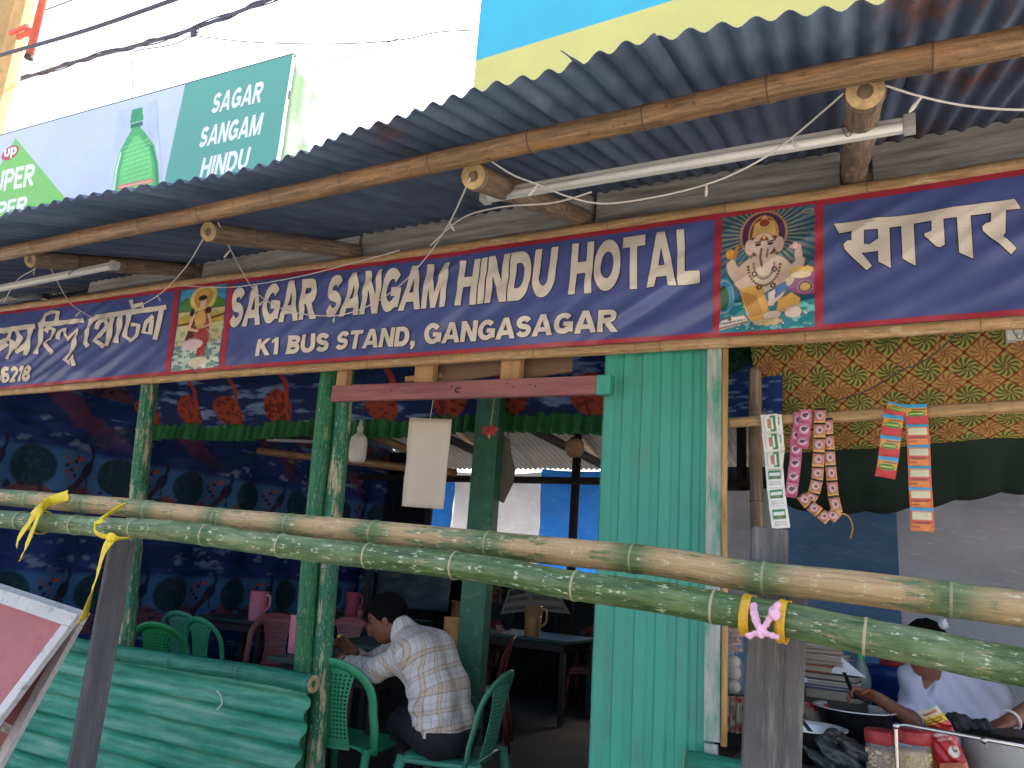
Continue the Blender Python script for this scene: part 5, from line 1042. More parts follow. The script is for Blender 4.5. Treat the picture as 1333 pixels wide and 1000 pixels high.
# jugs
def jug(label, mat, base, h, r, handle=1, lid=None, marks=False):
    t = thing('water_jug', label, 'jug', (0, 0, 0), 'plastic water jugs')
    mb = MB(); mb.lathe([(r * .86, 0), (r * .9, .004), (r * .97, h * .5), (r * 1.0, h * .93), (r * 1.05, h * .96), (r * 1.05, h), (r * .95, h), (r * .92, h * .9), (r * .3, h * .88)], (0, 0, 0), 24); build('body', mb, mat, t, smooth=True)
    mb = MB(); mb.lathe([(r * 1.02, h * .62), (r * 1.03, h * .64), (r * 1.0, h * .66)], (0, 0, 0), 24); build('rim_band', mb, mat, t, smooth=True)
    if handle: mb = MB(); mb.tube(catmull([(r * .95, 0, h * .88), (r * 1.6, 0, h * .86), (r * 1.65, 0, h * .5), (r * .95, 0, h * .32)], 6), r * .13, 8); build('handle', mb, mat, t, smooth=True)
    if marks:
        for row, zz in enumerate((.62, .34)):
            for k in range(7):
                a_ = -2.55 + k * .17; mb = MB(); R = Matrix.Rotation(a_ + PI / 2, 3, 'Z'); hh = random.uniform(.018, .03); mb.box((math.cos(a_) * r * .99, math.sin(a_) * r * .99, h * zz), (r * .11, .003, hh), R); build('printed_mark', mb, M('ink_black', S(40, 34, 32), .7, .1), t)
    t.location = base; return t
jp = plastic('jug_pink', S(218, 132, 150)); jo = plastic('jug_orange', S(214, 152, 92)); jc = M('jug_copper', S(166, 110, 76), .4, .15, 4, .05, metal=.3); jg = M('jug_gold', S(190, 148, 104), .35, .15, 4, .05, metal=.3)
def onT(px, py): q = PZ(px, py, TT); return q
jug('pale pink jug on the left table, beside the dusty pink chair', jp, (-5.43, 5.46, TT), .255, .082); q = P(457, 800, 7.0); jug('deeper pink jug with a handle, behind the seated man', plastic('jug_magenta', S(206, 92, 124)), (q.x, q.y, TT), .25, .078, 1)
q = P(379, 868, 3.9); jug('tall pale pink jug half hidden by the green posts', jp, (q.x - .02, 3.95, TT), .23, .06, 0)
q = P(588, 845, 4.9); jug('orange jug with black lettering right behind the man', jo, (q.x, 4.9, TT), .25, .070, 0, None, True); q = P(592, 795, 7.3); jug('copper coloured jug seen above the orange one', jc, (q.x + .05, 7.3, TT), .25, .085, 0)
q = P(690, 825, 7.0); jug('gold jug standing alone in the middle of the doorway', jg, (q.x, 7.05, TT), .29, .085, 1)
for px, py, Y in ((650, 815, 6.95), (468, 806, 6.9)):
    q = P(px, py, Y); t = MB(); t.lathe([(.025, 0), (.034, .07), (.036, .075), (.032, .072), (.024, .006)], (q.x, q.y, TT + .001), 16); tag(build('cup', t, plastic('cup_pink', S(206, 140, 128)), smooth=True), 'small pink cup ' + ('near the newspaper' if px == 650 else 'beside the deeper pink jug'), 'cup', 'small pink cups')

# ================================================================== HANGING THINGS IN THE DOORWAY
t = thing('hanging_bulb', 'white bulb hanging on a cord beside the twin green posts', 'bulb', P(467, 545, 3.6)); p = P(467, 576, 3.6)
ceram = M('white_plastic', S(206, 200, 186), .4, .06, 4, .02)
mb = MB(); mb.lathe([(.020, -.125), (.045, -.118), (.053, -.09), (.053, .0), (.048, .008), (.050, .016), (.046, .03), (.028, .048), (.022, .055)], p, 24); build('lamp_body', mb, ceram, t, smooth=True)
mb = MB(); mb.lathe([(.018, .055), (.020, .09), (.013, .10), (.010, .125), (.003, .14)], p, 14); build('holder', mb, M('holder_white', S(180, 174, 164), .5, .1), t, smooth=True); mb = MB(); mb.tube([p + Vector((0, 0, .13)), p + Vector((0, .05, .62))], .003, 6); build('cord', mb, thin_m, t)
t = thing('hanging_card', 'blank off-white card hanging in the doorway, slightly crooked', 'card', P(558, 545, 3.5)); c4 = [P(*c, 3.5) for c in ((523, 659), (577, 663), (533, 543), (588, 546))]; fm = quad_map(*c4); mb = MB(); mb.smooth = True
mb.grid(8, 16, lambda u, v: fm(u, v) + Vector((0, .012 * math.sin(u * 3.1) + .01 * mnoise.noise(Vector((u * 2, v * 3, 0))), 0))); build('card_sheet', mb, M('card_paper', S(206, 192, 174), .85, .05, 3, .05), t, solid=.002); mb = MB(); mb.tube([fm(.5, .99), fm(.5, 1) + Vector((0, .03, .32))], .0018, 5); build('string', mb, cord_m, t)
t = thing('hanging_flower', 'small red paper flower on a string in front of the square green post', 'flower', P(640, 560, 3.75)); p = P(637, 561, 3.75); mb = MB()
for k in range(6): a_ = k * PI / 3 + .3; mb.blob(p + Vector((.034 * math.cos(a_), .01 * math.sin(a_ * 2), .016 * math.sin(a_))), (.026, .012, .014), 8, 6, rot=Matrix.Rotation(-a_, 3, 'Y'), amp=.3, sc_=60)
build('petals', mb, M('red_petal', S(190, 66, 66), .7, .25, 20, .2), t, smooth=True); mb = MB(); mb.tube([p, p + Vector((.01, 0, .09)), p + Vector((.012, .02, .3))], .003, 5); build('string', mb, M('yellow_string', S(176, 160, 90), .7, .2), t); mb = MB(); mb.blob(p + Vector((.006, -.005, -.03)), (.006, .006, .018), 6, 5); build('pistil', mb, MATS['yellow_string'], t)
t = thing('hanging_coconut', 'round brown husked coconut hanging near the top of the doorway', 'coconut', P(748, 583, 4.6)); p = P(748, 583, 4.6); mb = MB(); mb.blob(p, (.062, .062, .068), 18, 14, amp=.18, sc_=40); build('husk', mb, M('coconut_husk', S(138, 106, 80), .95, .4, 20, .8, 60), t, smooth=True); mb = MB(); mb.tube([p, p + Vector((0, 0, .45))], .003, 5); build('string', mb, thin_m, t)
t = thing('driftwood', 'weathered grey broken plank hanging beside the square green post', 'driftwood', P(658, 600, 4.2)); o_ = P(650, 566, 4.2); dw = []
mb = MB(); pts2 = [(655, 566), (664, 572), (666, 592), (671, 612), (668, 630), (660, 646), (656, 655), (650, 648), (652, 625), (648, 610), (652, 590)]
pp = [P(a, b, 4.2) for a, b in pts2]; mb.prism([(q.x, q.z) for q in pp], (0, 4.2, 0), (1, 0, 0), (0, 0, 1), -.04); build('broken_plank', mb, M('grey_driftwood', S(112, 104, 92), .9, .35, 12, .7, 50, stretch=(4, 4, .6)), t); mb = MB(); mb.tube([pp[0] + Vector((.03, .01, -.01)), pp[0] + Vector((.03, .03, .33))], .003, 5); build('string', mb, thin_m, t)
t = thing('hanging_bulb', 'small dim bulb hanging behind the blue and red sachets', 'bulb', P(1171, 620, 4.3)); p = P(1171, 640, 4.3); mb = MB(); mb.lathe([(.008, -.06), (.030, -.045), (.036, -.01), (.024, .03), (.018, .05), (.020, .075), (.012, .09)], p, 16); build('lamp_body', mb, ceram, t, smooth=True); mb = MB(); mb.tube([p + Vector((0, 0, .08)), p + Vector((0, 0, .28))], .003, 5); build('cord', mb, thin_m, t)
t = thing('inner_tube_light', 'unlit tube light on the rear wall behind the green posts', 'tube light', P(390, 574, 6.0)); mb = MB(); mb.plank(P(348, 573, 6.0), P(432, 576, 6.0), .03, .03); build('batten', mb, tube_w, t); mb = MB(); p = P(383, 585, 6.0); mb.lathe([(.05, -.16), (.06, -.12), (.03, -.03), (.02, 0)], p, 12); build('lamp', mb, M('dim_lamp', S(70, 70, 72), .6, .2), t)
# pale pole that carries the sachet strips
pa, pb = P(942, 551, 3.3), P(1420, 524, 3.3); bamboo('sachet_pole', [pa, pb, pb + Vector((.75, 0, .01))], .022, .027, BAM['pale'], shop, spacing=.62, wob=.001)
cab = thing('thin_cable', 'thin dark cable crossing in front of the pinwheel cloth', 'cable', P(1100, 525, 3.38)); mb = MB(); mb.tube(catmull([P(1085, 523, 3.39), P(1130, 508, 3.385), (P(1180, 479, 3.38)), P(1188, 478, 3.38), P(1215, 462, 3.37), P(1245, 435, 3.36)], 6), .003, 6); build('strand', mb, thin_m, cab)
# ================================================================== SACHET STRIPS
foil = MV('foil_print', .28, .12, 90, 0, .6)
def sachet_mesh(kind, w_, h_):
    n = 18; pt = Paint(n, n, 1, (1, 1, 1)); R_ = pt.rect
    if kind == 'white_side':
        pt.c[:] = S(226, 222, 206); R_(.52, .10, .86, .90, S(32, 120, 52)); R_(.60, .2, .70, .8, S(220, 226, 214)); R_(.36, .25, .5, .75, S(196, 110, 70)); R_(.16, .15, .22, .85, S(170, 168, 160))
    elif kind == 'white_front':
        pt.c[:] = S(232, 232, 224); R_(.12, .42, .88, .88, S(36, 124, 52)); R_(.22, .60, .78, .74, S(222, 228, 214)); R_(.4, .46, .66, .52, S(198, 90, 60)); R_(.16, .12, .84, .17, S(176, 176, 176)); R_(.2, .24, .8, .28, S(176, 176, 176))
    elif kind == 'pink':
        pt.c[:] = S(190, 84, 120); R_(.06, .06, .94, .22, S(160, 50, 90)); pt.ell(.5, .58, .38, .30, S(206, 176, 186)); pt.ell(.45, .58, .2, .16, S(92, 52, 66)); pt.ell(.66, .66, .1, .1, S(66, 40, 52)); R_(.1, .9, .9, .98, S(222, 160, 180))
    elif kind == 'brown':
        pt.c[:] = S(206, 142, 66); R_(.08, .14, .92, .86, S(176, 112, 98)); pt.ell(.5, .5, .34, .28, S(206, 164, 160)); pt.ell(.55, .48, .14, .12, S(112, 60, 60)); R_(0, .86, 1, 1, S(52, 40, 34)); R_(0, 0, 1, .06, S(226, 176, 84))
    elif kind == 'red':
        pt.c[:] = S(198, 40, 44); R_(0, .82, 1, 1, S(70, 172, 214)); R_(.04, .42, .96, .78, S(226, 164, 62)); pt.ell(.5, .5, .40, .15, S(58, 130, 48)); R_(.2, .46, .8, .54, S(210, 214, 90)); R_(.3, .68, .9, .73, S(120, 50, 40)); R_(0, 0, 1, .05, S(160, 26, 34))
    elif kind == 'orange':
        pt.c[:] = S(222, 130, 56); R_(0, .84, 1, 1, S(64, 168, 214)); R_(.08, .48, .94, .80, S(218, 210, 170)); R_(.16, .62, .7, .66, S(150, 140, 110)); R_(.1, .32, .9, .46, S(196, 74, 50)); R_(.2, .30, .8, .38, S(70, 40, 30)); R_(.1, .12, .4, .17, S(150, 60, 40)); R_(.02, 0, .06, .84, S(206, 60, 50)); R_(.94, 0, .98, .84, S(206, 60, 50))
    mb = MB(); mb.grid(n, n, lambda u, v: ((u - .5) * w_, -.006 * (math.sin(math.pi * u) * math.sin(math.pi * v)) ** .7 + .0015 * math.sin(u * 9 + v * 5), (v - 1) * h_)); mb.col = pt.c.reshape(-1, 3); mb.smooth = True; return mb
def sachet_strip(label, path, kinds, Y, w_, h_, group='strips of sachets on the pole', sway=0):
    """path: pixel positions of each sachet's top centre"""
    t = thing('sachet_strip', label, 'sachets', P(*path[0], Y), group); cache = {}
    for i in range(len(path) - 1):
        k = kinds[min(i, len(kinds) - 1)]; a = P(*path[i], Y - .001 * (i % 2)); b = P(*path[i + 1], Y)
        d = b - a; ln = d.length; ang = math.atan2(d.x, -d.z)
        if k not in cache:
            o = build('sachet', sachet_mesh(k, w_, h_), foil, None); cache[k] = o; o.parent = t
        else: o = cache[k].copy(); COL.objects.link(o); o.parent = t
        o.location = a - t.location + Vector((0, -.002 * (i % 3), .002)); o.rotation_euler = (random.uniform(-.08, .08), -ang, random.uniform(-.12, .12)); o.scale = (1, 1, ln / h_ * 1.02)
    return t
SY = 3.262
sachet_strip('front strip of white sachets with sideways green labels', [(1001, 540), (1003, 564), (1006, 588), (1008, 611)], ['white_side'], SY - .004, .068, .068)
sachet_strip('longer strip of white and green sachets hanging behind the first', [(1006, 541), (1008, 564), (1010, 588), (1008, 610), (1010, 635), (1013, 660), (1017, 688)], ['white_front'], SY + .006, .070, .070)
sachet_strip('short pink sachet strip hanging in front', [(1049, 534), (1048, 552), (1046, 570), (1044, 584)], ['pink'], SY - .004, .048, .052)
sachet_strip('long pink sachet strip hanging behind the short one', [(1041, 538), (1039, 560), (1037, 578), (1036, 596), (1034, 614), (1032, 630), (1030, 648)], ['pink'], SY + .005, .046, .050)
sachet_strip('orange edged sachet strip curling into a loop', [(1068, 532), (1067, 551), (1067, 570), (1066, 589), (1065, 608), (1064, 625), (1060, 642), (1052, 655)], ['brown'], SY, .044, .052)
sachet_strip('lower end of the looped orange sachets, knotted sideways', [(1042, 644), (1053, 658), (1067, 668), (1079, 678), (1090, 666)], ['brown'], SY - .008, .042, .046)
sachet_strip('second orange edged strip behind the loop, ending in a torn tail', [(1077, 545), (1078, 566), (1080, 586), (1081, 606), (1083, 626), (1085, 646), (1090, 668)], ['brown'], SY + .010, .040, .054)
t = thing('torn_tail', 'thin torn foil tail below the orange sachets', 'foil', P(1100, 672, SY)); mb = MB(); ribbon(mb, [P(1092, 668, SY), P(1104, 672, SY), P(1110, 686, SY), P(1107, 702, SY)], .006, .003); build('foil_strip', mb, M('foil_gold', S(196, 150, 70), .4, .2), t, solid=.0008)
sachet_strip('red and blue sachet strip, left one of the pair', [(1169, 526), (1164, 541), (1160, 568), (1157, 595), (1152, 622)], ['red'], SY - .002, .072, .075)
sachet_strip('orange, red and blue sachet strip, longest of all', [(1192, 527), (1194, 553), (1196, 580), (1197, 607), (1198, 635), (1200, 662), (1201, 692)], ['red', 'orange'], SY - .004, .077, .078)

# ================================================================== ON THE COUNTER
CT = .851
plast_clear = M('clear_plastic', S(210, 216, 214), .12, .05, 4, 0, trans=.0, alpha=.22); steel = M('steel', S(190, 190, 188), .22, .1, 5, .03, 30, metal=1.0); blackp = M('blackened_pan', S(40, 40, 42), .4, .3, 6, .2, metal=.6)
def jar_glass(t, c, r, h, seg=20): mb = MB(); mb.lathe([(r * .9, 0), (r, .006), (r, h * .86), (r * .86, h * .93), (r * .84, h)], c, seg); return build('jar_wall', mb, plast_clear, t, smooth=True)
c = P(950, 902, 3.62); t = thing('egg_jar', 'clear jar of white eggs at the counter end beside the tin panel', 'jar', (c.x, c.y, c.z)); jar_glass(t, c, .062, .155)
for k, (dx, dz) in enumerate(((-.026, .03), (.028, .03), (-.022, .085), (.03, .088), (-.026, .135), (.026, .132))): mb = MB(); mb.blob(c + Vector((dx, -.018 * (k % 2) - .012, dz)), (.025, .025, .028), 14, 10); tag(build('egg', mb, M('eggshell', S(222, 208, 188), .6, .06, 8, .05), smooth=True), ('lower', 'middle', 'upper')[k // 2] + (' left', ' right')[k % 2] + ' white egg inside the clear jar beside the tin panel', 'egg', 'eggs in the jar')
c2 = c + Vector((.0, 0, .165)); t = thing('biscuit_jar', 'clear jar of broken biscuits standing on the egg jar', 'jar', c2); jar_glass(t, c2, .06, .12)
for k in range(12): mb = MB(); a_ = k * 2.4; mb.box(c2 + Vector((.032 * math.cos(a_), .02 * math.sin(a_) - .015, .018 + .0082 * k)), (.045, .03, .012), Matrix.Rotation(a_, 3, 'Z') @ Matrix.Rotation(.4 * math.sin(k), 3, 'X')); tag(build('biscuit', mb, M('biscuit', S(206, 158, 132), .85, .25, 14, .3)), 'broken biscuit inside the jar above the eggs', 'biscuit', 'biscuits in the jar')
shelf_t = c.z
mb = MB(); mb.box((c.x + .02, 3.66, (shelf_t + CT) / 2 - .002), (.24, .24, shelf_t - CT - .004)); tag(build('wooden_crate', mb, M('crate_dark', S(48, 44, 42), .8, .3, 5, .3)), 'dark crate standing under the egg jar', 'crate')
fl = Paint(60, 40, 1.5, S(196, 182, 160)); 
for _ in range(30):
    x_, y_ = random.uniform(0, 1.5), random.uniform(0, 1); cc = random.choice([S(196, 60, 64), S(120, 128, 78), S(206, 120, 120), S(150, 150, 110)]); fl.ell(x_, y_, .09, .09, cc); fl.ell(x_, y_, .045, .045, tuple(v * .7 for v in cc))
def floral(nm, label, pts, Y0, dy):
    q = [P(*p, Y0) for p in pts]; fm = quad_map(*q); t = painted(nm, fl, lambda u, v: fm(u, v) + Vector((0, dy * v + .008 * math.sin(u * 25), 0)), MV('floral_oilcloth', .4, .05, 90, 0, .5), None, .001); return tag(t, label, 'cloth')
floral('floral_cloth', 'red rose oilcloth hanging below the egg jar', ((938, 952), (970, 956), (938, 905), (972, 908)), 3.50, .0); floral('floral_cloth', 'pale pink floral oilcloth behind the steel bowls', ((1012, 968), (1090, 975), (1015, 912), (1078, 916)), 3.86, .0)
def bottle(label, base, r, h, body, cap, ridges=8):
    t = thing('bottle', label, 'bottle', base); prof = [(r * .9, 0), (r, .01)]
    for k in range(ridges): z = .02 + (h * .66 - .02) * k / ridges; prof += [(r, z), (r * .93, z + h * .02), (r, z + h * .045)]
    prof += [(r, h * .70), (r * .75, h * .8), (r * .4, h * .88), (r * .4, h * .92)]; mb = MB(); mb.lathe(prof, base, 18); build('bottle_body', mb, body, t, smooth=True)
    mb = MB(); mb.lathe([(r * .46, h * .90), (r * .46, h), (r * .40, h * 1.005)], base, 16); build('cap', mb, cap, t); return t
bg_ = M('bottle_plastic_grey', S(136, 150, 146), .2, .1, 5, .05, alpha=.75); c = P(1122, 898, 4.05); bottle('ridged clear bottle with green neck behind the bowls', Vector((c.x, 4.05, CT)), .042, P(1122, 846, 4.05).z - CT, bg_, plastic('cap_green', S(40, 160, 120)))
c = P(970, 880, 3.98); bottle('blue tinted water bottle behind the egg jar', Vector((c.x, 3.98, CT)), .06, P(970, 822, 3.98).z - CT, M('bottle_blue', S(70, 130, 176), .2, .1, 5, .05, alpha=.7), plastic('cap_blue', S(30, 90, 170)))
# stacks of notebooks: every book its own thing
bk = [S(206, 200, 188), S(150, 128, 112), S(190, 182, 170), S(120, 60, 54), S(196, 100, 72), S(70, 72, 80), S(60, 84, 130), S(188, 180, 140)]
def book(label, cx, y, z, w_, d_, h_, col, rz, k):
    t = thing('notebook', label, 'notebook', (cx, y, z), 'stacked notebooks'); R = Matrix.Rotation(rz, 3, 'Z'); cm = M('book_cover_%d' % k, col, .7, .12, 6, .05)
    mb = MB(); mb.box((cx, y, z + h_ / 2), (w_ - .010, d_ - .010, h_ - .009), R); build('pages', mb, M('book_pages', S(160, 150, 136), .9, .12, 40, .4, 200, stretch=(1, 1, 12)), t)
    mb = MB(); mb.box((cx, y, z + .00125), (w_, d_, .0025), R); mb.box((cx, y, z + h_ - .004), (w_, d_, .0025), R); build('cover', mb, cm, t)
s0 = P(1078, 908, 4.0); z_ = max(CT + .001, s0.z - .0); mb = MB(); mb.box((s0.x, 4.02, (CT + z_) / 2), (.34, .26, max(.002, z_ - CT - .002))); tag(build('cash_box', mb, M('cash_box_wood', S(74, 66, 60), .7, .2, 5, .2)), 'dark low wooden box under the notebook stack', 'box')
names = ['lowest notebook of the stack, pale speckled cover', 'blue covered notebook near the bottom of the stack', 'pale notebook in the middle of the stack', 'dark notebook under the folded white paper', 'red and brown notebook above the dark one', 'brown notebook in the upper stack', 'pale thick notebook in the upper stack', 'thin brown notebook second from the top', 'topmost grey notebook of the stack']
for k, (cc, h_, off, w_) in enumerate(((7, .04, .02, .27), (6, .018, .015, .27), (0, .022, .01, .265), (5, .030, .01, .26), (4, .032, -.045, .17), (1, .022, -.03, .2), (0, .026, -.02, .21), (1, .022, -.035, .2), (2, .022, -.03, .18))):
    book(names[k], s0.x + off, 4.02, z_ + .001, w_, .2, h_ - .001, bk[cc], random.uniform(-.2, .2), k); z_ += h_
    if k == 3: zpap = z_
mb = MB(); q = Vector((s0.x + .085, 3.93, zpap)); mb.add([q + Vector((-.07, 0, .004)), q + Vector((.08, 0, .002)), q + Vector((.03, .05, .012)), q + Vector((-.015, .01, .072))], [(0, 1, 3), (1, 2, 3), (0, 3, 2)]); tag(build('folded_paper', mb, M('white_paper', S(214, 216, 222), .9, .05), solid=.001), 'folded white paper standing on the notebook stack', 'paper')
# steel bowls
def bowl(label, c, r, h):
    t = thing('steel_bowl', label, 'bowl', c); mb = MB(); mb.lathe([(r * .45, 0), (r * .62, h * .12), (r * .84, h * .5), (r * .96, h * .92), (r * 1.0, h)], c, 36, cap=(True, False)); build('outer_shell', mb, blackp, t, smooth=True)
    mb = MB(); mb.lathe([(r * 1.06, h), (r * 1.06, h + .004), (r * .965, h + .003), (r * .92, h * .88), (r * .78, h * .46), (r * .5, h * .14), (r * .05, h * .10)], c, 36, cap=(False, True)); build('inner_shell', mb, M('worn_steel', S(226, 226, 222), .3, .12, 6, .1, metal=.35), t, smooth=True); return t
def bowl_at(label, px, py, Y, r):
    rim = P(px, py, Y); h = max(.08, rim.z - CT); return bowl(label, Vector((rim.x, Y, CT)), r, h), rim
b1, rim1 = bowl_at('blackened steel bowl with a ladle in it, nearest the sill', 1052, 946, 3.50, .140); b2, rim2 = bowl_at('blackened steel bowl behind the first, under the reaching hand', 1112, 922, 3.80, .155)
t = thing('ladle', 'dark ladle resting in the front steel bowl', 'ladle', rim1); mb = MB(); a = P(1031, 922, 3.52); b = P(1060, 958, 3.46); mb.tube([a, b], [.006, .008], 8, sec=(1.6, .6)); mb.blob(b + Vector((.004, 0, -.01)), (.03, .03, .016), 12, 8); build('ladle_body', mb, blackp, t, smooth=True)
# small goods between the bowls, the notebooks and the drum
q = P(1029, 884, 4.0); hq = q.z - CT; mb = MB(); mb.bevbox((q.x, 4.02, CT + hq / 2 - .004), (.15, .2, hq - .01), .006); tag(build('tin_box', mb, M('dark_tin_box', S(60, 58, 58), .5, .25, 5, .2, metal=.3)), 'dark tin box left of the notebook stack', 'box')
mb = MB(); mb.bevbox((q.x, 4.02, q.z + .012), (.17, .22, .022), .006); tag(build('tray', mb, plastic('tray_pale_blue', S(176, 196, 214))), 'pale blue tray lying on the dark tin box', 'tray')
for k, (px, Y_, hh) in enumerate(((1143, 3.60, .11), (1158, 3.66, .12), (1172, 3.58, .105))):
    q = P(px, 930, Y_); mb = MB(); mb.lathe([(.026, 0), (.028, .003), (.036, hh), (.038, hh + .002), (.034, hh), (.026, .008), (.004, .006)], (q.x, Y_, CT + .001), 20, cap=(True, True)); tag(build('tumbler', mb, MATS['worn_steel'], smooth=True), ('left', 'middle', 'right')[k] + ' steel tumbler of the three behind the red lids', 'tumbler', 'steel tumblers')
q = P(1032, 905, 3.74); 
for k in range(7): mb = MB(); mb.lathe([(.05, 0), (.075, .004), (.088, .014), (.091, .014), (.076, .0015), (.01, .001)], (q.x + random.uniform(-.004, .004), 3.78, CT + .001 + .009 * k), 28); tag(build('plate', mb, MATS['worn_steel'], smooth=True), 'steel plate in the stack behind the front bowl', 'plate', 'stacked steel plates')
# crumpled black bag
bc = P(1098, 985, 3.36); cz = max(bc.z, CT + .075); bcn = np.array((bc.x, bc.y, cz))
def bagf(p): 
    q = p - bcn; n_ = .018 * np.sin(q[..., 0] * 62 + 3 * np.sin(q[..., 2] * 40)) * np.sin(q[..., 1] * 55 + 2) + .014 * np.sin(q[..., 2] * 90 + q[..., 0] * 50); return np.maximum(np.minimum(d_ell(p, bcn + np.array((0, 0, -.02)), (.115, .06, .07)), d_ell(p, bcn + np.array((-.03, 0, .03)), (.05, .04, .04))) + n_, CT + .002 - p[..., 2])
tag(build('plastic_bag', sdf_mesh(bagf, bcn - .17, bcn + .17, .007, 1), M('black_bag', S(58, 62, 60), .32, .35, 30, .7, 45)), 'crumpled black plastic bag beside the red lidded jars', 'bag')
# red lidded jars
redl = plastic('red_lid', S(166, 48, 52))
def ljar(label, px, py_top, Y, r, content, grains):
    top = P(px, py_top, Y); h = top.z - CT; base = Vector((top.x, Y, CT)); t = thing('snack_jar', label, 'jar', base); jar_glass(t, base, r, h - .02)
    mb = MB(); mb.lathe([(r * .9, .008), (r * .92, h * .6), (r * .8, h * .64), (r * .1, h * .66)], base, 20); build('filling', mb, content, t, smooth=True)
    if grains:
        mb = MB()
        for k in range(150): a_ = random.uniform(0, 6.28); mb.box(base + Vector((math.cos(a_) * r * .93, math.sin(a_) * r * .93, random.uniform(.01, h * .62))), (.012, .005, .008), Matrix.Rotation(random.uniform(0, 3), 3, 'Y') @ Matrix.Rotation(a_, 3, 'Z'))
        o = build('snack_grains', mb, grains, t); o['kind'] = 'stuff'
    mb = MB(); mb.lathe([(r * 1.03, h - .045), (r * 1.06, h - .042), (r * 1.06, h - .004), (r * 1.0, h), (r * .2, h - .002)], base, 24); build('lid', mb, redl, t, smooth=True)
    return t
mixm = M('snack_mix', S(150, 116, 84), .9, .5, 60, .6, 90); ljar('red lidded jar of brown and cream snack mix', 1147, 950, 3.34, .054, mixm, M('snack_cream', S(214, 192, 150), .8, .25, 40)); ljar('red lidded jar of yellow noodle snack, second from the bag', 1187, 949, 3.33, .060, M('noodle_snack', S(206, 178, 116), .85, .35, 70, .6, 120), M('noodle_pale', S(222, 200, 140), .8, .2))
# packets
def packet(label, pxs, Y, col, bands, thick=.03):
    q = [P(*p, Y) for p in pxs]; fm = quad_map(*q); pt = Paint(24, 30, 1, col)
    for f in bands: f(pt)
    t = thing('snack_packet', label, 'packet', q[0], 'snack packets')
    for s_, nm in ((-1, 'front_film'), (1, 'back_film')): painted(nm, pt, lambda u, v, s_=s_: fm(u, v) + Vector((0, s_ * thick * (math.sin(math.pi * u) * math.sin(math.pi * v)) ** .6 * (1 + .25 * math.sin(u * 17 + v * 11)), 0)), foil, t)
    return t
packet('white and yellow topped snack packet leaning above the jars', ((1212, 952), (1240, 944), (1194, 926), (1219, 918)), 3.42, S(226, 214, 190), [lambda p: p.rect(0, 0, 1, .30, S(206, 58, 48)), lambda p: p.rect(0, .30, 1, .62, S(226, 192, 44)), lambda p: p.line([(.15, .75), (.8, .8)], .05, S(200, 120, 60)), lambda p: p.line([(.2, .5), (.85, .5)], .03, S(120, 60, 40)), lambda p: p.line([(.2, .38), (.8, .38)], .025, S(120, 60, 40))])
packet('red snack packet with a white emblem in front of the steel pot', ((1222, 1004), (1262, 998), (1206, 950), (1240, 946)), 3.34, S(186, 36, 46), [lambda p: p.line([(.2, .86), (.75, .86)], .035, S(222, 200, 196)), lambda p: p.line([(.3, .74), (.8, .74)], .025, S(222, 180, 176)), lambda p: p.ell(.72, .42, .19, .15, S(222, 214, 196)), lambda p: p.line([(.72, .42), (.72, .52)], .02, S(60, 40, 36)), lambda p: p.line([(.72, .42), (.82, .42)], .02, S(60, 40, 36))])
packet('plain amber packet squeezed between the jar and the red packet', ((1205, 1004), (1224, 1004), (1204, 956), (1212, 954)), 3.37, S(206, 140, 50), [])
packet('orange speckled snack packet lying at the bottom edge', ((1220, 1016), (1268, 1014), (1224, 994), (1258, 992)), 3.30, S(206, 120, 84), [lambda p: p.line([(.2, .5), (.8, .6)], .05, S(226, 180, 150))])
# steel pot and the counter rail
pc = P(1312, 962, 3.52); t = thing('steel_pot', 'large steel pot with a dark lid at the right end of the counter', 'pot', (pc.x, 3.52, CT)); hp = pc.z - CT; base = Vector((pc.x, 3.52, CT)); mb = MB(); mb.lathe([(.13, 0), (.15, .01), (.15, hp), (.155, hp + .004)], base, 36); build('pot_body', mb, MATS['worn_steel'], t, smooth=True); mb = MB(); mb.lathe([(.16, hp + .006), (.162, hp + .014), (.12, hp + .024), (.03, hp + .03)], base, 36); build('lid', mb, blackp, t, smooth=True)
t = thing('counter_rail', 'thin steel guard rail with a corner upright along the counter front', 'rail', P(1166, 1000, 3.24)); a = P(1166, 942, 3.24); b = P(1400, 984, 3.20); mb = MB(); mb.tube(catmull([(a.x, a.y, CT - .02), (a.x, a.y, a.z - .03), (a.x + .006, a.y, a.z - .008), (a.x + .03, a.y, a.z)], 5) + [b], .0075, 12); build('pipe', mb, steel, t, smooth=True); mb = MB(); mb.blob(a + Vector((0, 0, -.008)), .013, 12, 8); c = P(1281, 964, 3.22); build('weld_joint', mb, steel, t, smooth=True); mb = MB(); mb.blob(c, (.012, .012, .012), 10, 8); build('weld_joint', mb, steel, t, smooth=True)
mc = P(1254, 943, 3.5); mcn = np.array(mc)
def meshf(p): q = p - mcn; return d_ell(p, mcn, (.085, .05, .035)) + .005 * np.sin(q[..., 0] * 150) * np.sin(q[..., 2] * 130 + q[..., 0] * 60) + .006 * np.sin(q[..., 0] * 60)
tag(build('black_cloth', sdf_mesh(meshf, mcn - .12, mcn + .12, .006, 1), M('black_net', S(38, 42, 44), .8, .6, 90, .8, 120)), 'bundled black net cloth on the pot lid', 'cloth')
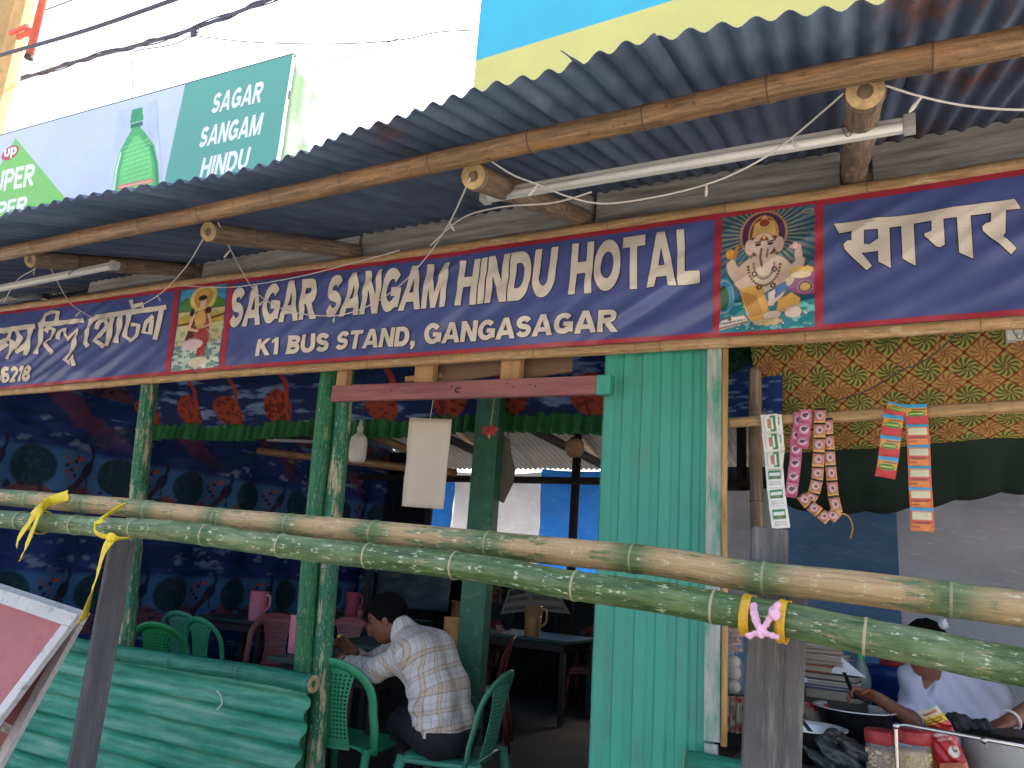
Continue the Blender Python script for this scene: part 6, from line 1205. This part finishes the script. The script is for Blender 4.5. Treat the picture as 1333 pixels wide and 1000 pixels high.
bc_ = P(1166, 905, 4.25); t = thing('blue_drum', 'blue plastic drum with a red lid knob behind the reaching arm', 'drum', (bc_.x, 4.3, FLOOR)); zt2 = P(1166, 872, 4.25).z; mb = MB(); mb.lathe([(.125, FLOOR + .0), (.135, FLOOR + .02), (.14, zt2 - .05), (.148, zt2 - .045), (.148, zt2), (.05, zt2 + .01)], (bc_.x, 4.38, 0), 28); build('drum_body', mb, plastic('drum_blue', S(34, 66, 140)), t, smooth=True); mb = MB(); mb.lathe([(.07, zt2 + .005), (.065, zt2 + .035), (.02, zt2 + .045)], (bc_.x, 4.38, 0), 20); build('lid_knob', mb, redl, t, smooth=True)

# ================================================================== PEOPLE
skin_b = MV('skin', .55, .1, 180, 0, .4)
def frame(f, up=(0, 0, 1)):
    f = Vector(f).normalized(); s = f.cross(Vector(up)).normalized(); u = s.cross(f); return f, s, u       # forward, right, up
def head_prims(c, f, up=(0, 0, 1), k=1.0):
    F_, S_, U_ = frame(f, up); L = lambda a, b, d: np.array(c + F_ * a * k + S_ * b * k + U_ * d * k); R = np.array((F_, S_, U_)).T
    def d(p):
        r = d_ell(p, L(-.012, 0, .030), (.098 * k, .077 * k, .088 * k), R); r = smin(r, d_ell(p, L(.028, 0, -.035), (.066 * k, .060 * k, .075 * k), R), .03)
        r = smin(r, d_cap(p, L(.052, 0, -.085), L(.062, 0, -.082), .024 * k, .020 * k), .03)       # chin
        r = smin(r, d_cap(p, L(.080, 0, .022), L(.104, 0, -.018), .008 * k, .013 * k), .014)         # nose
        for s in (-1, 1):
            r = smin(r, d_ell(p, L(-.008, s * .080, -.006), (.018 * k, .009 * k, .032 * k), R), .008)  # ear
            r = smin(r, d_cap(p, L(.078, s * .014, .034), L(.068, s * .045, .034), .010 * k, .009 * k), .012)   # brow
            r = -smin(-r, d_ell(p, L(.090, s * .032, .014), (.014 * k, .016 * k, .011 * k), R), .010)    # eye socket
        r = smin(r, d_cap(p, L(.088, -.018, -.050), L(.088, .018, -.050), .007 * k, .007 * k), .008); r = smin(r, d_cap(p, L(.084, -.015, -.064), L(.084, .015, -.064), .008 * k, .008 * k), .008)
        return r
    def colour(v, base):
        q = (v - np.array(c)) @ R / k; col = np.tile(np.array(base), (len(v), 1))
        lip = (np.abs(q[:, 2] + .057) < .012) & (np.abs(q[:, 1]) < .026) & (q[:, 0] > .07); col[lip] = np.array(base) * (1.1, .62, .62)
        for s in (-1, 1):
            e = ((q[:, 1] - s * .032) / .015) ** 2 + ((q[:, 2] - .013) / .007) ** 2; col[(e < 1) & (q[:, 0] > .05)] = S(40, 28, 26)
            b_ = (np.abs(q[:, 1] - s * .034) < .022) & (np.abs(q[:, 2] - .036) < .005) & (q[:, 0] > .05); col[b_] = S(26, 18, 18)
        return col
    def hair(p, thick=.012, low=-.02):
        q = (p - np.array(c)) @ R / k; r = d_ell(p, L(-.014, 0, .032), ((.098 + thick) * k, (.077 + thick * .8) * k, (.088 + thick) * k), R)
        cut = np.maximum(q[..., 0] * .9 - .050 - np.clip((q[..., 2] - .050) * 1.2, 0, .2), (low - q[..., 2]) + np.clip(q[..., 0] + .035, 0, .1) * 1.15 - .012 * np.sin(q[..., 0] * 90))
        return np.maximum(r + .0045 * np.sin(q[..., 0] * 260 + 3 * np.sin(q[..., 1] * 120)) * np.sin(q[..., 1] * 240 + 2 * np.sin(q[..., 2] * 150)), cut)
    return d, colour, hair, L
def hand_caps(w, d, n, side, curl=.5, k=1.0):
    """palm at wrist w pointing d, palm normal n; four unequal bent fingers and a thumb leaving the palm's side"""
    d = Vector(d).normalized(); n = Vector(n); n = (n - d * n.dot(d)).normalized(); s = d.cross(n) * side; w = Vector(w); C = []
    for j in (-1, 0, 1): C.append((w + s * .018 * j * k, w + d * .085 * k + s * .024 * j * k, .014 * k, .014 * k))
    for j, ln in enumerate((.070, .080, .074, .058)):
        p = w + d * .086 * k + s * (.032 - .021 * j) * k; a_ = 0
        for m_, fr in enumerate((.44, .31, .25)):
            a_ += curl * (.5 if m_ == 0 else .9); q = p + (d * math.cos(a_) + n * math.sin(a_)) * ln * fr * k; C.append((p, q, (.0088 - .0008 * m_) * k, (.0082 - .0010 * m_) * k)); p = q
    p = w + d * .028 * k + s * .030 * k; q = p + (d * .6 + s * .55 + n * .35).normalized() * .042 * k; r = q + (d * .85 + n * .55 - s * .1).normalized() * .034 * k; C += [(p, q, .0125 * k, .010 * k), (q, r, .0095 * k, .0078 * k)]
    return C
def body_sdf(head, caps, hands, kk=.03):
    def f(p):
        r = head(p) if head else np.full(p.shape[:-1], 9.)
        for a, b, r0_, r1_ in caps: r = smin(r, d_cap(p, a, b, r0_, r1_), kk)
        for a, b, r0_, r1_ in hands: r = smin(r, d_cap(p, a, b, r0_, r1_), .006)
        return r
    return f
def skin_mesh(nm, f, lo, hi, h, colour, base, parent):
    mb = sdf_mesh(f, lo, hi, h, 1); v = np.array(mb.v); mb.col = colour(v, base) if colour else np.tile(np.array(base), (len(v), 1)); return build(nm, mb, skin_b, parent)

# ---- the man at the table
man = thing('person', 'man in a pale plaid shirt and black trousers bent over his food at the table', 'person', (-2.35, 3.62, FLOOR))
def Pn(px, py, Y): return P(px, py, Y)
HdC = Pn(503, 806, 3.60); mf = Vector((-.80, -.34, -.50)); hd, hcol, hhair, HL = head_prims(HdC, mf, (-.25, -.1, 1), 1.03)
Hp, Wa, Ch, Nb = Pn(578, 950, 3.64), Pn(572, 898, 3.64), Pn(553, 852, 3.63), Pn(528, 822, 3.62)
SL, EL, WL = Pn(541, 847, 3.48), Pn(490, 872, 3.52), Pn(448, 862, 3.66); SR, ER, WR = Pn(527, 838, 3.80), Pn(478, 868, 3.92), Pn(462, 850, 3.74)
KL, KR = Vector((Hp.x - .36, 3.80, FLOOR + .50)), Vector((Hp.x - .32, 4.02, FLOOR + .51)); AL = Vector((KL.x + .02, KL.y, FLOOR + .09)); AR = Vector((KR.x + .02, KR.y, FLOOR + .09))
hipL, hipR = Hp + Vector((0, -.09, 0)), Hp + Vector((0, .09, 0))
bcaps = [(HdC + Vector((.03, .01, -.05)), Nb, .056, .060), (Nb, Ch, .05, .085), (Ch, Wa, .085, .08), (Wa, Hp, .08, .09), (Ch, SL, .06, .05), (Ch, SR, .06, .05), (SL, EL, .044, .040), (EL, WL, .040, .026), (SR, ER, .044, .040), (ER, WR, .040, .026), (hipL, KL, .075, .052), (hipR, KR, .075, .052), (KL, AL, .05, .034), (KR, AR, .05, .034), (AL, AL + Vector((-.16, 0, -.05)), .034, .026), (AR, AR + Vector((-.16, 0, -.05)), .034, .026)]
hands = hand_caps(WL, (-.9, .35, .05), (0, .5, -.8), 1, .55) + hand_caps(WR, (-.5, -.35, .45), (.3, -.7, -.3), -1, .75)
sk = S(122, 78, 58)
pts_all = np.array([list(x) for c_ in bcaps for x in c_[:2]]); skin_mesh('body', body_sdf(hd, bcaps, hands), pts_all.min(0) - .16, pts_all.max(0) + (.14, .14, .20), .0065, hcol, sk, man)
hm = M('black_hair', S(15, 13, 13), .85, .4, 60, .9, 240, spec=.15, stretch=(1, 1, 3)); build('hair', sdf_mesh(lambda p: hhair(p, .016, -.05), np.array(HdC) - .17, np.array(HdC) + .17, .006, 1), hm, man)
# shirt: torso and long sleeves, plaid as woven colour
def shirtf(p):
    r = None
    for s in (-1, 1):
        o = np.array((0, s * .075, 0))
        for a, b, r0_, r1_ in ((Hp + Vector((0, 0, .01)), Wa, .122, .112), (Wa, Ch, .112, .122), (Ch, Nb + Vector((.01, 0, -.02)), .118, .070)):
            d = d_cap(p, np.array(a) + o * (1 if a is not Nb else .4), np.array(b) + o * (1 if b.z < Ch.z + .02 else .35), r0_, r1_); r = d if r is None else smin(r, d, .05)
    for Sh, El_, Wr in ((SL, EL, WL), (SR, ER, WR)): r = smin(r, d_cap(p, np.array(Sh), np.array(El_), .072, .060), .045); r = smin(r, d_cap(p, np.array(El_), np.array(El_.lerp(Wr, .78)), .058, .046), .03)
    r = smin(r, d_cap(p, np.array(Nb + Vector((.005, 0, -.01))), np.array(Nb + Vector((-.025, -.005, .018))), .068, .066), .02)        # collar
    q = p; fold = .0055 * np.sin(q[..., 2] * 46 + q[..., 0] * 30 + 2.5 * np.sin(q[..., 1] * 17 + q[..., 0] * 9)) + .004 * np.sin(q[..., 0] * 60 - q[..., 2] * 34 + 3 * np.sin(q[..., 2] * 11)); low = np.clip((Wa.z + .10 - q[..., 2]) * 5, .25, 1.3)
    r = r + fold * low
    hem = (Hp.z - .02) - q[..., 2] + .018 * np.sin(q[..., 1] * 22); r = np.maximum(r, hem)
    return np.maximum(r, -d_cap(p, np.array(HdC), np.array(HdC + Vector((.05, .01, -.07))), .088, .060))
lo = pts_all.min(0) - .1; sm_ = sdf_mesh(shirtf, (WL.x - .12, 3.28, Hp.z - .14), (Hp.x + .22, 4.06, Nb.z + .14), .0048, 1); v = np.array(sm_.v)
spine = [np.array(x) for x in (Hp + Vector((.0, 0, -.1)), Hp, Wa, Ch, Nb)]
def polyparam(v, pts):
    best = np.full(len(v), 9.); s_out = np.zeros(len(v)); acc = 0
    for a, b in zip(pts, pts[1:]):
        ab = b - a; L_ = np.linalg.norm(ab); t = np.clip((v - a) @ ab / (L_ * L_), 0, 1); d = np.linalg.norm(v - a - t[:, None] * ab, axis=1); m_ = d < best; best[m_] = d[m_]; s_out[m_] = acc + t[m_] * L_; acc += L_
    return best, s_out
dT, sT = polyparam(v, spine); lat = v[:, 1] - 3.63 + (v[:, 0] - Wa.x) * .55
dA1, sA1 = polyparam(v, [np.array(SL), np.array(EL), np.array(WL)]); dA2, sA2 = polyparam(v, [np.array(SR), np.array(ER), np.array(WR)])
arm1 = (sA1 > .07) & (dA1 < dT * .9); arm2 = (sA2 > .07) & (dA2 < dT * .9) & ~arm1
uu = np.where(arm1, sA1 + .03, np.where(arm2, sA2, sT)); vv = np.where(arm1, (v[:, 2] - EL.z) * .9 + (v[:, 0] - EL.x) * .42, np.where(arm2, v[:, 2], lat))
base = np.array(S(212, 208, 204)); colr = np.tile(base, (len(v), 1)); wv_ = .004 * np.sin(v[:, 2] * 40)
for co, ph in ((uu, .0), (vv, .02)):
    q = ((co + wv_ + ph) / .088) % 1; m1 = ((q > .12) & (q < .36))[:, None]; colr = np.where(m1, colr * .62 + np.array(S(206, 166, 118)) * .38, colr); m2 = (((q > .09) & (q < .135)) | ((q > .345) & (q < .39)))[:, None]; colr = np.where(m2, colr * .45 + np.array(S(84, 66, 52)) * .55, colr); m3 = ((q > .70) & (q < .745))[:, None]; colr = np.where(m3, colr * .62 + np.array(S(150, 130, 140)) * .38, colr)
sm_.col = colr; build('plaid_shirt', sm_, MV('shirt_cotton', .85, .25, 120, 0, .2, .1), man)
def trous(p):
    r = None
    for a, b, r0_, r1_ in ((hipL, KL, .118, .080), (hipR, KR, .118, .080), (KL, AL, .074, .062), (KR, AR, .074, .062), (Hp + Vector((0, 0, .03)), Hp + Vector((-.05, 0, -.02)), .14, .125), (hipL + Vector((.035, .02, -.0)), hipR + Vector((.035, -.02, 0)), .125, .125)):
        d = d_cap(p, np.array(a), np.array(b), r0_, r1_); r = d if r is None else smin(r, d, .03)
    r = r + .004 * np.sin(p[..., 0] * 60 + p[..., 2] * 30); return np.maximum(r, p[..., 2] - Hp.z - .015 - np.clip((Hp.x - .05 - p[..., 0]) * 2, 0, .13))
build('trousers', sdf_mesh(trous, (KL.x - .15, 3.3, FLOOR + .02), (Hp.x + .2, 4.0, Hp.z + .12), .010, 1), M('black_trousers', S(26, 27, 34), .85, .25, 8, .2, 90), man)
t = thing('bracelet', 'thin pale bracelet on the plaid-shirted man\'s near wrist', 'bracelet', WL); mb = MB(); ax = (WL - EL).normalized(); u_ = ax.cross(Vector((0, 0, 1))).normalized(); w_ = ax.cross(u_); mb.tube([WL + ax * -.004 + (u_ * math.cos(x_) + w_ * math.sin(x_)) * .034 for x_ in [i * .45 for i in range(14)]], .004, 6, closed=True); build('band', mb, M('bracelet_pale', S(190, 180, 160), .5, .1), t)
t = thing('bread_piece', 'piece of bread held in the man\'s far hand', 'food', WR); mb = MB(); p = WR + Vector((-.075, -.05, .085)); mb.blob(p, (.022, .014, .012), 10, 8, amp=.4, sc_=50); build('bread', mb, M('bread', S(206, 160, 100), .9, .2, 20, .3), t, smooth=True)

# ---- the woman behind the counter
wom = thing('person', 'woman in a white shawl behind the counter reaching towards the bowls', 'person', (.1, 4.1, FLOOR))
hc = P(1205, 846, 4.02); wf = Vector((-.45, -.85, -.25)); hd2, hcol2, hhair2, L2 = head_prims(hc, wf, (0, 0, 1), .98)
nb = P(1212, 880, 4.06); chs = P(1235, 935, 4.08); hp2 = Vector((chs.x, 4.14, .80)); sR = P(1198, 900, 4.02); eR = P(1186, 938, 3.86); wR_ = P(1142, 908, 3.74); sL2 = P(1282, 900, 4.15); eL2 = Vector((sL2.x + .05, 4.02, sL2.z - .27)); wL2 = Vector((sL2.x - .12, 3.92, sL2.z - .30))
caps2 = [(hc + Vector((.01, .02, -.06)), nb, .048, .050), (nb, chs, .06, .10), (chs, hp2, .10, .12), (chs, sR, .06, .05), (chs, sL2, .06, .05), (sR, eR, .042, .036), (eR, wR_, .035, .024), (sL2, eL2, .042, .036), (eL2, wL2, .035, .024), (hp2, hp2 + Vector((-.09, .02, -.45)), .10, .07), (hp2, hp2 + Vector((.09, .02, -.45)), .10, .07), (hp2 + Vector((-.09, .02, -.45)), Vector((hp2.x - .09, 4.2, FLOOR + .04)), .065, .04), (hp2 + Vector((.09, .02, -.45)), Vector((hp2.x + .09, 4.2, FLOOR + .04)), .065, .04)]
hnd2 = hand_caps(wR_, (-.75, -.30, .12), (.1, -.6, -.7), 1, .8, .95)
pa_ = np.array([list(x) for c_ in caps2 for x in c_[:2]]); skin_mesh('body', body_sdf(hd2, caps2, hnd2), pa_.min(0) - .15, pa_.max(0) + (.14, .14, .2), .0075, hcol2, S(134, 88, 66), wom)
def hair2(p): return smin(hhair2(p, .014, -.05), d_ell(p, np.array(hc + Vector((.05, .10, .045))), (.05, .05, .045)), .02)
build('hair', sdf_mesh(hair2, np.array(hc) - .2, np.array(hc) + .22, .008, 1), hm, wom)
mb = MB(); mb.blob(P(1228, 813, 4.0), (.02, .015, .022), 8, 6, amp=.4, sc_=60); build('hair_flower', mb, M('white_flower', S(206, 208, 220), .8, .1), wom)
def shawl(p):
    r = None
    for a, b, r0_, r1_ in ((nb + Vector((-.06, 0, -.02)), chs + Vector((-.04, 0, 0)), .072, .13), (nb + Vector((.06, .02, -.02)), chs + Vector((.06, 0, 0)), .075, .14), (chs, hp2, .15, .16), (nb + Vector((.06, .02, -.03)), sL2, .07, .082), (sL2, eL2 + Vector((-.02, 0, 0)), .085, .10), (sL2, chs + Vector((.1, -.03, -.05)), .08, .12), (nb + Vector((-.05, -.0, -.03)), sR, .066, .070), (sR, sR.lerp(eR, .8), .066, .058)):
        d = d_cap(p, np.array(a), np.array(b), r0_, r1_); r = d if r is None else smin(r, d, .045)
    w1 = p[..., 0] - nb.x; zz = p[..., 2] - nb.z
    fold = .0105 * np.sin((w1 + zz * .62) * 66 + 1.2 * np.sin(zz * 7)) + .002 * np.sin((w1 * 1.3 - zz * .3) * 95)
    r = r + fold * np.clip(.5 - zz * 2.5, .3, 1.1); r = np.maximum(r, .70 - p[..., 2])
    neck = d_cap(p, np.array(nb + Vector((0, -.03, .06))), np.array(nb + Vector((-.02, -.13, -.07))), .040, .016); return np.maximum(r, -neck)
build('shawl', sdf_mesh(shawl, (sR.x - .2, 3.72, .66), (sL2.x + .25, 4.45, nb.z + .12), .007, 2), M('white_shawl', S(204, 204, 224), .9, .04, 8, .08, 220), wom)
t = thing('tongs', 'black tongs held in the woman\'s outstretched hand', 'tongs', wR_); mb = MB(); h0 = wR_ + Vector((-.085, -.04, .0)); mb.tube([h0, P(1099, 876, 3.66)], .007, 8, sec=(1.5, .7)); mb.tube([h0 + Vector((.0, .0, -.012)), P(1102, 884, 3.66)], .006, 8, sec=(1.5, .7)); mb.tube([h0, h0 + Vector((.06, .02, -.02))], .008, 8); build('tongs_body', mb, blackp, t)

# ---- the person at the right edge of the counter
p3 = thing('person', 'person in a dark maroon shirt at the right edge, arm on the pot', 'person', (.62, 4.0, FLOOR))
h3 = Vector((.66, 4.06, 1.62)); hd3, hcol3, hhair3, L3 = head_prims(h3, Vector((-.6, -.75, -.2)), (0, 0, 1), 1.0); nb3 = h3 + Vector((.01, .02, -.15)); ch3 = nb3 + Vector((0, .02, -.17)); hp3 = Vector((.66, 4.1, .85)); s3 = nb3 + Vector((-.17, -.04, -.07)); e3 = P(1352, 918, 3.82); w3 = P(1312, 940, 3.62); s3b = nb3 + Vector((.18, .02, -.07)); e3b = s3b + Vector((.04, -.02, -.27)); w3b = e3b + Vector((-.05, -.16, -.12))
caps3 = [(h3 + Vector((.01, .02, -.06)), nb3, .052, .055), (nb3, ch3, .06, .10), (ch3, hp3, .10, .11), (ch3, s3, .06, .05), (s3, e3, .044, .038), (e3, w3, .038, .026), (ch3, s3b, .06, .05), (s3b, e3b, .044, .038), (e3b, w3b, .038, .026), (hp3 + Vector((-.08, 0, 0)), Vector((.58, 4.1, FLOOR + .05)), .085, .045), (hp3 + Vector((.08, 0, 0)), Vector((.74, 4.1, FLOOR + .05)), .085, .045)]
pb_ = np.array([list(x) for c_ in caps3 for x in c_[:2]]); skin_mesh('body', body_sdf(hd3, caps3, hand_caps(w3, (-.6, -.5, -.25), (0, 0, -1), -1, .4)), pb_.min(0) - .15, pb_.max(0) + (.14, .14, .2), .011, hcol3, S(134, 86, 64), p3); build('hair', sdf_mesh(lambda p: hhair3(p, .014, -.03), np.array(h3) - .17, np.array(h3) + .17, .010, 1), hm, p3)
def sh3(p):
    r = None
    for a, b, r0_, r1_ in ((nb3 + Vector((0, 0, -.05)), ch3, .09, .15), (ch3, hp3, .15, .15), (ch3, s3, .12, .07), (s3, s3.lerp(e3, .72), .07, .062), (ch3, s3b, .12, .07), (s3b, s3b.lerp(e3b, .8), .07, .065)): d = d_cap(p, np.array(a), np.array(b), r0_, r1_); r = d if r is None else smin(r, d, .05)
    return r + .005 * np.sin(p[..., 2] * 50 + p[..., 0] * 40)
build('maroon_shirt', sdf_mesh(sh3, pb_.min(0) - .1, pb_.max(0) + .1, .013, 1), M('maroon_cotton', S(72, 34, 38), .85, .2, 6, .2, 90), p3)
t = thing('bangle', 'white bangle on the wrist at the right edge', 'bangle', w3); mb = MB(); ax = (w3 - e3).normalized(); u_ = ax.cross(Vector((0, 0, 1))).normalized(); w_ = ax.cross(u_); mb.tube([w3 + ax * -.02 + (u_ * math.cos(x_) + w_ * math.sin(x_)) * .036 for x_ in [i * .45 for i in range(14)]], .005, 6, closed=True); build('ring', mb, M('bangle_white', S(222, 218, 212), .4, .05), t)

# ---- the reader in the dim background
p4 = thing('person', 'person reading a newspaper in the dim background beside the square post', 'person', (-3.95, 7.9, FLOOR)); h4 = P(645, 768, 7.75); hd4, hcol4, hhair4, L4 = head_prims(h4, Vector((.35, -.85, -.4)), (0, 0, 1), 1.0); nb4 = h4 + Vector((-.01, .03, -.15)); ch4 = nb4 + Vector((0, .03, -.17)); hp4 = Vector((nb4.x, 7.9, FLOOR + .52))
caps4 = [(h4 + Vector((0, .02, -.06)), nb4, .052, .055), (nb4, ch4, .08, .13), (ch4, hp4, .13, .13)]
for s in (-1, 1): a = nb4 + Vector((s * .17, 0, -.06)); e = a + Vector((s * .04, -.12, -.24)); w4 = e + Vector((-s * .05 + .12, -.22, .06)); caps4 += [(a, e, .05, .042), (e, w4, .04, .028), (hp4 + Vector((s * .09, 0, 0)), hp4 + Vector((s * .1, -.38, .02)), .09, .065), (hp4 + Vector((s * .1, -.38, .02)), Vector((hp4.x + s * .1, hp4.y - .36, FLOOR + .04)), .06, .04)]
pc_ = np.array([list(x) for c_ in caps4 for x in c_[:2]]); skin_mesh('body', body_sdf(hd4, caps4, []), pc_.min(0) - .16, pc_.max(0) + (.16, .16, .2), .014, hcol4, S(110, 72, 54), p4); build('hair', sdf_mesh(lambda p: hhair4(p, .014, -.03), np.array(h4) - .17, np.array(h4) + .17, .012, 1), hm, p4)
def sh4(p):
    r = None
    for a, b, r0_, r1_ in caps4[1:3]: d = d_cap(p, np.array(a), np.array(b), r0_ + .03, r1_ + .03); r = d if r is None else smin(r, d, .05)
    for a, b, r0_, r1_ in (caps4[3], caps4[7]): r = smin(r, d_cap(p, np.array(a), np.array(b), r0_ + .02, r1_ + .02), .05)
    return np.maximum(r, p[..., 2] - nb4.z - .02)
build('dark_shirt', sdf_mesh(sh4, pc_.min(0) - .1, pc_.max(0) + .1, .016, 1), M('navy_cotton', S(40, 44, 56), .85, .2, 6, .2), p4)
q = [P(*c, 7.35) for c in ((648, 800), (740, 800), (662, 768), (722, 764))]; fm = quad_map(*q); npt = Paint(60, 40, 1.5, S(150, 146, 138))
for k in range(34): npt.line([(.06, .04 + .027 * k), (.68, .04 + .027 * k)], .006, S(96, 92, 88), .8); npt.line([(.80, .04 + .027 * k), (1.42, .04 + .027 * k)], .006, S(96, 92, 88), .8)
npt.rect(.1, .7, .6, .95, S(70, 70, 72)); t = painted('newspaper', npt, lambda u, v: fm(u, v) + Vector((0, .12 * abs(u - .5) - .06 * v, .03 * math.sin(u * 3.1))), MV('newsprint', .9, .05, 60), None, .001); tag(t, 'open grey newspaper held up in the dim background', 'newspaper')
